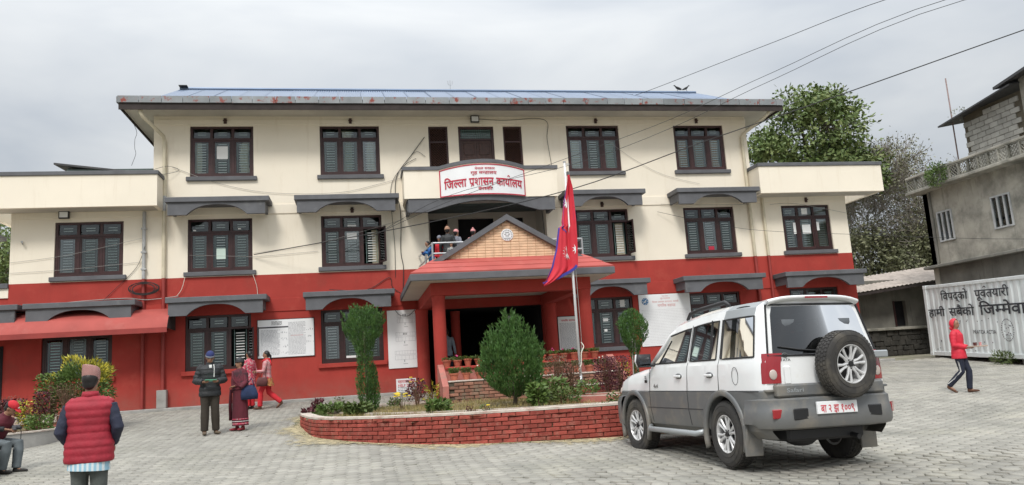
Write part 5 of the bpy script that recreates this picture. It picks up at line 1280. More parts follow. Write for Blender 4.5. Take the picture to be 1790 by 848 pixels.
P, D = blob((-6.38, -4.15, 1.92), (.64, .55, .52), 3600, .5, 5)
hi = P[:, 2] + .25 * np.sin(P[:, 0] * 6) > 2.12
fol('lower_leaves', P[~hi], D[~hi], np.random.RandomState(2).uniform(.07, .14, (~hi).sum()), .016, 'leafgreen', cr_, 3)
fol('yellow_leaves', P[hi], D[hi], np.random.RandomState(4).uniform(.07, .15, hi.sum()), .018, 'leafyel', cr_, 4)
small_plant('tall_shrub', 'leggy green shrub with reddish stems left of the croton bush', 'shrub', -6.95, -4.4, 1.25, .34, 'leafgreen', 900, .09, .02, stems=22, z=.9, lo=.25)
small_plant('dry_shrub', 'brown dry stems below the croton bush', 'shrub', -6.5, -4.7, 1.0, .42, 'leafbrown', 900, .06, .009, stems=40, z=.9)
small_plant('celosia_plant', 'dark maroon flower spikes beside the croton', 'plant', -6.95, -5.0, .85, .14, 'leafmar', 420, .06, .02, stems=9, z=.9, lo=.35)
small_plant('celosia_plant', 'wide dark red flower heads at the far left of the bed', 'plant', -7.75, -4.6, .72, .34, 'leafmar', 700, .06, .022, stems=16, z=.9, lo=.5)
small_plant('leafy_plant', 'yellow-green leafy plant in the middle of the left bed', 'plant', -7.25, -4.9, .66, .22, 'leafyel', 300, .09, .018, stems=9, z=.9)
small_plant('leafy_plant', 'low green leaves along the left bed wall near the vest man', 'plant', -6.75, -5.6, .36, .24, 'leafgreen', 380, .10, .02, stems=9, z=.9)
small_plant('leafy_plant', 'green leaves at the frame edge behind the seated pair', 'plant', -7.9, -5.9, .5, .26, 'weed', 420, .09, .02, stems=9, z=.9)
small_plant('dry_shrub', 'reddish twigs rising behind the maroon flowers', 'shrub', -8.1, -4.0, .8, .5, 'leafbrown', 500, .05, .01, stems=22, z=.9)

# ---- litter on the paving
for i, (x, y, s_) in enumerate(((-3.6, -13.2, .03), (.9, -16.4, .02), (-2.9, -12.6, .015))):
    tag_ = MB().bbox(-s_, s_, -s_ * .7, s_ * .7, 0, .008, .002).mesh('paper_scrap', 'paper'); link(tag_, 'paper_scrap', None, False, ['white paper scrap on the paving below the standing couple', 'tiny white scrap on the open paving in the foreground', 'smaller white crumb on the paving near the couple'][i], 'litter', loc=(x, y, zg(x, y) + .004))

r_ = np.random.RandomState(77); P = []
for q in range(170):
    x, y = r_.uniform(-9, 19), r_.uniform(-17, -2)
    if inpoly(x, y, poly): continue
    for s_ in range(r_.randint(3, 9)): P.append((x + r_.normal(0, .05), y + r_.normal(0, .03), zg(x, y) - .008))
P = np.array(P); D = np.stack([r_.normal(0, .9, len(P)), r_.normal(0, .9, len(P)), np.ones(len(P)) * .6], 1); V, F = blades(P, D, r_.uniform(.01, .03, len(P)), .005, 9)
link(qmesh('yard_weeds', V, F, 'weed'), 'yard_weeds', None, False, label='specks of moss and weed in the joints of the paving', cat='weeds', kind='stuff')

# ================================================================== RIGHT-HAND SIDE OF THE YARD
cn = thing('shipping_container', 'pale painted steel container with hand-painted black lettering at the right edge of the yard', 'container', (19.45, -.05, 1.13))
_a = Vector((-.165, -.986, -.043)).normalized(); _n = Vector((0, 0, 1)).cross(_a).normalized(); _n = _n if _n.x > 0 else -_n; _z = _n.cross(_a); _z = _z if _z.z > 0 else -_z
CM_ = Matrix((( _a.x, _n.x, _z.x, 19.45), (_a.y, _n.y, _z.y, -.05), (_a.z, _n.z, _z.z, 1.13), (0, 0, 0, 1)))
def tf(mb, mt): mb.v = [tuple(mt @ Vector(v)) for v in mb.v]; return mb
CL = 6.0
q = MB(); rows = [[], []]; x = .08; s_ = 0
prof = []
while x < CL - .08:
    prof += [(x, .0), (x + .11, .0), (x + .16, .036), (x + .24, .036), (x + .29, .0)]; x += .29
for z, r0 in ((.14, rows[0]), (2.29, rows[1])): r0 += [(a, .02 + b_, z) for a, b_ in prof]
tf(q.grid(rows), CM_).build('side_panel', 'container', cn)
tf(MB().bbox(0, CL, -.0, .1, 0, .139, .01), CM_).build('bottom_rail', 'container', cn); tf(MB().bbox(0, CL, -.0, .1, 2.291, 2.40, .01), CM_).build('top_rail', 'container', cn)
for x0 in (0, CL - .16): tf(MB().bbox(x0 - .002, x0 + .16, -.012, .16, .0, 2.405, .012), CM_).build('corner_post', 'container', cn)
for x0 in (-.005, CL - .175):
    for z0 in (-.004, 2.29): tf(MB().bbox(x0, x0 + .18, -.02, .18, z0, z0 + .12, .008), CM_).build('corner_casting', 'container', cn)
tf(MB().box(.0, CL, .1, 2.4, 2.34, 2.38), CM_).build('roof_panel', 'container', cn); tf(MB().box(.02, .06, .1, 2.4, .05, 2.34), CM_).build('end_panel', 'container', cn); tf(MB().box(.1, CL, .1, 2.4, .02, .08), CM_).build('floor_panel', 'dark', cn)
tf(MB().box(CL - .06, CL - .02, .1, 2.4, .05, 2.34), CM_).build('end_panel', 'container', cn)
cfn = lambda u, v: tuple(CM_ @ Vector((u, -.006 + .022 * (0), v)))
NR = tuple(CM_.to_3x3() @ Vector((0, -1, 0)))
q = MB(); lettering(q, ['ि', 'व', 'प', 'द', '्', 'क', 'ो'], 1.74, 1.99, 1.46, .27, .016, cfn, NR); lettering(q, ['प', 'ू', 'व', '+r', 'त', 'य', 'ा', 'र', 'ी'], 3.66, 1.99, 1.62, .27, .016, cfn, NR)
lettering(q, ['ह', 'ा', 'म', 'ी'], .66, 1.47, .94, .27, .018, cfn, NR); lettering(q, ['स', 'ब', 'ै', 'क', 'ो'], 2.05, 1.47, 1.34, .29, .018, cfn, NR)
lettering(q, ['ि', 'ज', 'म/', 'म', 'े', 'व', 'ा', 'र', 'ी'], 4.30, 1.49, 2.60, .34, .02, cfn, NR)
lettering(q, list('PRATCA') + [' '] + list('ACTIA'), 3.1, .79, 1.12, .12, .012, cfn, NR)
q.build('lettering', 'paintblack', cn)
q = MB()
for e_ in range(28):
    a = e_ * 2 * PI / 28; q.box(4.2 + .27 * math.cos(a) - .012, 4.2 + .27 * math.cos(a) + .012, -.012, -.007, .84 + .32 * math.sin(a) - .02, .84 + .32 * math.sin(a) + .02)
rr = random.Random(4)
for e_ in range(14): a, b_ = 4.2 + rr.uniform(-.17, .17), .84 + rr.uniform(-.2, .18); q.box(a, a + .03, -.012, -.007, b_, b_ + .03)
for e_ in range(3): q.box(4.1, 4.3, -.012, -.007, .58 + e_ * .05, .59 + e_ * .05)
tf(q, CM_).build('faded_emblem', 'inkdark', cn)
q = MB()
for e_ in range(26): a, b_ = rr.uniform(.4, 5.6), rr.choice((.22, .5, 1.12, 1.15)); q.ell((a, -.0, b_ + rr.uniform(-.05, .05)), (.018, .012, .018), 6, 4)
tf(q, CM_).build('rivet', 'inkdark', cn, kind='stuff')
for i, x0 in enumerate((.05, 1.5, 3.0, 4.5, 5.6)): tf(MB().bbox(x0, x0 + .3, .1, .5, -.2, -.008, .01), CM_).build('support_block', 'concretedark', cn)

M['rubble'] = mat('dark_rubble', (.045, .042, .036), .95, var=.4, vscale=3, bump=.6)  # one dark stone tone for the whole shed base
# ---- open shed with old roof between the buildings
sh = thing('shed', 'low dark shed with a weathered sheet roof behind the container', 'shed', (23.5, 6.3, 1.1))
wallgrid('shed_wall', 20.0, 28.5, 1.0, 4.4, [(23.0, 23.62, 2.35, 3.45)], 6.2, 6.4, 'concretedark', sh)
MB().box(22.95, 23.67, 6.45, 6.5, 2.3, 3.5).build('window_dark', 'dark', sh)
MB().bbox(22.97, 23.03, 6.14, 6.2, 2.35, 3.45, .004).build('window_post', 'wood', sh)
MB().bbox(20.0, 28.5, 5.55, 6.19, 2.18, 2.30, .015).build('ledge', 'concrete', sh)
q = MB(); rr = random.Random(8)
z = 1.1
while z < 2.15:
    x = 20.2
    while x < 27.5:
        w = rr.uniform(.2, .42); h = rr.uniform(.16, .24); q.bbox(x, x + w - .02, 5.68 + rr.uniform(-.03, .03), 5.9, z, min(z + h, 2.175), .02); x += w
    z += .21
q.build('rubble_stone', 'rubble', sh, kind='stuff'); MB().box(20.1, 28.4, 5.78, 6.19, 1.0, 2.17).build('low_wall', 'concretedark', sh)
q = MB(); n = 120
q.grid([[(20.0 + 8.5 * i / n, y, z + .1 * (20.0 + 8.5 * i / n - 21.6) + .02 * math.sin(i * 2.1)) for i in range(n + 1)] for y, z in ((5.2, 3.93), (7.6, 4.62))])
q.build('roof_sheet', 'shedroof', sh); MB().add([(20, 5.2, 3.72), (28.5, 5.2, 4.57), (28.5, 5.28, 4.57), (20, 5.28, 3.72), (20, 5.2, 3.62), (28.5, 5.2, 4.46), (28.5, 5.28, 4.46), (20, 5.28, 3.62)], [(0, 1, 2, 3), (4, 7, 6, 5), (0, 4, 5, 1), (1, 5, 6, 2), (2, 6, 7, 3), (3, 7, 4, 0)]).build('eave_beam', 'board', sh)
MB().box(20, 28.5, 9, 9.2, 1, 4.3).build('back_wall', 'concretedark', sh)

# ---- grey building along the right edge, facing the yard
gb = thing('concrete_building', 'stained grey concrete building with a lattice parapet and block room on its roof', 'building', (23, 0, 1.0))
def wallx(name, y0, y1, z0, z1, ops, x0, x1, m, parent):
    o = wallgrid(name, y0, y1, z0, z1, ops, 0, 1, m, parent); me = o.data
    for v in me.vertices: a, b_, c = v.co; v.co = (x0 + (x1 - x0) * b_, a, c)
    me.flip_normals(); return o
wallx('lower_wall', -12, 3.5, .8, 4.50, [], 23.05, 23.3, 'concretedark', gb)
GW = [(2.02, 2.82), (-.82, .06), (-3.7, -2.85), (-6.6, -5.75)]
wallx('upper_wall', -12, 3.46, 4.62, 7.62, [(a, b_, 5.5, 6.72) for a, b_ in GW], 23.0, 23.25, 'concrete', gb)
MB().box(23.0, 30, 3.2, 3.46, .9, 7.6).build('end_wall', 'concrete', gb); MB().box(29.8, 30, -12, 3.2, .9, 7.6).build('back_wall', 'concrete', gb)
MB().bbox(22.72, 30.1, -12.1, 3.7, 4.50, 4.62, .02).build('string_course', 'concretedark', gb)
MB().bbox(23.06, 23.1, -12, 3.4, 2.0, 2.1, .01).build('groove', 'concretedark', gb)
MB().bbox(22.42, 30.1, -12.1, 3.72, 7.62, 7.74, .02).build('roof_slab', 'concrete', gb)
MB().tube([(22.97, 3.05, 7.6), (22.95, 3.05, 4.7)], .05, 8).build('drain_pipe', 'concretedark', gb)
for a, b_ in GW:
    w = MB().bbox(22.95, 23.05, a, a + .06, 5.5, 6.72, .004).bbox(22.95, 23.05, b_ - .06, b_, 5.5, 6.72, .004).bbox(22.95, 23.05, a + .06, b_ - .06, 5.5, 5.56, .004).bbox(22.95, 23.05, a + .06, b_ - .06, 6.66, 6.72, .004)
    for t in (1, 2): w.bbox(22.96, 23.04, a + (b_ - a) * t / 3 - .035, a + (b_ - a) * t / 3 + .035, 5.56, 6.66, .004)
    w = w.build('window', 'greypipe', gb); MB().box(23.0, 23.01, a + .06, b_ - .06, 5.56, 6.66).build('pane', 'glass', w); MB().box(23.15, 23.17, a, b_, 5.5, 6.72).build('backing', 'dark', w)
    q = MB()
    for e_ in range(5): q.box(23.03, 23.04, a + .06, b_ - .06, 5.7 + e_ * .2, 5.71 + e_ * .2)
    q.build('grille', 'greypipe', w, kind='stuff')
# lattice parapet: pierced blocks
py0 = 3.6; k = 0; yb = py0
M['lattice'] = mat('weathered_lattice_block', (.33, .32, .28), .95, var=.2, vscale=2, bump=.5, bscale=30, dirt=((.10, .10, .08), 1.6, (.42, .66)), objrand=.3)
lm = MB()
S = .46
for (a, b_, c, d_) in ((0, S, 0, .035), (0, S, .475, .51), (0, .03, .035, .475), (S - .03, S, .035, .475)): lm.box(-.05, .05, -b_, -a, c, d_)
for i in range(3):
    for j in range(3):
        cy, cz = .03 + (.40 / 3) * (i + .5), .035 + (.44 / 3) * (j + .5)
        for s_ in (-1, 1):
            p0 = (0, -(cy - .066), cz - .073 * s_); p1 = (0, -(cy + .066), cz + .073 * s_); lm.tube([p0, p1], .017, 4)
LM = lm.mesh('lattice_block', 'lattice')
while yb > -8:
    o = link(LM, 'lattice_block', gb, True); o.location = o.location + Vector((22.5, yb, 7.74)); yb -= S + .012
MB().bbox(22.42, 22.58, -12, 3.64, 8.252, 8.34, .015).build('parapet_coping', 'concrete', gb)
for i in range(3): o = link(LM, 'lattice_block', gb, True); o.rotation_euler = (0, 0, PI / 2); o.location = o.location + Vector((22.6 + (i + 1) * (S + .012), 3.62, 7.74))
# block room on the roof
room = MB(); room.box(23.5, 23.6, -1.55, 1.25, 7.74, 10.3).box(23.6, 28, 1.15, 1.25, 7.74, 10.2).build('room_wall', 'oldmortar', gb)
bm_ = [MB().bbox(-.03, .05, -.195, .195, 0, .185, .008).mesh('block', 'block') for _ in range(2)]
for r_i in range(12):
    y = 1.05 - (r_i % 2) * .2; z = 7.76 + r_i * .2
    while y > -1.35:
        if z + .18 < 10.0 + (1.2 - y) * .115 + .02: o = link(bm_[r_i % 2], 'block', gb, True); o.location = o.location + Vector((23.48 + rnd.uniform(-.008, .004), y, z)); o.rotation_euler = (0, 0, rnd.gauss(0, .01))
        y -= .405
MB().bbox(23.42, 23.62, -8, -1.56, 7.74, 10.95, .01).build('plastered_wall', 'concrete', gb)
q = MB(); q.add([(22.95, 2.0, 10.08), (22.95, -1.6, 10.50), (28.5, -1.6, 11.4), (28.5, 2.0, 11.0), (22.95, 2.0, 10.02), (22.95, -1.6, 10.44), (28.5, -1.6, 11.34), (28.5, 2.0, 10.94)], [(0, 1, 2, 3), (4, 7, 6, 5), (0, 4, 5, 1), (1, 5, 6, 2), (2, 6, 7, 3), (3, 7, 4, 0)]).build('room_roof', 'roofdark', gb)
MB().add([(22.9, -.95, 10.50), (22.9, -8, 11.6), (28.5, -8, 12.6), (28.5, -.95, 11.5), (22.9, -.95, 10.60), (22.9, -8, 11.70), (28.5, -8, 12.70), (28.5, -.95, 11.60)], [(0, 1, 2, 3), (4, 7, 6, 5), (0, 4, 5, 1), (1, 5, 6, 2), (2, 6, 7, 3), (3, 7, 4, 0)]).build('room_roof', 'roofdark', gb)
MB().tube([(23.6, 1.15, 10.1), (28, 1.15, 10.9)], .05, 6).build('purlin', 'wood2', gb)
rp = MB().tube([(23.4, 1.85, 9.0), (23.4, 1.85, 12.05)], .04, 8).build('rusty_pole', 'rust', None) if False else None
M['rust'] = mat('rusty_pipe', (.24, .17, .16), .8, var=.25, vscale=6)
t = thing('roof_pole', 'thin rusty pole standing above the roof of the grey building', 'pole', (23.4, 1.7, 8.0)); MB().tube([(23.4, 1.7, 7.74), (23.4, 1.7, 12.0)], .026, 8).build('pole', 'rust', t, True)
t = thing('water_tank', 'round black water tank behind the lattice parapet', 'water tank', (23.6, 2.75, 7.75))
MB().lathe([(.40, 0), (.42, .05), (.42, .3), (.405, .33), (.42, .36), (.42, .62), (.405, .65), (.42, .68), (.40, .80), (.3, .87), (.14, .90), (.14, .94), (.001, .94)], 20, (23.6, 2.6, 7.75)).build('tank', 'black', t, 'auto')
M['tankband'] = mat('tank_band', (.28, .29, .29), .6); MB().lathe([(.424, .28), (.43, .3), (.43, .36), (.424, .38)], 20, (23.6, 2.6, 7.75)).build('band', 'tankband', t, 'auto')
P, D = blob((22.35, 1.75, 8.05), (.3, .5, .42), 900, .2, 15); t = thing('wall_plant', 'weedy plant growing out of the lattice parapet', 'plant', (22.4, 1.75, 7.8)); fol('leaves', P, D, .11, .02, 'leafgreen', t, 3)
P, D = blob((23.3, 1.2, 10.35), (.3, .35, .22), 90, .5, 16); t = thing('wall_plant', 'tiny weeds sprouting on the edge of the block room roof', 'plant', (23.3, 1.2, 10.2)); fol('leaves', P, D, .08, .015, 'leafdull', t, 4)
P, D = blob((18.65, -4.0, .98), (.3, .35, .18), 500, .6, 17); t = thing('weed_clump', 'green weed clump growing under the container', 'plant', (18.6, -4.0, .85)); fol('leaves', P, D, .1, .012, 'weed', t, 5)

# ---- trees behind
def tree_skel(root, h, spread, seed, levels=4, r0=.16, split=3, lean=(0, 0), first=.35):
    """returns tube list and twig tips"""
    r_ = random.Random(seed); segs = []; tips = []
    def grow(p_, d, L_, r__, lv):
        pts = [p_]; rad = [r__]; d = d.copy()
        for k in range(4):
            d = (d + Vector((r_.gauss(0, .12), r_.gauss(0, .12), r_.gauss(.03, .08)))).normalized(); pts.append(pts[-1] + d * L_ / 4); rad.append(r__ * (1 - .12 * (k + 1)))
        segs.append((pts, rad))
        if lv == 0: tips.append((pts[-1], d)); tips.append((pts[2], d)); return
        n = split + (1 if r_.random() < .4 else 0)
        for k in range(n):
            a = 2 * PI * (k + r_.random() * .7) / n; s_ = spread * r_.uniform(.6, 1.15)
            x = d.orthogonal().normalized(); y = d.cross(x); nd = (d + (x * math.cos(a) + y * math.sin(a)) * s_).normalized()
            grow(pts[-1] if k else pts[-1], nd, L_ * r_.uniform(.62, .85), rad[-1] * .68, lv - 1)
        if lv >= 2:
            a = r_.random() * 6.28; x = d.orthogonal().normalized(); y = d.cross(x); grow(pts[2], (d * .6 + (x * math.cos(a) + y * math.sin(a)) * spread * 1.3).normalized(), L_ * .6, rad[2] * .5, lv - 2)
    grow(Vector(root), Vector((lean[0], lean[1], 1)).normalized(), h * first, r0, levels)
    return segs, tips
def tree(name, label, root, h, spread, seed, m, bark, nleaf, lsize, cl, levels=4, r0=.16, group=None, lean=(0, 0), thin=1., first=.35, squash=.7):
    t = thing(name, label, 'tree', root, 0, group); segs, tips = tree_skel(root, h, spread, seed, levels, r0, 3, lean, first)
    tb = MB(); br = MB(); base = r0 * .6
    for i, (pts, rad) in enumerate(segs):
        (tb if i == 0 else br).tube(pts, [max(v_, .013) for v_ in rad], 7 if rad[0] > .05 else (5 if rad[0] > .02 else 3), caps=False)
    tb.build('trunk', bark, t, True); br.build('branches', bark, t, True)
    if nleaf:
        r_ = np.random.RandomState(seed); T_ = np.array([tuple(a) for a, _ in tips]); k = len(T_); per = max(1, nleaf // k); P = []; D = []
        for q in range(k):
            s_ = cl * r_.uniform(.5, 1.25); o_ = r_.normal(size=(per, 3)) * s_ * np.array([1, 1, squash]) * .55; P.append(T_[q] + o_); D.append(o_ + r_.normal(0, .6 * s_, (per, 3)) + np.array([0, 0, -.1 * s_]))
        P = np.vstack(P); D = np.vstack(D); fol('crown', P, D, r_.uniform(.6, 1.25, len(P)) * lsize, r_.uniform(.6, 1.1, len(P)) * lsize * .30, m, t, seed)
    return t
# the big tree: rounded crown of leaf clumps carried on a forked skeleton
bt = thing('leafy_tree', 'tall dense green tree rising behind the right terrace of the office', 'tree', (24.2, 12, 1.2))
segs, tips = tree_skel((24.2, 12, 1.2), 15, .5, 5, 3, .26, 3, (0, 0), .46)
tb = MB(); [tb.tube(a, b_, 7, caps=False) for a, b_ in segs[:1]]; tb.build('trunk', 'bark', bt, True)
br = MB()
r_ = np.random.RandomState(31); P = []; D = []
lob = [(24.3, 14.3, 1.3), (22.9, 14.0, 1.2), (25.6, 13.6, 1.25), (23.9, 12.9, 1.7), (21.9, 12.8, 1.1), (26.0, 12.1, 1.0), (24.7, 12.0, 1.25), (22.7, 11.7, 1.15), (21.2, 12.0, .75), (26.5, 11.0, .9), (25.4, 10.8, .9), (23.8, 10.9, 1.0), (25.0, 14.8, .7), (26.9, 10.3, .6)]
for (x, z, rr_) in lob:
    c = np.array([x, 12 + r_.uniform(-1.4, 1.2), z])
    br.tube([(24.2 + (x - 24.2) * .3, 12, min(z - 1.5, 11)), (24.2 + (x - 24.2) * .75, (12 + c[1]) / 2, z - .6), tuple(c)], [.09, .05, .02], 5)
    for s_ in range(26):
        d = r_.normal(size=3); d /= np.linalg.norm(d); cc = c + d * rr_ * r_.uniform(.4, 1.2) * np.array([1, 1, .85]); br.tube([tuple(c), tuple(cc)], [.02, .008], 3, caps=False)
        n = 36; o_ = r_.normal(size=(n, 3)) * .27 * np.array([1, 1, .7]); P.append(cc + o_); D.append(o_ + r_.normal(0, .25, (n, 3)) + np.array([0, 0, -.06]))
br.build('branches', 'bark', bt, True); P = np.vstack(P); D = np.vstack(D)
fol('crown', P, D, r_.uniform(.18, .34, len(P)), r_.uniform(.05, .085, len(P)), 'leafbig', bt, 3)
tree('bare_tree', 'tall almost leafless tree with fine twigs between the office and the grey building', (30.2, 15, 1.2), 13.2, .42, 12, 'leafdry', 'barkpale', 12000, .16, .5, 6, .20, first=.26)
tree('bare_tree', 'slimmer sparse tree left of the tall bare tree, behind the office corner', (27.6, 14, 1.2), 9.6, .40, 21, 'leafdry', 'barkpale', 5500, .16, .55, 5, .12, first=.33)
tree('bare_tree', 'sparse brownish tree close to the roof of the block room', (33.4, 16.5, 1.2), 12.0, .45, 33, 'leafdry', 'barkpale', 8000, .16, .5, 6, .14, first=.28)
for i, (x, y, h, s_, sd_, lab) in enumerate(((27.0, 13.0, 7.6, .62, 3, 'dull green tree right against the corner of the office'), (29.6, 14.0, 8.2, .6, 14, 'dull green tree in the middle of the gap beside the grey building'), (31.8, 12.5, 7.2, .6, 25, 'dull green tree behind the shed roof next to the grey building'), (33.5, 15.5, 9.0, .55, 46, 'larger dull tree half hidden by the grey building'))):
    tree('dull_tree', lab, (x, y, 1.2), h, s_, sd_, 'leafdull', 'barkpale', 7000, .21, .95, 4, .13, 'dull trees behind the shed', first=.27)
tree('dull_tree', 'dark green tree at the far left behind the annexe', (-16.2, 13, 1.2), 9.0, .55, 55, 'leafbig', 'bark', 11000, .18, .95, 4, .15, first=.3)
tree('dull_tree', 'second dark tree at the left frame edge', (-19.5, 15, 1.2), 9.5, .55, 66, 'leafbig', 'bark', 9000, .18, .95, 4, .15, first=.3)
P = []; r_ = np.random.RandomState(3)
for q in range(220):
    x = r_.uniform(19.2, 40); c = np.array([x, r_.uniform(10.5, 17), 1.3 + r_.uniform(0, 1.8)]); P.append(c + r_.normal(size=(70, 3)) * .45)
P = np.vstack(P); D = r_.normal(size=P.shape); V, F = blades(P, D, r_.uniform(.1, .22, len(P)), .05, 5); link(qmesh('undergrowth', V, F, 'leafdull'), 'undergrowth', None, False, label='dull green undergrowth behind the shed', cat='bushes', kind='stuff')
P = []
for q in range(160):
    x = r_.uniform(-34, -15.2); c = np.array([x, r_.uniform(10.5, 17), 1.3 + r_.uniform(0, 3.2)]); P.append(c + r_.normal(size=(70, 3)) * .5)
P = np.vstack(P); D = r_.normal(size=P.shape); V, F = blades(P, D, r_.uniform(.1, .22, len(P)), .05, 5); link(qmesh('undergrowth', V, F, 'leafbig'), 'undergrowth', None, False, label='dark undergrowth behind the left annexe', cat='bushes', kind='stuff')
# dark lean-to roof on the left terrace
t = thing('terrace_shelter', 'low dark-roofed shelter on the left terrace behind the parapet', 'shelter', (-8, 3, 7.3))
MB().box(-9.0, -6.0, 2.0, 2.1, 7.3, 8.72).build('wall', 'room', t); MB().add([(-9.35, 1.9, 8.92), (-5.95, 1.9, 8.48), (-5.95, 5.0, 8.7), (-9.35, 5, 9.1), (-9.35, 1.9, 8.86), (-5.95, 1.9, 8.42), (-5.95, 5.0, 8.64), (-9.35, 5, 9.04)], [(0, 1, 2, 3), (4, 7, 6, 5), (0, 4, 5, 1), (1, 5, 6, 2), (2, 6, 7, 3), (3, 7, 4, 0)]).build('roof', 'roofdark', t)
MB().box(-9.0, -8.95, 2.1, 4.9, 7.3, 8.8).build('side_wall', 'room', t)
# overhead wires
def wire(label, pts, r_):
    t = cable(pts, r_).mesh('overhead_wire', 'wire'); link(t, 'overhead_wire', None, False, label, 'wire')
wire('thick black service cable running from the upper right across the flagpole to the office wall', [(22.5, -12, 10.4), (18.4, -10.8, 9.4), (15.44, -9.6, 8.65), (12.31, -7, 8.01), (9.2, -5.2, 7.3), (5.97, -3.5, 6.48), (1.87, -2, 5.89), (-3.07, -.1, 5.45)], .014)
wire('lower one of the pair of thin wires crossing the right half of the roof', [(18, -14, 8.6), (12.78, -10.8, 8.7), (11.03, -6, 8.78), (8.8, -4.4, 8.0), (6.34, -3, 7.37), (2.63, -1.6, 6.77), (.0, -.1, 5.6)], .007)
wire('upper one of the pair of thin wires crossing the right half of the roof', [(17.5, -14, 8.7), (12.47, -11, 8.69), (11.06, -6, 8.99), (8.8, -4.4, 8.25), (6.36, -3, 7.63), (2.6, -1.5, 6.6), (-.45, -.1, 5.5)], .007)
wire('thin wire rising from the blue roof to the upper edge of the sky', [(17, -12, 10.1), (13.58, -8, 10.27), (12.41, -4, 10.76), (10.32, 1, 11.09), (10.0, 1.6, 11.2)], .009)
wire('thin pale wire sagging across the right wing windows to the right', [(20.5, -8, 4.0), (18.07, -6, 4.23), (15, -3, 5.0), (12.41, -1, 5.63), (9.86, -.06, 6.46)], .006)
wire('short loose wire hanging in the sky left of the upper storey', [(-6.68, .2, 9.9), (-6.95, 2, 9.97), (-7.0, 2, 9.7), (-7.0, 2, 9.4), (-6.97, 2, 9.2), (-7.09, 2, 8.82)], .007)
# crows on the ridge
def crow(x, face, label):
    t = thing('crow', label, 'crow', (x, 2.6, 11.70), 0); t.scale = (.8, .8, .8); q = MB(); s = face
    q.loft([((-.20 * s, 0, .10), (0, .012, 0), (0, 0, .006)), ((-.12 * s, 0, .12), (0, .03, 0), (0, 0, .03)), ((-.03 * s, 0, .16), (0, .06, 0), (0, 0, .06)), ((.05 * s, 0, .21), (0, .055, 0), (0, 0, .055)), ((.10 * s, 0, .27), (0, .035, 0), (0, 0, .035)), ((.13 * s, 0, .30), (0, .035, 0), (0, 0, .034)), ((.165 * s, 0, .30), (0, .015, 0), (0, 0, .013)), ((.215 * s, 0, .285), (0, .003, 0), (0, 0, .003))], 10)
    q.build('body', 'wire', t, True, world=False)
    MB().loft([((-.22 * s, .05, .10), (0, .004, 0), (0, 0, .01)), ((-.08 * s, .062, .15), (0, .008, 0), (0, 0, .045)), ((.05 * s, .06, .21), (0, .006, 0), (0, 0, .03))], 8).build('wing', 'wire', t, True, world=False)
    MB().loft([((-.22 * s, -.05, .10), (0, .004, 0), (0, 0, .01)), ((-.08 * s, -.062, .15), (0, .008, 0), (0, 0, .045)), ((.05 * s, -.06, .21), (0, .006, 0), (0, 0, .03))], 8).build('wing', 'wire', t, True, world=False)
    MB().tube([(.0, .02, .13), (.01 * s, .02, .0)], .006, 5).build('leg', 'wire', t, True, world=False); MB().tube([(.0, -.02, .13), (.01 * s, -.02, .0)], .006, 5).build('leg', 'wire', t, True, world=False)
crow(12.25, -1, 'left one of two black crows on the roof ridge, facing left'); crow(12.62, 1, 'right one of two black crows on the roof ridge, facing right')

# ================================================================== CAR
M['carwhite'] = mat('white_car_paint', (.78, .79, .79), .25, var=.02, coat=.6, dirt=((.60, .57, .50), 1.6, (.60, .92)))
M['cargrey'] = mat('grey_cladding_paint', (.125, .13, .132), .42, var=.08, dirt=((.27, .235, .185), 2.6, (.50, .82)), splash=((.26, .225, .175), .95, .6))
M['carsilver'] = mat('silver_grey_panel', (.34, .36, .37), .35, metal=.3, var=.04)
M['tyre'] = mat('dusty_tyre_rubber', (.038, .036, .034), .85, var=.15, vscale=5, dirt=((.13, .115, .09), 3., (.48, .8)), bump=.2)
M['alloy'] = mat('silver_alloy', (.60, .60, .60), .38, metal=.35, var=.08, dirt=((.32, .29, .24), 9, (.6, .9)))
M['lampred'] = mat('red_lamp_lens', (.30, .012, .02), .12, var=.05, coat=.8)
M['lampclear'] = mat('clear_lamp_lens', (.50, .42, .38), .12, var=.05, coat=.8)
M['seat'] = mat('grey_seat_fabric', (.10, .11, .12), .9)
M['carglass'] = glass_mat('tinted_car_glass', (.34, .44, .42), .05)
M['carglassrear'] = glass_mat('dark_rear_glass', (.09, .11, .11), .04)
M['rubber'] = mat('black_window_rubber', (.012, .012, .013), .5)
CARM = Matrix.Translation((5.198, -14.885, .235)) @ Matrix.Rotation(1.661, 4, 'Z') @ Matrix.Rotation(.009, 4, 'Y') @ Matrix.Rotation(.023, 4, 'X') @ Matrix.Diagonal((.965, .955, 1.05, 1))
car = thing('parked_suv', 'white off-road car with grey lower cladding and a spare wheel on its back', 'car')
car.matrix_world = CARM
def cb_(mb, name, m, parent=None, smooth=False, **kw): return mb.build(name, m, parent or car, smooth, world=False, **kw)
# --- body grid.  rows: z, half width (at full section)
ROWS = [(.34, .80), (.42, .885), (.62, .925), (.85, .932), (.866, .918), (1.04, .915), (1.17, .90), (1.225, .875), (1.70, .765), (1.80, .715), (1.862, .60), (1.893, .32), (1.90, 0.0)]
KEY = [-.86, -.78, -.70, -.50, .03, .15, .84, .94, 2.02, 2.14, 2.5, 2.9, 3.2, 3.4, 3.52]
XTOP = {-.86: -.72, -.78: -.67, -.70: -.61, -.50: -.44, .03: .05, .15: .14, .84: .80, .94: .88, 2.02: 1.36, 2.14: 1.52}
def lerpk(d, x):
    k = sorted(d); return float(np.interp(x, k, [d[i] for i in k]))
WIDTH = {-.86: .91, -.80: .955, -.74: .975, -.66: .992, -.4: 1, 2.2: 1, 2.9: .985, 3.2: .95, 3.4: .87, 3.52: .74}
HOODC = {2.02: 1.235, 2.14: 1.215, 2.5: 1.185, 2.9: 1.135, 3.2: 1.06, 3.4: .95, 3.52: .80}
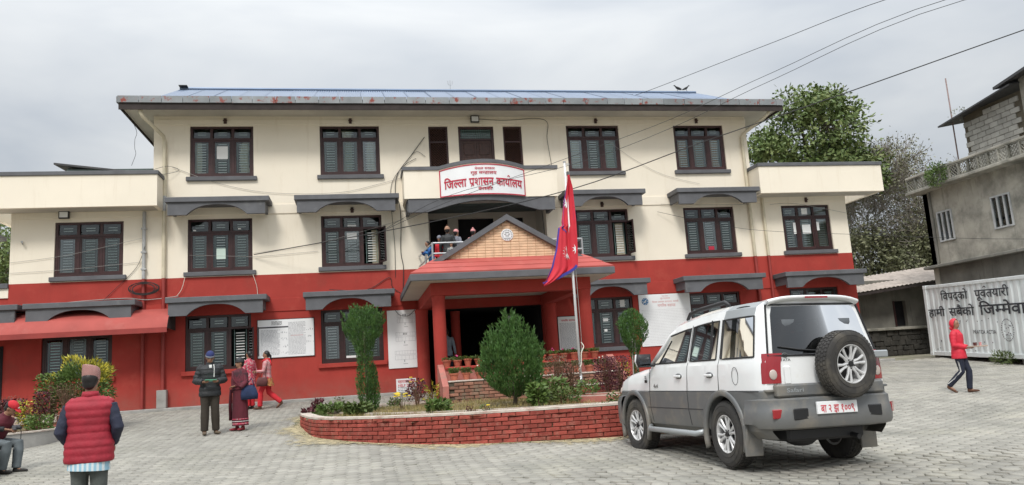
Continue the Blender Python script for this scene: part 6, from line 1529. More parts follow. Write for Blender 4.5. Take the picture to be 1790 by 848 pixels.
RW, ZW = .445, .37
stx = sorted(set(KEY) | {round(x, 3) for x in np.arange(-.48, .481, .06)} | {round(2.65 + x, 3) for x in np.arange(-.48, .481, .06)} | {round(v, 3) for v in np.arange(.5, 2.1, .2)} | {-.445, .445, 2.205, 3.095})
stx = [x for i, x in enumerate(stx) if i == 0 or x - stx[i - 1] > .012 or x in KEY]
def section(x):
    pts = []; wf = lerpk(WIDTH, x); hood = x > 2.02 + 1e-6
    arch = 0
    for xc in (0, 2.65):
        d = abs(x - xc)
        if d < RW: arch = max(arch, ZW + math.sqrt(RW * RW - d * d))
    hc = lerpk(HOODC, x) if x >= 2.02 else 9
    for j, (z, y) in enumerate(ROWS):
        xx = x; yy = y * wf; zz = z
        if j <= 3: zz = max(z, arch) if arch else z
        if j == 4: zz = max(z, arch + .004) if arch else z
        if not hood:
            if j >= 7:
                t = (z - 1.225) / (1.90 - 1.225)
                tt = min(1, (z - 1.225) / (1.70 - 1.225))
                xt = lerpk(XTOP, x); xx = x + (xt - x) * t ** .9
                # roof falls a little to the front
                fall = .10 * max(0, (xx - .2) / 1.3) ** 1.6; zz = z - fall * tt
                if x < -.4: zz -= .02 * t * ((-.4 - x) / .46)
            elif x < -.4 and j >= 5: pass
        else:
            tz = [0, 0, 0, 0, 0, .30, .62, .80, .90, .95, .98, 1.0, 1.0][j]
            if j >= 5:
                zz = .868 + (hc - .868) * tz; yy = wf * [0, 0, 0, 0, 0, .915, .895, .85, .78, .68, .5, .25, 0][j]
            if hc < 1.0 and j <= 4: zz = min(zz, .868 * hc / 1.0 if j >= 3 and not arch else zz)
        pts.append((xx, yy, zz))
    return pts
SEC = {x: section(x) for x in stx}
NR_ = len(ROWS)
WIN = {'quarter': (-.70, .03), 'reardoor': (.15, .84), 'frontdoor': (.94, 2.02)}
bodyF, cladF, silvF = MB(), MB(), MB()
glass = {(a_, b_): MB() for a_ in ('quarter', 'reardoor', 'frontdoor') for b_ in (1, -1)}
silvS = {1: MB(), -1: MB()}
for side in (1, -1):
    for i in range(len(stx) - 1):
        a, b_ = SEC[stx[i]], SEC[stx[i + 1]]; xm = (stx[i] + stx[i + 1]) / 2
        for j in range(NR_ - 1):
            quad = [a[j], b_[j], b_[j + 1], a[j + 1]]; quad = [(p_[0], p_[1] * side, p_[2]) for p_ in quad]
            if side < 0: quad = quad[::-1]
            tgt = bodyF
            if j <= 3: tgt = cladF if j < 4 else bodyF
            if xm > 2.02 and xm < 2.14 and j >= 7: tgt = None           # windscreen, below
            if j == 7 and xm < 2.02:
                for k, (w0, w1) in WIN.items():
                    if w0 < xm < w1: tgt = glass[k, side]
            if j in (8, 9) and -.70 < xm < .03: tgt = silvS[side]
            if tgt is not None: tgt.add(quad, [(0, 1, 2, 3)])
def weld(o):
    b = bmesh.new(); b.from_mesh(o.data); bmesh.ops.remove_doubles(b, verts=b.verts, dist=.0008); bmesh.ops.dissolve_degenerate(b, dist=.0005, edges=b.edges); b.to_mesh(o.data); b.free()
    o.data.polygons.foreach_set('use_smooth', [True] * len(o.data.polygons)); o.data.set_sharp_from_angle(angle=R(32)); return o
# tailgate: closes the back between the left and right edge curves
e = SEC[-.86]; NY = 20
def tg(j, k):   # row j, column k from left(+y) to right
    x, y, z = e[j]; t = 1 - 2 * k / NY; return (x - .055 * (1 - t * t), y * t, z)
def tgz(z, y, off=0):
    """a point on the tailgate surface"""
    zs_ = [p_[2] for p_ in e]; xx = float(np.interp(z, zs_, [p_[0] for p_ in e])); yy = float(np.interp(z, zs_, [p_[1] for p_ in e])); t = y / max(yy, .05)
    return (xx - .055 * (1 - min(1, t * t)) - off, y, z)
rearglass = MB()
for j in range(2, 10):
    for k in range(NY):
        q = [tg(j, k), tg(j, k + 1), tg(j + 1, k + 1), tg(j + 1, k)]
        tgt = cladF if j < 3 else bodyF
        if j in (7, 8) and 1 <= k < NY - 1: tgt = rearglass
        tgt.add(q, [(0, 3, 2, 1)])
ro = [[tg(10, k) for k in range(NY + 1)], [(e[11][0] - .0, e[10][1] * (1 - 2 * k / NY), e[10][2] + .045 * (1 - (1 - 2 * k / NY) ** 2)) for k in range(NY + 1)]]
bodyF.grid(ro)
bodyF.v = [v for v in bodyF.v]
body = weld(cb_(bodyF, 'body', 'carwhite')); weld(cb_(cladF, 'cladding', 'cargrey')); [weld(cb_(silvS[q_], 'roof_side_panel', 'carsilver')) for q_ in (1, -1)]
for k, mb in glass.items(): weld(cb_(mb, 'side_glass', 'carglass'))
weld(cb_(rearglass, 'rear_glass', 'carglassrear'))
# windscreen
a, b_ = SEC[2.02], SEC[2.14]
ws = MB().grid([[(a[j][0], a[j][1], a[j][2]) for j in range(8, 13)] + [(a[j][0], -a[j][1], a[j][2]) for j in range(11, 7, -1)], [(2.10 - .02 * abs(j - 4), (a[7][1] - .02) * (1 - j / 4), 1.225 + .01) for j in range(9)]])
cb_(ws, 'windscreen', 'carglass', smooth=True)
for s_ in (1, -1): cb_(MB().tube([(2.03, s_ * .872, 1.22), (1.7, s_ * .82, 1.45), (a[8][0] + .01, s_ * a[8][1], a[8][2]), (a[8][0] - .1, s_ * .73, a[8][2] + .05)], [.03, .028, .026, .02], 8), 'windscreen_pillar', 'carwhite', smooth=True)
cb_(MB().box(2.0, 2.16, -.84, .84, 1.19, 1.222), 'cowl', 'rubber')
# window rubbers round each glass and the black pillar bars
def loop_tube(pts, r_, name, m='rubber'): return cb_(MB().tube(pts + [pts[0]], r_, 5, caps=False), name, m)
def sidept(x, z, s_, off=.004):
    """point on the glasshouse side: x given at the belt line"""
    t = (z - 1.225) / (1.90 - 1.225); xt = lerpk(XTOP, x); xx = x + (xt - x) * t ** .9; tt = min(1, (z - 1.225) / .475)
    zz = z - .10 * max(0, (xx - .2) / 1.3) ** 1.6 * tt; yy = np.interp(z, [1.225, 1.70], [.875, .765]) * lerpk(WIDTH, x); return (xx, s_ * (yy + off), zz)
for s_ in (1, -1):
    for (w0, w1) in WIN.values():
        n = 6; lo = [sidept(w0 + (w1 - w0) * i / n, 1.232, s_) for i in range(n + 1)]; hi = [sidept(w1 - (w1 - w0) * i / n, 1.692, s_) for i in range(n + 1)]
        loop_tube(lo + hi, .011, 'window_rubber')
    cb_(MB().tube([sidept(.30, 1.235, s_), sidept(.34, 1.71, s_)], .012, 5), 'quarter_bar', 'rubber')
    cb_(MB().tube([sidept(1.78, 1.235, s_), sidept(1.80, 1.60, s_)], .010, 5), 'quarter_bar', 'rubber')
n = 8; zt = 1.80
loop_tube([tgz(1.23, -.78 + 1.56 * i / n, .004) for i in range(n + 1)] + [tgz(zt, .66 - 1.32 * i / n, .004) for i in range(n + 1)], .014, 'window_rubber')
# spoiler lip with the brake light
q = MB(); rowsS = []
for zz, xo in ((1.835, .0), (1.862, .10), (1.885, .115), (1.90, .08), (1.897, -.12)):
    rowsS.append([(-.74 - xo * (1 - .35 * t * t) - (-.0), .66 * t, zz - .05 * t ** 4) for t in np.linspace(-1, 1, 15)])
q.grid(rowsS); cb_(q, 'spoiler', 'carwhite', smooth=True); cb_(MB().box(-.868, -.852, -.16, .16, 1.862, 1.882), 'brake_light', 'lampred')
# roof rails and side recess
for s_ in (1, -1):
    cb_(MB().tube([(1.30, s_ * .60, 1.79), (1.20, s_ * .60, 1.86), (.9, s_ * .60, 1.895), (.25, s_ * .60, 1.925), (.14, s_ * .60, 1.88)], [.02, .03, .03, .03, .02], 8), 'roof_rail', 'black', smooth=True)
    cb_(MB().ell((-.30, s_ * .685, 1.81), (.17, .012, .018), 12, 6), 'rail_slot', 'rubber', smooth=True)
# shut lines and trim (thin dark gaps)
def gap(pts, r_=.0045, m='rubber', name='shut_line'): return cb_(MB().tube(pts, r_, 4), name, m)
sy = lambda z: float(np.interp(z, [r0[0] for r0 in ROWS[:8]], [r0[1] for r0 in ROWS[:8]])) + .001
for s_ in (1, -1):
    gap([(.89, s_ * sy(z), z) for z in (.44, .62, .85, 1.04, 1.17, 1.22)]); gap([(2.06, s_ * sy(z), z) for z in (.44, .62, .85, 1.04, 1.17)])
    gap([(.07, s_ * sy(z), z) for z in (.86, 1.04, 1.17, 1.22)] + [sidept(.06, z, s_, .002) for z in (1.3, 1.5, 1.7)]); gap([(.47, s_ * sy(.5), .46), (.42, s_ * sy(.6), .60), (.30, s_ * sy(.75), .76), (.07, s_ * sy(.86), .86)])
    gap([(x, s_ * (sy(.857)), .857) for x in np.linspace(-.82, 2.1, 12)], .006, 'rubber', 'trim_line'); gap([(x, s_ * sy(.64), .64) for x in np.linspace(.5, 2.15, 8)], .005, 'rubber', 'trim_line')
    gap([sidept(.89, z, s_, .001) for z in (1.24, 1.4, 1.6, 1.72)])
    for xh in (1.05, .20): h_ = cb_(MB().bbox(xh, xh + .17, min(s_ * .925, s_ * .955), max(s_ * .925, s_ * .955), 1.035, 1.065, .008), 'door_handle', 'carwhite'); cb_(MB().ell((xh + .085, s_ * .916, 1.05), (.10, .012, .038), 12, 6), 'handle_recess', 'cargrey', smooth=True)
if True:   # fuel flap on the left
    loop_tube([(-.33 + .07 * math.cos(a), .917, 1.03 + .10 * math.sin(a)) for a in np.linspace(0, 2 * PI, 14)[:-1]], .0035, 'fuel_flap')
for y in (.70, -.70): gap([tgz(z, y, .002) for z in (.87, 1.04, 1.2)])
gap([tgz(.868, y, .002) for y in np.linspace(-.72, .72, 9)])
# wheel-arch flares
for s_ in (1, -1):
    for xc in (0, 2.65):
        secs = []
        for a in np.linspace(-.12 * PI + 0, 1.12 * PI, 22):
            ca, sa = math.cos(a), math.sin(a); rm = .472; c = (xc + rm * ca, s_ * .922, ZW + rm * sa); secs.append((c, (ca * .038, 0, sa * .038), (0, .032, 0), .7))
        cb_(MB().loft(secs, 12), 'wheel_arch', 'cargrey', smooth=True)
    for xc in (0, 2.65):
        q = MB(); r0 = [[(xc + .46 * math.cos(a), s_ * y, ZW + .46 * math.sin(a)) for a in np.linspace(-.1, PI + .1, 18)] for y in (.90, .55)]; q.grid(r0); q.add([(xc + .46 * math.cos(a), s_ * .55, ZW + .46 * math.sin(a)) for a in np.linspace(-.1, PI + .1, 18)], [tuple(range(18))]); cb_(q, 'wheel_well', 'rubber')
# underside
cb_(MB().bbox(-.78, 3.35, -.55, .55, .30, .45, .03), 'chassis', 'black'); cb_(MB().tube([(-.35, -.72, .37), (-.0, .0, .37), (-.35 + .35, .72, .37)], .05, 8), 'rear_axle', 'black'); cb_(MB().ell((0, 0, .37), (.15, .16, .14), 10, 8), 'differential', 'black', smooth=True)
cb_(MB().ell((-.55, .22, .33), (.22, .20, .10), 12, 8), 'fuel_tank', 'black', smooth=True); cb_(MB().tube([(-.3, -.35, .33), (-.75, -.36, .34), (-.90, -.36, .32)], .03, 8), 'exhaust', 'black'); cb_(MB().tube([(2.65, -.7, .37), (2.65, .7, .37)], .04, 8), 'front_axle', 'black')
cb_(MB().bbox(-.55, -.40, -.92, -.70, .15, .20, .01), 'x', 'black') if False else None
# rear bumper: plan path swept with a profile
plan = [(-.50, .955), (-.70, .955), (-.84, .93), (-.95, .84), (-1.02, .66), (-1.05, .35), (-1.055, 0)]
plan = crm(plan, 3); plan = np.vstack([plan, plan[::-1][1:] * np.array([1, -1])])
bprof = [(.10, .44), (.025, .46), (.005, .50), (0, .57), (.012, .66), (.028, .69), (.028, .76), (.05, .775), (.13, .78)]
rows = []
for ins, z in bprof:
    r0 = []
    d = np.gradient(plan, axis=0); d /= np.linalg.norm(d, axis=1)[:, None]
    for i, p_ in enumerate(plan):
        nx, ny = -d[i, 1], d[i, 0]
        c = np.array([0.2, 0]) - p_
        if nx * c[0] + ny * c[1] < 0: nx, ny = -nx, -ny
        lift = .07 * max(0, 1 - abs(p_[0] + .5) / .25) if z < .5 else 0
        r0.append((p_[0] + nx * ins, p_[1] + ny * ins, z + lift))
    rows.append(r0)
cb_(MB().grid(rows), 'rear_bumper', 'cargrey', smooth='auto')
bx_ = lambda y: float(np.interp(abs(y), [p_[1] for p_ in plan[::-1] if p_[1] >= 0], [p_[0] for p_ in plan[::-1] if p_[1] >= 0]))
for s_ in (1, -1):
    cb_(MB().bbox(-.985, -.955, min(s_ * .68, s_ * .86), max(s_ * .68, s_ * .86), .565, .665, .008, Matrix.Translation((0, 0, 0))), 'reflector', 'lampred') if s_ > 0 else cb_(MB().bbox(-.012, .012, -.06, .06, .565, .675, .006, Matrix.Translation((-.895, -.895, 0)) @ Matrix.Rotation(R(38), 4, 'Z')), 'reflector', 'lampred')
    y0, y1 = (.42, .62) if s_ > 0 else (-.62, -.42)
    cb_(MB().bbox(bx_(.5) - .004, bx_(.5) + .02, y0, y1, .545, .665, .01), 'bumper_recess', 'rubber')
cb_(MB().bbox(-1.075, -1.045, -.24, .32, .595, .725, .004), 'number_plate', 'signwhite'); q = MB()
lettering(q, ['ब', 'ा', ' ', '२', ' ', 'झ', ' ', '१', '०', '०', '९'], -.04, .655, .47, .085, .02, lambda u, v: (-1.0775, -u, v), (-1, 0, 0)); cb_(q, 'lettering', 'inkred')
cb_(MB().bbox(-.965, -.86, -.76, .76, .785, .925, .02), 'step_ledge', 'cargrey')
# tail lamps
for s_ in (1, -1):
    q = MB(); rows = []
    for z in np.linspace(.935, 1.26, 7):
        wz = lerpk(WIDTH, -.86); yo = float(np.interp(z, [r0[0] for r0 in ROWS], [r0[1] for r0 in ROWS])) * wz
        rows.append([tgz(z, s_ * (yo - .19), .012), tgz(z, s_ * (yo - .10), .016), (e[5][0] - .012 + .0, s_ * (yo - .01), z), (-.84, s_ * (yo + .022), z), (-.74, s_ * (yo + .045), z)])
    q.grid(rows); l_ = cb_(q, 'tail_lamp', 'lampred', smooth=True)
    cb_(MB().ell(tuple(Vector(tgz(1.03, s_ * .745, .018))), (.012, .055, .055), 12, 8), 'reversing_lens', 'lampclear', l_, True)
    cb_(MB().bbox(-.90, -.80, min(s_ * .68, s_ * .86), max(s_ * .68, s_ * .86), .845, .872, .006), 'lamp_base', 'cargrey')
# wheels
def wheel(x, y, z, s_, parent=car, name='wheel', rot=0., horizontal=None, sc=1.):
    w = bpy.data.objects.new(name, WT); COL.objects.link(w); w.parent = parent
    w.matrix_local = (horizontal or (Matrix.Translation((x, y, z)) @ (Matrix.Rotation(0 if s_ > 0 else PI, 4, 'Z')))) @ Matrix.Rotation(rot, 4, 'Y') @ Matrix.Scale(sc, 4)
    rm_ = bpy.data.objects.new('rim', WRIM); COL.objects.link(rm_); rm_.parent = w
    h = bpy.data.objects.new('hub', WHUB); COL.objects.link(h); h.parent = w
    return w
tp = [(.215, -.11), (.235, -.118), (.30, -.125), (.345, -.12), (.366, -.105), (.372, -.08), (.374, 0), (.372, .08), (.366, .105), (.345, .12), (.30, .125), (.235, .118), (.215, .11)]
q = MB(); nT = 64; V_ = []
for r_, h in tp:
    V_.append([(r_ * math.cos(a), h, r_ * math.sin(a)) for a in np.linspace(0, 2 * PI, nT, endpoint=False)])
q.grid(V_, close=True)
for k in range(48):     # tread blocks
    a = k * 2 * PI / 48
    for yy in (-.075, -.025, .025, .075):
        a2 = a + (.04 if yy in (-.025, .075) else 0); m_ = Matrix.Rotation(-a2, 4, 'Y') @ Matrix.Translation((.374, yy, 0)); q.box(-.004, .006, -.020, .020, -.018, .018, m_)
for r_ in (.262, .325): q.tube([(r_ * math.cos(a), .124, r_ * math.sin(a)) for a in np.linspace(0, 2 * PI, 40)], .0035, 4, caps=False)
WT = q.mesh('wheel', 'tyre', 'auto')
q = MB(); q.grid([[(r_ * math.cos(a), h, r_ * math.sin(a)) for a in np.linspace(0, 2 * PI, 48, endpoint=False)] for r_, h in ((.218, .118), (.210, .118), (.200, .10), (.192, .05), (.19, -.10), (.215, -.11))], close=True)
for k in range(6):
    for dd in (-.16, .16):
        a0 = k * PI / 3; a1 = a0 + dd
        p0 = (.045 * math.cos(a0 + dd * 1.6), .075, .045 * math.sin(a0 + dd * 1.6)); p1 = (.12 * math.cos(a1 * 1.0), .088, .12 * math.sin(a1)); p2 = (.203 * math.cos(a0 + dd * 1.25), .098, .203 * math.sin(a0 + dd * 1.25))
        q.loft([(p0, (-math.sin(a0) * .02, 0, math.cos(a0) * .02), (0, .02, 0)), (p1, (-math.sin(a0) * .014, 0, math.cos(a0) * .014), (0, .018, 0)), (p2, (-math.sin(a0) * .022, 0, math.cos(a0) * .022), (0, .016, 0))], 8)
q.lathe([(.001, .06), (.065, .06), (.065, .088), (.001, .09)], 20, axis='y')
WRIM = q.mesh('rim', 'alloy', 'auto')
q = MB().lathe([(.001, .085), (.034, .085), (.030, .108), (.001, .110)], 16, axis='y').lathe([(.001, -.10), (.188, -.10), (.188, -.06), (.001, -.06)], 24, axis='y')
for k in range(5): a = k * 2 * PI / 5; q.tube([(.05 * math.cos(a), .085, .05 * math.sin(a)), (.05 * math.cos(a), .098, .05 * math.sin(a))], .010, 6)
WHUB = q.mesh('hub', 'rubber')
wheel(0, .80, .37, 1, rot=.3); wheel(0, -.80, .37, -1, rot=.8); wheel(2.65, -.80, .37, -1, rot=.1)
wheel(0, 0, 0, 1, horizontal=Matrix.Translation((2.65, .80, .37)) @ Matrix.Rotation(R(4), 4, 'Z'), rot=.55)
# spare wheel on the tailgate
sp_ = wheel(0, 0, 0, 1, name='spare_wheel', horizontal=Matrix.Translation((-1.09, -.13, 1.115)) @ Matrix.Rotation(R(90), 4, 'Z') @ Matrix.Rotation(R(-3), 4, 'X'), rot=.25, sc=.96)
cb_(MB().bbox(-.99, -.88, -.86, .0, 1.17, 1.25, .012), 'spare_wheel_arm', 'carsilver'); cb_(MB().tube([(-.86, -.17, 1.09), (-1.02, -.17, 1.09)], .09, 12), 'spare_wheel_mount', 'black')
# tailgate handle, badge lettering, wiper
cb_(MB().bbox(tgz(1.0, .56)[0] - .03, tgz(1.0, .56)[0], .52, .60, .92, 1.12, .012), 'tailgate_handle', 'carwhite')
cb_(MB().tube([tgz(1.33, .62, .02), tgz(1.29, .35, .03), tgz(1.27, .12, .03)], .009, 5), 'wiper', 'rubber')
q = MB(); lettering(q, list('TATA'), -.56, 1.185, .13, .030, .02, lambda u, v: tgz(v, -u, .004), (-1, 0, 0)); q.tube([tgz(1.235 + .024 * math.sin(a), .56 + .036 * math.cos(a), .006) for a in np.linspace(0, 2 * PI, 16)], .004, 4).tube([tgz(1.222, .56, .006), tgz(1.245, .56, .006)], .005, 4).tube([tgz(1.247, .54, .006), tgz(1.247, .58, .006)], .004, 4); cb_(q, 'badge', 'cargrey')
q = MB(); lettering(q, list('Safari'), -.52, .815, .24, .045, .012, lambda u, v: (-.968, -u, v + .045), (-1, 0, 0)); cb_(q, 'model_lettering', 'carsilver')
q = MB(); lettering(q, list('4x4'), 1.86, .93, .15, .055, .012, lambda u, v: (3.72 - u, .9235, v), (0, 1, 0)); cb_(q, 'side_lettering', 'cargrey')
q = MB(); lettering(q, list('SE'), 2.2, 1.05, .07, .045, .012, lambda u, v: (4.4 - u, .920, v), (0, 1, 0)); cb_(q, 'side_badge', 'rubber')
cb_(MB().bbox(2.16, 2.24, .915, .921, .975, 1.015, .002), 'side_badge_block', 'rubber')
# mirrors, side step, mud flaps, front end
for s_ in (1, -1):
    mr_ = cb_(MB().loft([((1.92, s_ * 1.06, 1.19), (.05, 0, 0), (0, .10, 0), .6), ((1.92, s_ * 1.07, 1.27), (.06, 0, 0), (0, .12, 0), .6), ((1.90, s_ * 1.07, 1.37), (.05, 0, 0), (0, .11, 0), .6)], 14), 'mirror', 'black', smooth=True)
    cb_(MB().loft([((1.955, s_ * 1.06, 1.20), (.035, 0, 0), (0, .105, 0), .6), ((1.96, s_ * 1.07, 1.28), (.05, 0, 0), (0, .125, 0), .6), ((1.94, s_ * 1.07, 1.37), (.045, 0, 0), (0, .115, 0), .6)], 14), 'mirror_cap', 'carwhite', mr_, True)
    cb_(MB().bbox(1.862, 1.868, min(s_ * .98, s_ * 1.16), max(s_ * .98, s_ * 1.16), 1.20, 1.36, .002), 'mirror_glass', 'carglass', mr_); cb_(MB().tube([(1.93, s_ * .86, 1.22), (1.93, s_ * 1.0, 1.22)], .025, 8), 'mirror_stalk', 'black', mr_)
    cb_(MB().tube([(.52, s_ * .90, .38), (.62, s_ * .99, .35), (2.02, s_ * .99, .35), (2.14, s_ * .90, .38)], .036, 10), 'side_step', 'carsilver', smooth=True)
    cb_(MB().bbox(-.50, -.47, min(s_ * .72, s_ * .96), max(s_ * .72, s_ * .96), .15, .50, .006), 'mud_flap', 'cargrey')
    cb_(MB().ell((3.38, s_ * .66, .86), (.10, .17, .10), 12, 8), 'headlamp', 'lampclear', smooth=True)
fb = [(3.10, .955), (3.3, .93), (3.5, .78), (3.60, .5), (3.64, 0)]; fb = crm(fb, 3); fb = np.vstack([fb, fb[::-1][1:] * np.array([1, -1])])
cb_(MB().grid([[(p_[0] - i_, p_[1] * (1 - i_ * .3), z) for p_ in fb] for i_, z in ((.10, .36), (.02, .38), (0, .50), (0, .70), (.05, .78), (.2, .80))]), 'front_bumper', 'cargrey', smooth='auto')
cb_(MB().box(3.40, 3.44, -.62, .62, .70, .95), 'grille', 'black')
# cabin
cb_(MB().box(-.75, 2.0, -.85, .85, .55, .6), 'cabin_floor', 'rubber')
for x, ys in ((1.05, (.38, -.38)), (.15, (.42, 0, -.42)), (-.5, (.40, -.40))):
    for y in ys:
        cb_(MB().loft([((x + .05, y, .95), (.25, 0, 0), (0, .22, 0), .6), ((x + .05, y, 1.08), (.25, 0, 0), (0, .22, 0), .6)], 14).loft([((x - .2, y, 1.0), (.07, 0, 0), (0, .22, 0), .6), ((x - .27, y, 1.45), (.05, 0, 0), (0, .20, 0), .6), ((x - .28, y, 1.48), (.03, 0, 0), (0, .15, 0), .6)], 14).loft([((x - .28, y, 1.50), (.04, 0, 0), (0, .11, 0), .7), ((x - .29, y, 1.63), (.035, 0, 0), (0, .10, 0), .7)], 12), 'seat', 'seat', smooth=True)
cb_(MB().bbox(1.6, 2.0, -.82, .82, 1.0, 1.2, .05), 'dashboard', 'rubber'); cb_(MB().tube([(1.5 + .06 * math.cos(a), -.38 + .19 * math.sin(a), 1.22 + .17 * math.cos(a)) for a in np.linspace(0, 2 * PI, 20)], .015, 6, caps=False), 'steering_wheel', 'black')
cb_(MB().box(1.85, 1.87, -.8, .8, 1.60, 1.65), 'sun_strip', 'teal') if False else None

# ================================================================== PEOPLE
M['skin'] = mat('brown_skin', (.30, .155, .095), .55, var=.06, vscale=12)
M['hair'] = mat('black_hair', (.012, .010, .010), .45, var=.3, vscale=40)
M['eye'] = mat('dark_eye', (.01, .008, .008), .2)
M['lips'] = mat('lips', (.25, .07, .06), .5)
def cloth(n, c, **k): M[n] = mat(n, c, k.pop('rough', .85), var=k.pop('var', .15), vscale=k.pop('vscale', 9), bump=k.pop('bump', .25), bscale=k.pop('bscale', 120), **k); return n
cloth('red_quilt', (.30, .013, .028), rough=.7, var=.14, vscale=10, bump=.7, bscale=22); cloth('navy_cloth', (.018, .022, .045), rough=.75, bump=.9, bscale=24); cloth('black_quilt', (.016, .018, .020), rough=.6, bump=.9, bscale=30); cloth('grey_trouser', (.085, .095, .088), bump=.9, bscale=20); cloth('brown_trouser', (.035, .028, .020), bump=.8, bscale=22)
cloth('maroon_cloth', (.10, .012, .022)); cloth('shawl_cloth', (.045, .012, .018), col2=(.14, .02, .035), c2pos=(.45, .6), vscale=4); cloth('bright_red', (.55, .02, .03)); cloth('pink_red', (.52, .05, .10), col2=(.55, .42, .40), c2pos=(.5, .6), vscale=14)
cloth('gold_print', (.42, .24, .07), col2=(.35, .04, .04), c2pos=(.45, .55), vscale=16); cloth('hood_red', (.60, .02, .045), rough=.6, var=.15, bump=.9, bscale=26); cloth('track_navy', (.014, .018, .035)); cloth('tan_shoe', (.12, .09, .06)); cloth('brown_shoe', (.10, .045, .025)); cloth('black_shoe', (.02, .018, .016)); cloth('red_shoe', (.22, .02, .03))
cloth('blue_jacket', (.03, .10, .34), col2=(.02, .25, .42), c2pos=(.5, .6)); cloth('beige_knit', (.42, .24, .16)); cloth('pink_knit', (.58, .26, .26)); cloth('cap_red', (.50, .02, .03)); cloth('navy_knit', (.02, .03, .12)); cloth('grey_knit', (.20, .21, .25)); cloth('bag_brown', (.10, .03, .03)); cloth('bag_blue', (.014, .028, .08)); cloth('white_cloth', (.68, .68, .66)); cloth('green_paper', (.22, .62, .42), var=.03); cloth('pale_shirt', (.30, .36, .44)); cloth('camera_grey', (.10, .10, .11)); cloth('cup_brown', (.10, .035, .03)); cloth('tray_wood', (.42, .34, .28)); cloth('grey_blue_pants', (.12, .14, .15))
def pattern_mat(name, cols, kind, scale):
    """woven or striped cloth: bands in the garment's own coordinates"""
    m = bpy.data.materials.new(name); m.use_nodes = True; t = m.node_tree; b = t.nodes['Principled BSDF']; b.inputs['Roughness'].default_value = .9; K = t.links.new
    tc_ = t.nodes.new('ShaderNodeTexCoord')
    if kind == 'weave':
        br = t.nodes.new('ShaderNodeTexBrick'); br.inputs['Scale'].default_value = scale; br.inputs['Color1'].default_value = (*cols[0], 1); br.inputs['Color2'].default_value = (*cols[1], 1); br.inputs['Mortar'].default_value = (*cols[2], 1); br.inputs['Mortar Size'].default_value = .05
        v = t.nodes.new('ShaderNodeTexVoronoi'); v.inputs['Scale'].default_value = scale * 4; mx = t.nodes.new('ShaderNodeMix'); mx.data_type = 'RGBA'
        mp_ = t.nodes.new('ShaderNodeMapping'); mp_.inputs['Rotation'].default_value = (R(90), 0, 0); K(tc_.outputs['Object'], mp_.inputs[0]); K(mp_.outputs[0], br.inputs['Vector']); K(tc_.outputs['Object'], v.inputs['Vector'])
        K(v.outputs['Distance'], mx.inputs['Factor']); K(br.outputs['Color'], mx.inputs['A']); mx.inputs['B'].default_value = (*cols[3], 1); K(mx.outputs['Result'], b.inputs['Base Color'])
    else:
        w = t.nodes.new('ShaderNodeTexWave'); w.wave_type = 'BANDS'; w.bands_direction = kind; w.inputs['Scale'].default_value = scale; w.inputs['Distortion'].default_value = .6; rp = t.nodes.new('ShaderNodeValToRGB')
        rp.color_ramp.interpolation = 'CONSTANT'; rp.color_ramp.elements[0].color = (*cols[0], 1); rp.color_ramp.elements[1].position = .55; rp.color_ramp.elements[1].color = (*cols[1], 1)
        K(tc_.outputs['Object'], w.inputs['Vector']); K(w.outputs['Fac'], rp.inputs[0]); K(rp.outputs[0], b.inputs['Base Color'])
    M[name] = m
pattern_mat('topi_weave', [(.22, .05, .06), (.15, .04, .05), (.36, .26, .22), (.34, .17, .15)], 'weave', 26)
pattern_mat('striped_knit', [(.45, .03, .06), (.62, .50, .48)], 'Z', 9.)
pattern_mat('blue_check', [(.30, .50, .62), (.62, .68, .70)], 'X', 7.)
pattern_mat('checker_cloth', [(.03, .03, .03), (.6, .6, .58)], 'Z', 9.)
def remesh(mb, name, m, vox=.011, sm=3):
    me = bpy.data.meshes.new('t'); me.from_pydata(mb.v, [], mb.f); o = bpy.data.objects.new('t', me); COL.objects.link(o)
    a = o.modifiers.new('r', 'REMESH'); a.mode = 'VOXEL'; a.voxel_size = vox
    b = o.modifiers.new('s', 'SMOOTH'); b.factor = .5; b.iterations = sm
    r_ = bpy.data.meshes.new_from_object(o.evaluated_get(bpy.context.evaluated_depsgraph_get())); bpy.data.objects.remove(o); bpy.data.meshes.remove(me)
    r_.name = name; r_.materials.clear(); r_.materials.append(M[m]); r_.polygons.foreach_set('use_smooth', [True] * len(r_.polygons)); return r_
V3 = Vector
def hand(mb, wr, d, n, side, curl=.6, s=1.):
    """palm and five fingers; d points from wrist to knuckles, n out of the back of the hand"""
    d = d.normalized(); n = (n - d * n.dot(d)).normalized(); w = d.cross(n) * side
    mb.loft([(wr, w * .024 * s, n * .018 * s), (wr + d * .03 * s, w * .036 * s, n * .017 * s), (wr + d * .075 * s, w * .042 * s, n * .015 * s), (wr + d * .09 * s, w * .036 * s, n * .011 * s)], 10)
    for k, (o_, L_) in enumerate(((.031, .066), (.011, .076), (-.010, .070), (-.030, .055))):
        p_ = wr + d * .082 * s + w * o_ * s; c = curl; dd = d; pts = [p_ - d * .012 * s]
        for q in range(3): dd = (dd * math.cos(c * .7) - n * math.sin(c * .7)).normalized(); pts.append(pts[-1] + dd * L_ * s * (.44, .32, .26)[q])
        mb.tube(pts, [.0095 * s, .009 * s, .008 * s, .0065 * s], 7)
    p_ = wr + d * .025 * s + w * .030 * s; t = (d * .62 + w * .7 - n * .25).normalized(); t2 = (d * .85 + w * .1 - n * .5).normalized()
    mb.tube([p_, p_ + t * .035 * s, p_ + t * .035 * s + t2 * .03 * s, p_ + t * .035 * s + t2 * .052 * s], [.013 * s, .011 * s, .010 * s, .007 * s], 7)
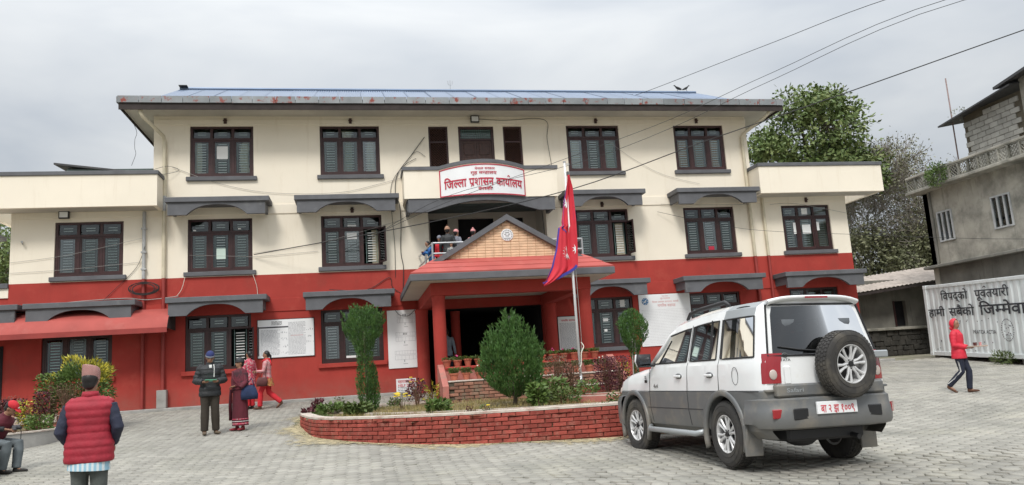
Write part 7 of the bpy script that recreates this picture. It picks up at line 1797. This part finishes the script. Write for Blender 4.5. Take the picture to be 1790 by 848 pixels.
def person(label, loc, rz, H, J=None, up=(0, 0, 0), off=(0, 0, 0), head=(0, 0), top=None, bottom=None, shoe='black_shoe', hair=True, hat=None, vox=.012, group=None, curl=.6, female=False, handn=None, extras=None, legs=True):
    s = H / 1.70; t = thing('person', label, 'person', loc, rz, group)
    UM = Matrix.Translation(V3((0, 0, .93)) + V3(off)) @ Matrix.Rotation(up[2], 4, 'Z') @ Matrix.Rotation(up[0], 4, 'X') @ Matrix.Rotation(up[1], 4, 'Y') @ Matrix.Translation(V3((0, 0, -.93)))
    def U_(v): return UM @ V3(v)
    UR = UM.to_3x3()
    sw = .165 if female else .185
    j = dict(sL=U_((sw, .01, 1.405)), sR=U_((-sw, .01, 1.405)), eL=V3((.25, .03, 1.12)), eR=V3((-.25, .03, 1.12)), wL=V3((.27, -.05, .87)), wR=V3((-.27, -.05, .87)),
             hL=V3((.088, 0, .90)) + V3(off), hR=V3((-.088, 0, .90)) + V3(off), kL=V3((.10, -.02, .50)), kR=V3((-.10, -.02, .50)), aL=V3((.10, .03, .085)), aR=V3((-.10, .03, .085)), tL=V3((.12, -.14, .03)), tR=V3((-.12, -.14, .03)))
    for k, v in (J or {}).items(): j[k] = V3(v)
    Sm = Matrix.Scale(s, 3)
    HM = UM @ Matrix.Translation(V3((0, 0, 1.49))) @ Matrix.Rotation(head[1], 4, 'Z') @ Matrix.Rotation(head[0], 4, 'X')
    def Hd(v): return HM @ V3(v)
    HR = HM.to_3x3()
    def L_(mb): mb.v = [tuple(V3(v) * s) for v in mb.v]; return mb
    def add(me, name, parent=t): return link(me, name, parent, False)
    def torso(mb, k, z0=.86, z1=1.50, wide=1., puff=0, rowh=.07, flare=0.):
        prof = [(.62, .168, .115), (.74, .170, .120), (.86, .170, .118), (.95, .170, .116), (1.05, .146, .103), (1.16, .146, .104), (1.28, .168, .115), (1.36, .176, .108), (1.42, .150, .092), (1.455, .095, .072), (1.50, .058, .060)]
        if female: prof = [(a, b_ * .93, c * .97) for a, b_, c in prof]
        zs_ = np.arange(z0, z1 + .001, .012); secs = []
        for z in zs_:
            rx, ry = np.interp(z, [p_[0] for p_ in prof], [p_[1] for p_ in prof]), np.interp(z, [p_[0] for p_ in prof], [p_[2] for p_ in prof])
            pf = puff * (abs(math.sin(PI * (z - z0) / rowh)) ** .6) if puff else 0
            fl = flare * max(0, (1.05 - z))
            kk = k if z < 1.40 else k * .55
            secs.append((U_((0, .005, z)), UR @ V3(((rx + kk + pf + fl) * wide, 0, 0)), UR @ V3((0, ry + kk + pf + fl, 0)), .82))
        mb.loft(secs, 24)
    def arm(mb, S, k, r0=.050, r1=.040, r2=.030, puff=0, end=1.0, cap_only=False, start=0):
        a, b_, c = j['s' + S], j['e' + S], j['w' + S]; inn = V3((-.05 if S == 'L' else .05, 0, -.01)); pts = [a + UR @ inn, a]; rad = [r0 + k, r0 + k + .004]
        if cap_only: pts = [a + UR @ (inn + V3((0, 0, -.035))), a + UR @ V3((0, 0, -.022))]; rad = [(r0 + k) * .85, (r0 + k) * .86]
        n = 7
        for q in range(1, n + 1):
            if cap_only and q > 1: break
            pts.append(a.lerp(b_, q / n)); rad.append((r0 + (r1 - r0) * q / n + k + (puff if q % 2 else -puff)) * (.84 if cap_only else 1) - (.012 if cap_only and q else 0))
        if start: pts = pts[start:]; rad = rad[start:]
        if cap_only: mb.tube(pts, rad, 12); return
        for q in range(1, n + 1):
            if q / n > end: break
            pts.append(b_.lerp(c, q / n)); rad.append(r1 + (r2 - r1) * q / n + k + (puff if q % 2 else -puff))
        mb.tube(pts, rad, 12)
    def leg(mb, S, k, r0=.088, r1=.058, r2=.040, end=1., cuff=0.):
        a, b_, c = j['h' + S], j['k' + S], j['a' + S]; e_ = b_.lerp(c, end)
        mb.tube([a + V3((0, 0, .04)), a, a.lerp(b_, .3), a.lerp(b_, .7), b_, b_.lerp(e_, .3), b_.lerp(e_, .7), e_], [r0 + k, r0 + k, r0 * .95 + k, r1 * 1.12 + k, r1 + k, r1 * 1.02 + k + cuff * .3, r2 * 1.15 + k + cuff * .7, r2 + k + cuff], 14)
    # body: one surface under the clothes, with head, face and hands
    b = MB(); torso(b, -.012, .86, 1.50)
    for S in 'LR':
        arm(b, S, -.004, .044, .036, .026); leg(b, S, -.006)
        b.loft([(j['a' + S] + V3((0, .02, 0)), (.034, 0, 0), (0, .04, 0)), (j['a' + S] * .5 + j['t' + S] * .5 + V3((0, 0, .0)), (.038, 0, 0), (0, .05, 0)), (j['t' + S], (.03, 0, 0), (0, .03, 0))], 10)
    b.tube([U_((0, .01, 1.42)), U_((0, .005, 1.50)), Hd((0, .0, .06))], [.062, .055, .055], 14)
    b.ell(Hd((0, .012, .145)), (.076, .096, .105), 20, 14, HR); b.ell(Hd((0, -.025, .085)), (.055, .062, .062), 16, 10, HR); b.ell(Hd((0, -.055, .052)), (.026, .024, .02), 10, 8, HR)
    b.loft([(Hd((0, -.085, .150)), HR @ V3((.006, 0, 0)), HR @ V3((0, .010, 0))), (Hd((0, -.098, .118)), HR @ V3((.012, 0, 0)), HR @ V3((0, .016, 0))), (Hd((0, -.094, .104)), HR @ V3((.014, 0, 0)), HR @ V3((0, .010, 0)))], 8)
    for q in (-1, 1): b.ell(Hd((q * .078, .012, .125)), (.012, .020, .030), 8, 6, HR)
    me = remesh(L_(b), 'body', 'skin', vox, 2)
    hm = MB()
    for S, sd in (('L', 1), ('R', -1)):
        d = (j['w' + S] - j['e' + S]).normalized(); n = V3(handn[S]) if handn and S in handn else V3((0, -1, .3)) if abs(d.z) > .6 else V3((0, 0, 1)); hand(hm, j['w' + S] - d * .01, d, n, sd, curl)
    L_(hm); bmx = bmesh.new(); bmx.from_mesh(me); tmp = hm.mesh('t', 'skin', True); bmx.from_mesh(tmp); bmx.to_mesh(me); bmx.free(); me.polygons.foreach_set('use_smooth', [True] * len(me.polygons))
    add(me, 'body')
    for q in (-1, 1): add(L_(MB().ell(Hd((q * .030, -.074, .140)), (.013, .008, .007), 8, 6, HR)).mesh('eye', 'eye', True), 'eye'); add(L_(MB().tube([Hd((q * .045, -.070, .160)), Hd((q * .030, -.079, .164)), Hd((q * .014, -.079, .160))], .0032, 5)).mesh('eyebrow', 'hair'), 'eyebrow')
    add(L_(MB().ell(Hd((0, -.082, .076)), (.021, .006, .006), 8, 6, HR)).mesh('mouth', 'lips', True), 'mouth')
    if hair:
        h = MB(); h.ell(Hd((0, .030, .158)), (.085, .094, .104), 20, 14, HR); h.ell(Hd((0, .058, .105)), (.070, .055, .070), 14, 10, HR)
        if hair == 'bun': h.ell(Hd((0, .125, .10)), (.042, .042, .045), 12, 8, HR)
        if hair == 'tail': h.tube([Hd((0, .10, .14)), Hd((0, .135, .08)), Hd((0, .12, -.05)), Hd((0, .115, -.15))], [.03, .028, .022, .010], 8)
        add(remesh(L_(h), 'hair', 'hair', vox, 2), 'hair')
    if hat:
        hat(t, Hd, HR, L_, add)
    if bottom:
        kind, m = bottom[0], bottom[1]; q = MB()
        if kind == 'trousers':
            k = bottom[2] if len(bottom) > 2 else .012
            torso(q, k * .7, .86 if not (off[2] < -.2) else .88, 1.02)
            for S in 'LR': leg(q, S, k, cuff=.012)
            q.ell((j['hL'] + j['hR']) / 2 + V3((0, .01, -.01)), (.14, .115, .10), 14, 10)
            add(remesh(L_(q), 'trousers', m, vox, 3), 'trousers')
        elif kind == 'skirt':
            secs = [(U_((0, .005, 1.06)), (.150, 0, 0), (0, .118, 0), .85), ((0, .01, .92), (.178, 0, 0), (0, .145, 0), .85), ((0, .01, .70), (.190, 0, 0), (0, .16, 0), .85), ((0, .01, .40), (.195, 0, 0), (0, .165, 0), .85), ((.01, .01, bottom[2]), (.200, 0, 0), (0, .17, 0), .85)]
            q.loft(secs, 36); 
            n0 = len(q.v) - 5 * 36
            for i in range(36):
                for k_ in range(1, 5): v = V3(q.v[n0 + k_ * 36 + i]); f_ = 1 + .035 * k_ / 4 * math.sin(i * 2.1) ; q.v[n0 + k_ * 36 + i] = (v.x * f_, v.y * f_, v.z)
            o = add(L_(q).mesh('skirt', m, 'auto'), 'skirt')
            for zb, hb, mm in ((bottom[2] + .035, .03, 'pink_red'), (bottom[2] + .10, .012, 'white_cloth'), (bottom[2] + .15, .02, 'pink_red')):
                add(L_(MB().loft([((.01, .01, zb), (.2035, 0, 0), (0, .1735, 0), .85), ((.01, .01, zb + hb), (.203, 0, 0), (0, .173, 0), .85)], 36, caps=False)).mesh('skirt_border', mm), 'skirt_border', o)
    for S in 'LR':
        q = MB(); a, tt = j['a' + S], j['t' + S]; d = V3((tt.x - a.x, tt.y - a.y, tt.z - a.z + .05)); dn = d.normalized(); sx = dn.cross(V3((0, 0, 1))); sx = sx.normalized() if sx.length > .05 else V3((1, 0, 0)); uz = sx.cross(dn).normalized()
        h0 = a + V3((0, 0, -.045)) - dn * .055
        q.loft([(h0, sx * .030, uz * .030), (h0 + dn * .04, sx * .040, uz * .042), (h0 + dn * .12, sx * .044, uz * .036), (h0 + dn * .20, sx * .048, uz * .028), (h0 + dn * .255, sx * .030, uz * .018)], 14)
        q.tube([a + V3((0, 0, .02)), a + V3((0, 0, -.03))], [.045, .046], 10); add(remesh(L_(q), 'shoe', shoe, .010, 2), 'shoe')
    if top:
        o_ = top.get('sleeve', top['m']); k = top.get('k', .018); q = MB(); torso(q, k, top.get('hem', .86), 1.47, wide=top.get('wide', 1.), puff=top.get('puff', 0), rowh=top.get('row', .07), flare=top.get('flare', .03))
        if o_ == top['m']:
            for S in 'LR': arm(q, S, k * .8, puff=top.get('puff', 0) * .5, end=.97)
        else:
            for S in 'LR': arm(q, S, k * 1.0, cap_only=True)
        q.tube([U_((0, .01, 1.44)), U_((0, .0, 1.50 + top.get('collar', 0)))], [.075 + k * .3, .068 + k * .3], 16)
        add(remesh(L_(q), top.get('name', 'jacket'), top['m'], vox if not top.get('puff') else min(vox, .010), 2), top.get('name', 'jacket'))
        if o_ != top['m']:
            for S in 'LR':
                q = MB(); arm(q, S, k * .6, puff=top.get('spuff', 0), end=.97, start=2); add(remesh(L_(q), 'sleeve', o_, vox, 2), 'sleeve')
    if extras: extras(t, j, U_, UR, Hd, HR, L_, add)
    return t
def beanie(m, band=None, pom=None):
    def f(t, Hd, HR, L_, add):
        q = MB().ell(Hd((0, .014, .185)), (.090, .108, .098), 18, 10, HR); me = L_(q).mesh('hat', m, True)
        b = bmesh.new(); b.from_mesh(me); hm = (HR @ V3((0, -.06, 1))).normalized(); bmesh.ops.bisect_plane(b, geom=b.verts[:] + b.edges[:] + b.faces[:], plane_co=L_s(Hd((0, 0, .155)), L_), plane_no=hm, clear_inner=True); b.to_mesh(me); b.free(); o = add(me, 'hat')
        if band: add(L_(MB().loft([(Hd((0, .014, .152)), HR @ V3((.093, 0, 0)), HR @ V3((0, .112, 0))), (Hd((0, .014, .19)), HR @ V3((.094, 0, 0)), HR @ V3((0, .113, 0)))], 20)).mesh('hat_band', band, True), 'hat_band', o)
        if pom: add(L_(MB().ell(Hd((0, .02, .30)), (.032, .032, .030), 10, 8)).mesh('pompom', pom, True), 'pompom', o)
    return f
def L_s(v, L_):
    m = MB(); m.v = [tuple(v)]; return V3(L_(m).v[0])
def topi(t, Hd, HR, L_, add):
    q = MB().loft([(Hd((0, .014, .150)), HR @ V3((.086, 0, 0)), HR @ V3((0, .103, 0))), (Hd((.0, .014, .22)), HR @ V3((.090, 0, 0)), HR @ V3((0, .104, 0))), (Hd((.012, .0, .292)), HR @ V3((.086, 0, .016)), HR @ V3((0, .092, .01))), (Hd((.014, -.004, .302)), HR @ V3((.070, 0, .012)), HR @ V3((0, .072, .01)))], 24)
    add(L_(q).mesh('topi_cap', 'topi_weave', 'auto'), 'topi_cap')
def cap(m):
    def f(t, Hd, HR, L_, add):
        q = MB().ell(Hd((0, .014, .178)), (.088, .104, .088), 18, 10, HR); me = L_(q).mesh('cap', m, True); b = bmesh.new(); b.from_mesh(me)
        bmesh.ops.bisect_plane(b, geom=b.verts[:] + b.edges[:] + b.faces[:], plane_co=L_s(Hd((0, 0, .165)), L_), plane_no=(HR @ V3((0, 0, 1))), clear_inner=True); b.to_mesh(me); b.free(); o = add(me, 'cap')
        add(L_(MB().loft([(Hd((0, -.08, .172)), HR @ V3((.07, 0, 0)), HR @ V3((0, 0, .006))), (Hd((0, -.13, .166)), HR @ V3((.062, 0, 0)), HR @ V3((0, 0, .005))), (Hd((0, -.165, .156)), HR @ V3((.03, 0, 0)), HR @ V3((0, 0, .004)))], 12)).mesh('cap_peak', m, True), 'cap_peak', o)
        add(L_(MB().ell(Hd((0, -.092, .205)), (.022, .006, .018), 8, 6, HR)).mesh('cap_emblem', 'white_cloth', True), 'cap_emblem', o)
    return f
# 1 man in the red quilted vest, walking away
def ex1(t, j, U_, UR, Hd, HR, L_, add):
    q = MB().loft([(U_((0, .005, .80)), (.198, 0, 0), (0, .150, 0), .85), (U_((0, .005, .72)), (.204, 0, .008), (0, .156, 0), .85), (U_((0, .005, .685)), (.203, 0, .014), (0, .155, 0), .85)], 30, caps=False); add(L_(q).mesh('shirt_tail', 'blue_check', True), 'shirt_tail')
    add(L_(MB().tube([U_((0, .012, 1.45)), U_((0, .012, 1.515))], [.094, .078], 18)).mesh('collar', 'red_quilt', True), 'collar')
person('man seen from behind in a red quilted vest, dark sleeves and patterned cap', (-2.77, -15.15, zg(0, -15.15) - .01), PI + .06, 1.62, J=dict(eL=(.275, .05, 1.10), eR=(-.285, .04, 1.12), wL=(.185, -.14, .90), wR=(-.195, -.14, .92), kL=(.10, -.05, .5), kR=(-.10, .0, .5)), head=(.06, -.12), top=dict(m='red_quilt', sleeve='navy_cloth', k=.036, hem=.765, puff=.010, row=.078, name='vest', flare=.0, spuff=.002, wide=1.14), bottom=('trousers', 'grey_trouser', .024), hat=topi, vox=.009, extras=ex1, shoe='black_shoe')
# 2 man in the black jacket reading a green paper
def ex2(t, j, U_, UR, Hd, HR, L_, add):
    add(L_(MB().add([(-.11, -.34, 1.10), (.09, -.36, 1.115), (.13, -.26, 1.155), (-.09, -.24, 1.14), (-.11, -.34, 1.096), (.09, -.36, 1.111), (.13, -.26, 1.151), (-.09, -.24, 1.136)], [(0, 1, 2, 3), (7, 6, 5, 4), (0, 4, 5, 1), (1, 5, 6, 2), (2, 6, 7, 3), (3, 7, 4, 0)])).mesh('green_card', 'green_paper'), 'green_card') if False else None
    add(L_(MB().add([(-.03, -.118, 1.46), (.03, -.118, 1.46), (.022, -.152, 1.30), (-.01, -.152, 1.30)], [(0, 1, 2, 3)])).mesh('shirt_front', 'white_cloth'), 'shirt_front')
    add(L_(MB().tube([U_((.07, -.09, 1.47)), U_((.075, -.152, 1.36)), U_((.07, -.156, 1.20))], .008, 5)).mesh('drawcord', 'white_cloth'), 'drawcord')
jm = person('man in a puffy black jacket and blue knit cap reading a green paper', (-3.16, -6.5, zg(0, -6.5)), .25, 1.68, J=dict(eL=(.285, .0, 1.13), eR=(-.285, .0, 1.13), wL=(.12, -.23, 1.10), wR=(-.13, -.23, 1.10), aL=(.12, .03, .085), tL=(.17, -.13, .03), aR=(-.11, .0, .085), tR=(-.12, -.17, .03)), head=(.38, .0), top=dict(m='black_quilt', k=.040, hem=.80, puff=.012, row=.11, collar=.02), bottom=('trousers', 'brown_trouser', .026), shoe='tan_shoe', hat=beanie('navy_knit', 'grey_knit', None), extras=ex2, handn={'L': (0, 0, -1), 'R': (0, 0, -1)}, curl=.5)
g_ = link(MB().bbox(-.13, .10, -.07, .07, 0, .005, .001).mesh('card', 'green_paper'), 'green_paper_sheet', None, False, 'pale green paper held open by the man in the black jacket', 'paper'); g_.location = (-3.08, -6.79, zg(0, -6.5) + 1.115); g_.rotation_euler = (-.25, .03, .25)
# 3 woman in maroon with shawl
def ex3(t, j, U_, UR, Hd, HR, L_, add):
    q = MB(); secs = []
    for z, rx, ry in ((.98, .205, .165), (1.08, .215, .175), (1.2, .22, .175), (1.32, .215, .16), (1.40, .185, .135), (1.45, .125, .105), (1.49, .085, .085)): secs.append((U_((0, .01, z)), UR @ V3((rx, 0, .02 * math.sin(z * 9))), UR @ V3((0, ry, 0)), .85))
    q.loft(secs, 26); q.tube([U_((.18, .02, 1.38)), V3((.23, .0, 1.15)), V3((.20, -.14, 1.03))], [.075, .075, .055], 12)
    q.tube([U_((-.16, .02, 1.40)), V3((-.22, .05, 1.12)), V3((-.215, .07, .86))], [.07, .06, .035], 12); o = add(remesh(L_(q), 'shawl', 'shawl_cloth', .012, 2), 'shawl')
    add(L_(MB().tube([U_((-.11, -.12, 1.43)), U_((.0, -.19, 1.25)), U_((.17, -.14, 1.05)), U_((.2, .05, 1.0))], .022, 8)).mesh('shawl_edge', 'maroon_cloth', True), 'shawl_edge', o)
    add(L_(MB().tube([V3((-.20, -.10, 1.0)), V3((-.215, -.11, .6)), V3((-.22, -.10, .25))], [.03, .04, .035], 8)).mesh('hanging_cloth', 'maroon_cloth', True), 'hanging_cloth')
wm = person('older woman in a maroon wrap and dark shawl with a black cap', (-2.62, -6.12, zg(0, -6.12)), -.75, 1.50, J=dict(wL=(.02, -.19, 1.07), eL=(.24, -.02, 1.13), wR=(-.2, -.02, .88), aL=(.09, .02, .085), tL=(.13, -.13, .03), aR=(-.07, -.02, .085), tR=(-.10, -.17, .03)), head=(0, -.35), top=dict(m='maroon_cloth', k=.02, hem=.9, name='blouse'), bottom=('skirt', 'maroon_cloth', .12), shoe='red_shoe', hat=beanie('black_quilt', 'black_quilt'), female=True, extras=ex3)
b_ = thing('shoulder_bag', 'dark blue cloth bag hanging at the side of the woman in the maroon shawl', 'bag', (-2.40, -6.22, zg(0, -6.1) + .62))
MB().loft([((-2.40, -6.24, 1.30), (.17, .03, 0), (0, .05, 0), .7), ((-2.40, -6.24, 1.40), (.18, .03, 0), (0, .065, 0), .7), ((-2.41, -6.24, 1.52), (.15, .02, 0), (0, .05, 0), .7), ((-2.41, -6.22, 1.60), (.11, .02, 0), (0, .03, 0), .7)], 16).build('bag', 'bag_blue', b_, True)
MB().tube([(-2.30, -6.24, 1.58), (-2.36, -6.2, 1.75), (-2.48, -6.2, 1.58)], .012, 6).build('strap', 'bag_blue', b_, True)
# 4 woman partly hidden behind, pink and red
person('woman in a pink and red suit standing behind the shawl woman by the wall', (-3.05, -1.5, zg(0, -1.5)), -2.2, 1.54, J=dict(wL=(.16, -.2, 1.1)), top=dict(m='pink_red', k=.02, hem=.72, name='kurta', flare=.1), bottom=('trousers', 'bright_red', .03), shoe='black_shoe', hair='bun', female=True)
# 5 woman in striped jumper walking left
def ex5(t, j, U_, UR, Hd, HR, L_, add):
    q = MB().loft([(U_((0, .0, .92)), (.185, 0, 0), (0, .15, 0), .85), ((0, .01, .80), (.205, 0, 0), (0, .18, 0), .85), ((0, .01, .68), (.215, 0, 0), (0, .205, 0), .85)], 30, caps=False); add(L_(q).mesh('tunic_hem', 'gold_print', True), 'tunic_hem')
    q = MB().tube([U_((-.07, -.07, 1.46)), U_((0, -.11, 1.43)), U_((.07, -.05, 1.47)), U_((.03, .08, 1.48)), U_((-.06, .06, 1.48))], .038, 10).tube([U_((.02, .09, 1.46)), U_((.06, .15, 1.3))], [.035, .02], 8); add(L_(q).mesh('scarf', 'bright_red', True), 'scarf')
w5 = person('woman in a red striped jumper walking left along the wall', (-2.55, -1.75, zg(0, -1.75)), -1.65, 1.52, J=dict(wL=(.10, -.30, 1.14), eL=(.22, -.06, 1.13), wR=(-.10, -.30, 1.12), eR=(-.22, -.06, 1.12), kL=(.08, -.18, .50), aL=(.07, -.20, .085), tL=(.08, -.36, .03), kR=(-.08, .04, .49), aR=(-.07, .40, .18), tR=(-.07, .29, .03)), head=(.15, 0), top=dict(m='striped_knit', k=.016, hem=.88, name='jumper'), bottom=('trousers', 'bright_red', .022), shoe='brown_shoe', hair='tail', female=True, extras=ex5)
b_ = thing('handbag', 'brown leather handbag carried by the woman in the striped jumper', 'bag', (-2.62, -2.0, 1.5))
MB().loft([((-2.66, -1.97, 1.55), (.14, 0, 0), (0, .05, 0), .6), ((-2.65, -1.97, 1.68), (.15, 0, 0), (0, .055, 0), .6), ((-2.64, -1.96, 1.79), (.11, 0, 0), (0, .04, 0), .6)], 14).build('bag', 'bag_brown', b_, True); MB().tube([(-2.56, -1.96, 1.78), (-2.54, -1.93, 2.0), (-2.56, -1.86, 2.2)], .010, 6).tube([(-2.72, -1.96, 1.78), (-2.60, -1.93, 2.02), (-2.56, -1.86, 2.2)], .010, 6).build('strap', 'bag_brown', b_, True)
# 6 girl in red hooded jacket with a tray
def ex6(t, j, U_, UR, Hd, HR, L_, add):
    q = MB(); q.ell(Hd((0, .022, .142)), (.102, .112, .128), 20, 14, HR); q.ell(Hd((0, .075, .03)), (.085, .05, .06), 14, 10, HR)
    me = L_(q).mesh('hood', 'hood_red', True); b = bmesh.new(); b.from_mesh(me)
    bmesh.ops.bisect_plane(b, geom=b.verts[:] + b.edges[:] + b.faces[:], plane_co=L_s(Hd((0, -.020, .14)), L_), plane_no=(HR @ V3((0, 1, .12))), clear_inner=True); b.to_mesh(me); b.free(); add(me, 'hood')
    for S, sd in (('L', 1), ('R', -1)):
        for dx in (.0, .016): add(L_(MB().tube([j['h' + S].lerp(j['k' + S], .25) + V3((sd * .088 , dx, 0)), j['k' + S] + V3((sd * .070, dx, 0)), j['k' + S].lerp(j['a' + S], .5) + V3((sd * .064, dx, 0)), j['a' + S] + V3((sd * .056, dx, .05))], .0055, 5)).mesh('side_stripe', 'white_cloth'), 'side_stripe')
gz = zg(0, -9.3)
person('girl in a bright red hooded jacket and dark track trousers carrying a tray', (12.62, -9.3, gz), .62, 1.53, J=dict(eL=(.225, .03, 1.12), eR=(-.225, .03, 1.12), wL=(.15, -.19, 1.05), wR=(-.02, -.20, 1.05), kL=(.07, -.14, .50), aL=(.06, -.10, .085), tL=(.08, -.28, .03), kR=(-.06, -.02, .50), aR=(-.05, .30, .17), tR=(-.06, .18, .03)), head=(.10, -.30), top=dict(m='hood_red', k=.030, hem=.80, puff=.004, row=.12, flare=.05), bottom=('trousers', 'track_navy', .012), shoe='brown_shoe', hair=True, female=True, extras=ex6, handn={'L': (0, 0, -1), 'R': (0, 0, -1)})
ty = thing('tray', 'flat tray held out by the girl in the red jacket', 'tray', (12.88, -9.50, gz + .945), .62)
link(MB().bbox(-.16, .16, -.20, .12, .0, .012, .004).bbox(-.16, -.15, -.20, .12, .012, .03, .003).bbox(.15, .16, -.2, .12, .012, .03, .003).mesh('tray_base', 'tray_wood'), 'tray_base', ty, False)
for i, (x, y) in enumerate(((-.06, -.02), (.03, .02), (.02, -.09))):
    c = link(MB().lathe([(.022, 0), (.026, .05), (.028, .085), (.024, .085), (.021, .01), (.001, .01)], 12).mesh('cup', 'cup_brown' if i < 2 else 'pink_knit', 'auto'), 'cup', None, False, ['dark brown cup on the tray, nearest to the girl', 'dark brown cup on the tray in the middle', 'reddish cup on the tray, farthest from the girl'][i], 'cup', 'cups on the tray'); c.matrix_world = Matrix.Translation(ty.location) @ Matrix.Rotation(.62, 4, 'Z') @ Matrix.Translation((x, y, .0125))
# 7, 8 seated pair at the left edge
sz = zg(0, -9.9)
seatJ = dict(hL=(.09, 0, .50), hR=(-.09, 0, .50), kL=(.12, -.42, .50), kR=(-.12, -.40, .50), aL=(.10, -.40, .085), tL=(.11, -.57, .03), aR=(-.10, -.30, .085), tR=(-.11, -.47, .03), eL=(.24, -.12, .80), eR=(-.24, -.12, .80), wL=(.07, -.34, .74), wR=(-.07, -.34, .74))
MBs = MB().bbox(-7.2, -5.95, -10.6, -9.3, sz - .1, sz + .42, .02); o = link(MBs.mesh('concrete_block_seat', 'apron'), 'low_concrete_bench', None, False, 'low concrete bench under the seated pair at the left frame edge', 'bench')
person('seated person in a red peaked cap and maroon top holding a camera', (-5.98, -9.62, sz), 1.25, 1.62, J=seatJ, off=(0, 0, -.43), up=(.50, 0, 0), head=(.2, .2), top=dict(m='maroon_cloth', sleeve='black_quilt', k=.022, hem=.90, name='jumper'), bottom=('trousers', 'grey_blue_pants', .02), shoe='black_shoe', hair=True, hat=cap('cap_red'), vox=.010)
person('second seated person in grey trousers, cut off by the left frame edge', (-6.18, -10.2, sz), 1.25, 1.65, J=seatJ, off=(0, 0, -.43), up=(.05, 0, 0), head=(.1, .2), top=dict(m='black_quilt', k=.028, hem=.90), bottom=('trousers', 'grey_trouser', .024), shoe='tan_shoe', hair=True)
ca = thing('camera', 'small dark camera with a dangling strap in the hands of the seated person', 'camera', (-5.58, -9.73, sz + .72), 1.25)
link(MB().bbox(-.06, .06, -.03, .03, -.03, .04, .008).mesh('camera_body', 'camera_grey'), 'camera_body', ca, False); link(MB().lathe([(.001, -.09), (.026, -.09), (.030, -.03), (.001, -.03)], 14, axis='y').mesh('lens', 'black', 'auto'), 'lens', ca, False); link(MB().tube([(.06, 0, .02), (.09, -.02, -.06), (.085, -.02, -.2), (.09, -.03, -.23)], .006, 5).mesh('strap', 'black'), 'strap', ca, False)
# people on the terrace
tz = 4.30
person('child in a bright blue jacket leaning over the left terrace rail', (2.14, -1.35, tz), -1.2, 1.16, up=(.32, 0, 0), J=dict(eL=(.2, -.3, 1.15), wL=(.08, -.42, 1.22), eR=(-.2, -.3, 1.15), wR=(-.08, -.42, 1.22)), top=dict(m='blue_jacket', k=.03, hem=.84), bottom=('trousers', 'navy_cloth', .015), hair=True, female=True, vox=.014)
person('child in a red top and grey patterned cap behind the blue jacket', (2.38, -1.75, tz), -.6, 1.22, up=(.2, 0, 0), top=dict(m='bright_red', k=.025, hem=.84), bottom=('trousers', 'navy_cloth', .015), hat=beanie('grey_knit'), hair=True, female=True, vox=.014)
person('woman in dark clothes wearing a beige bobble hat on the terrace', (2.56, -1.95, tz), 2.9, 1.44, top=dict(m='black_quilt', k=.025, hem=.84), bottom=('trousers', 'navy_cloth', .015), hat=beanie('beige_knit', 'beige_knit', 'brown_shoe'), hair=True, female=True, vox=.014)
person('person in grey wearing a pale pink hat, next to the beige bobble hat', (2.84, -1.8, tz), 2.2, 1.38, top=dict(m='grey_knit', k=.02, hem=.84), bottom=('trousers', 'navy_cloth', .015), hat=beanie('pink_knit'), hair=True, female=True, vox=.014)
person('person in a pink knit hat half hidden by the gable roof', (3.34, -1.8, tz), 2.6, 1.38, top=dict(m='pink_knit', k=.02, hem=.84), bottom=('trousers', 'navy_cloth', .015), hat=beanie('pink_knit', None, 'pink_knit'), hair=True, female=True, vox=.014)
person('child in a checked top crouching low behind the left rail post', (2.62, -2.25, tz), .4, .95, top=dict(m='checker_cloth', k=.02, hem=.84), bottom=('trousers', 'navy_cloth', .015), hair=True, female=True, vox=.014)
person('person in dark blue clothes at the right end of the terrace, behind the flag', (6.28, -1.9, tz), 1.2, 1.38, top=dict(m='navy_cloth', k=.03, hem=.84), bottom=('trousers', 'navy_cloth', .015), hair=True, vox=.014)
person('person in a pale shirt standing in the dark entrance hall', (2.68, .75, 1.32), 2.8, 1.62, top=dict(m='pale_shirt', k=.012, hem=.84, name='shirt'), bottom=('trousers', 'navy_cloth', .015), hair=True, vox=.014)
for i, (x, z) in enumerate(((6.2, 0), (5.95, .0))):
    pass
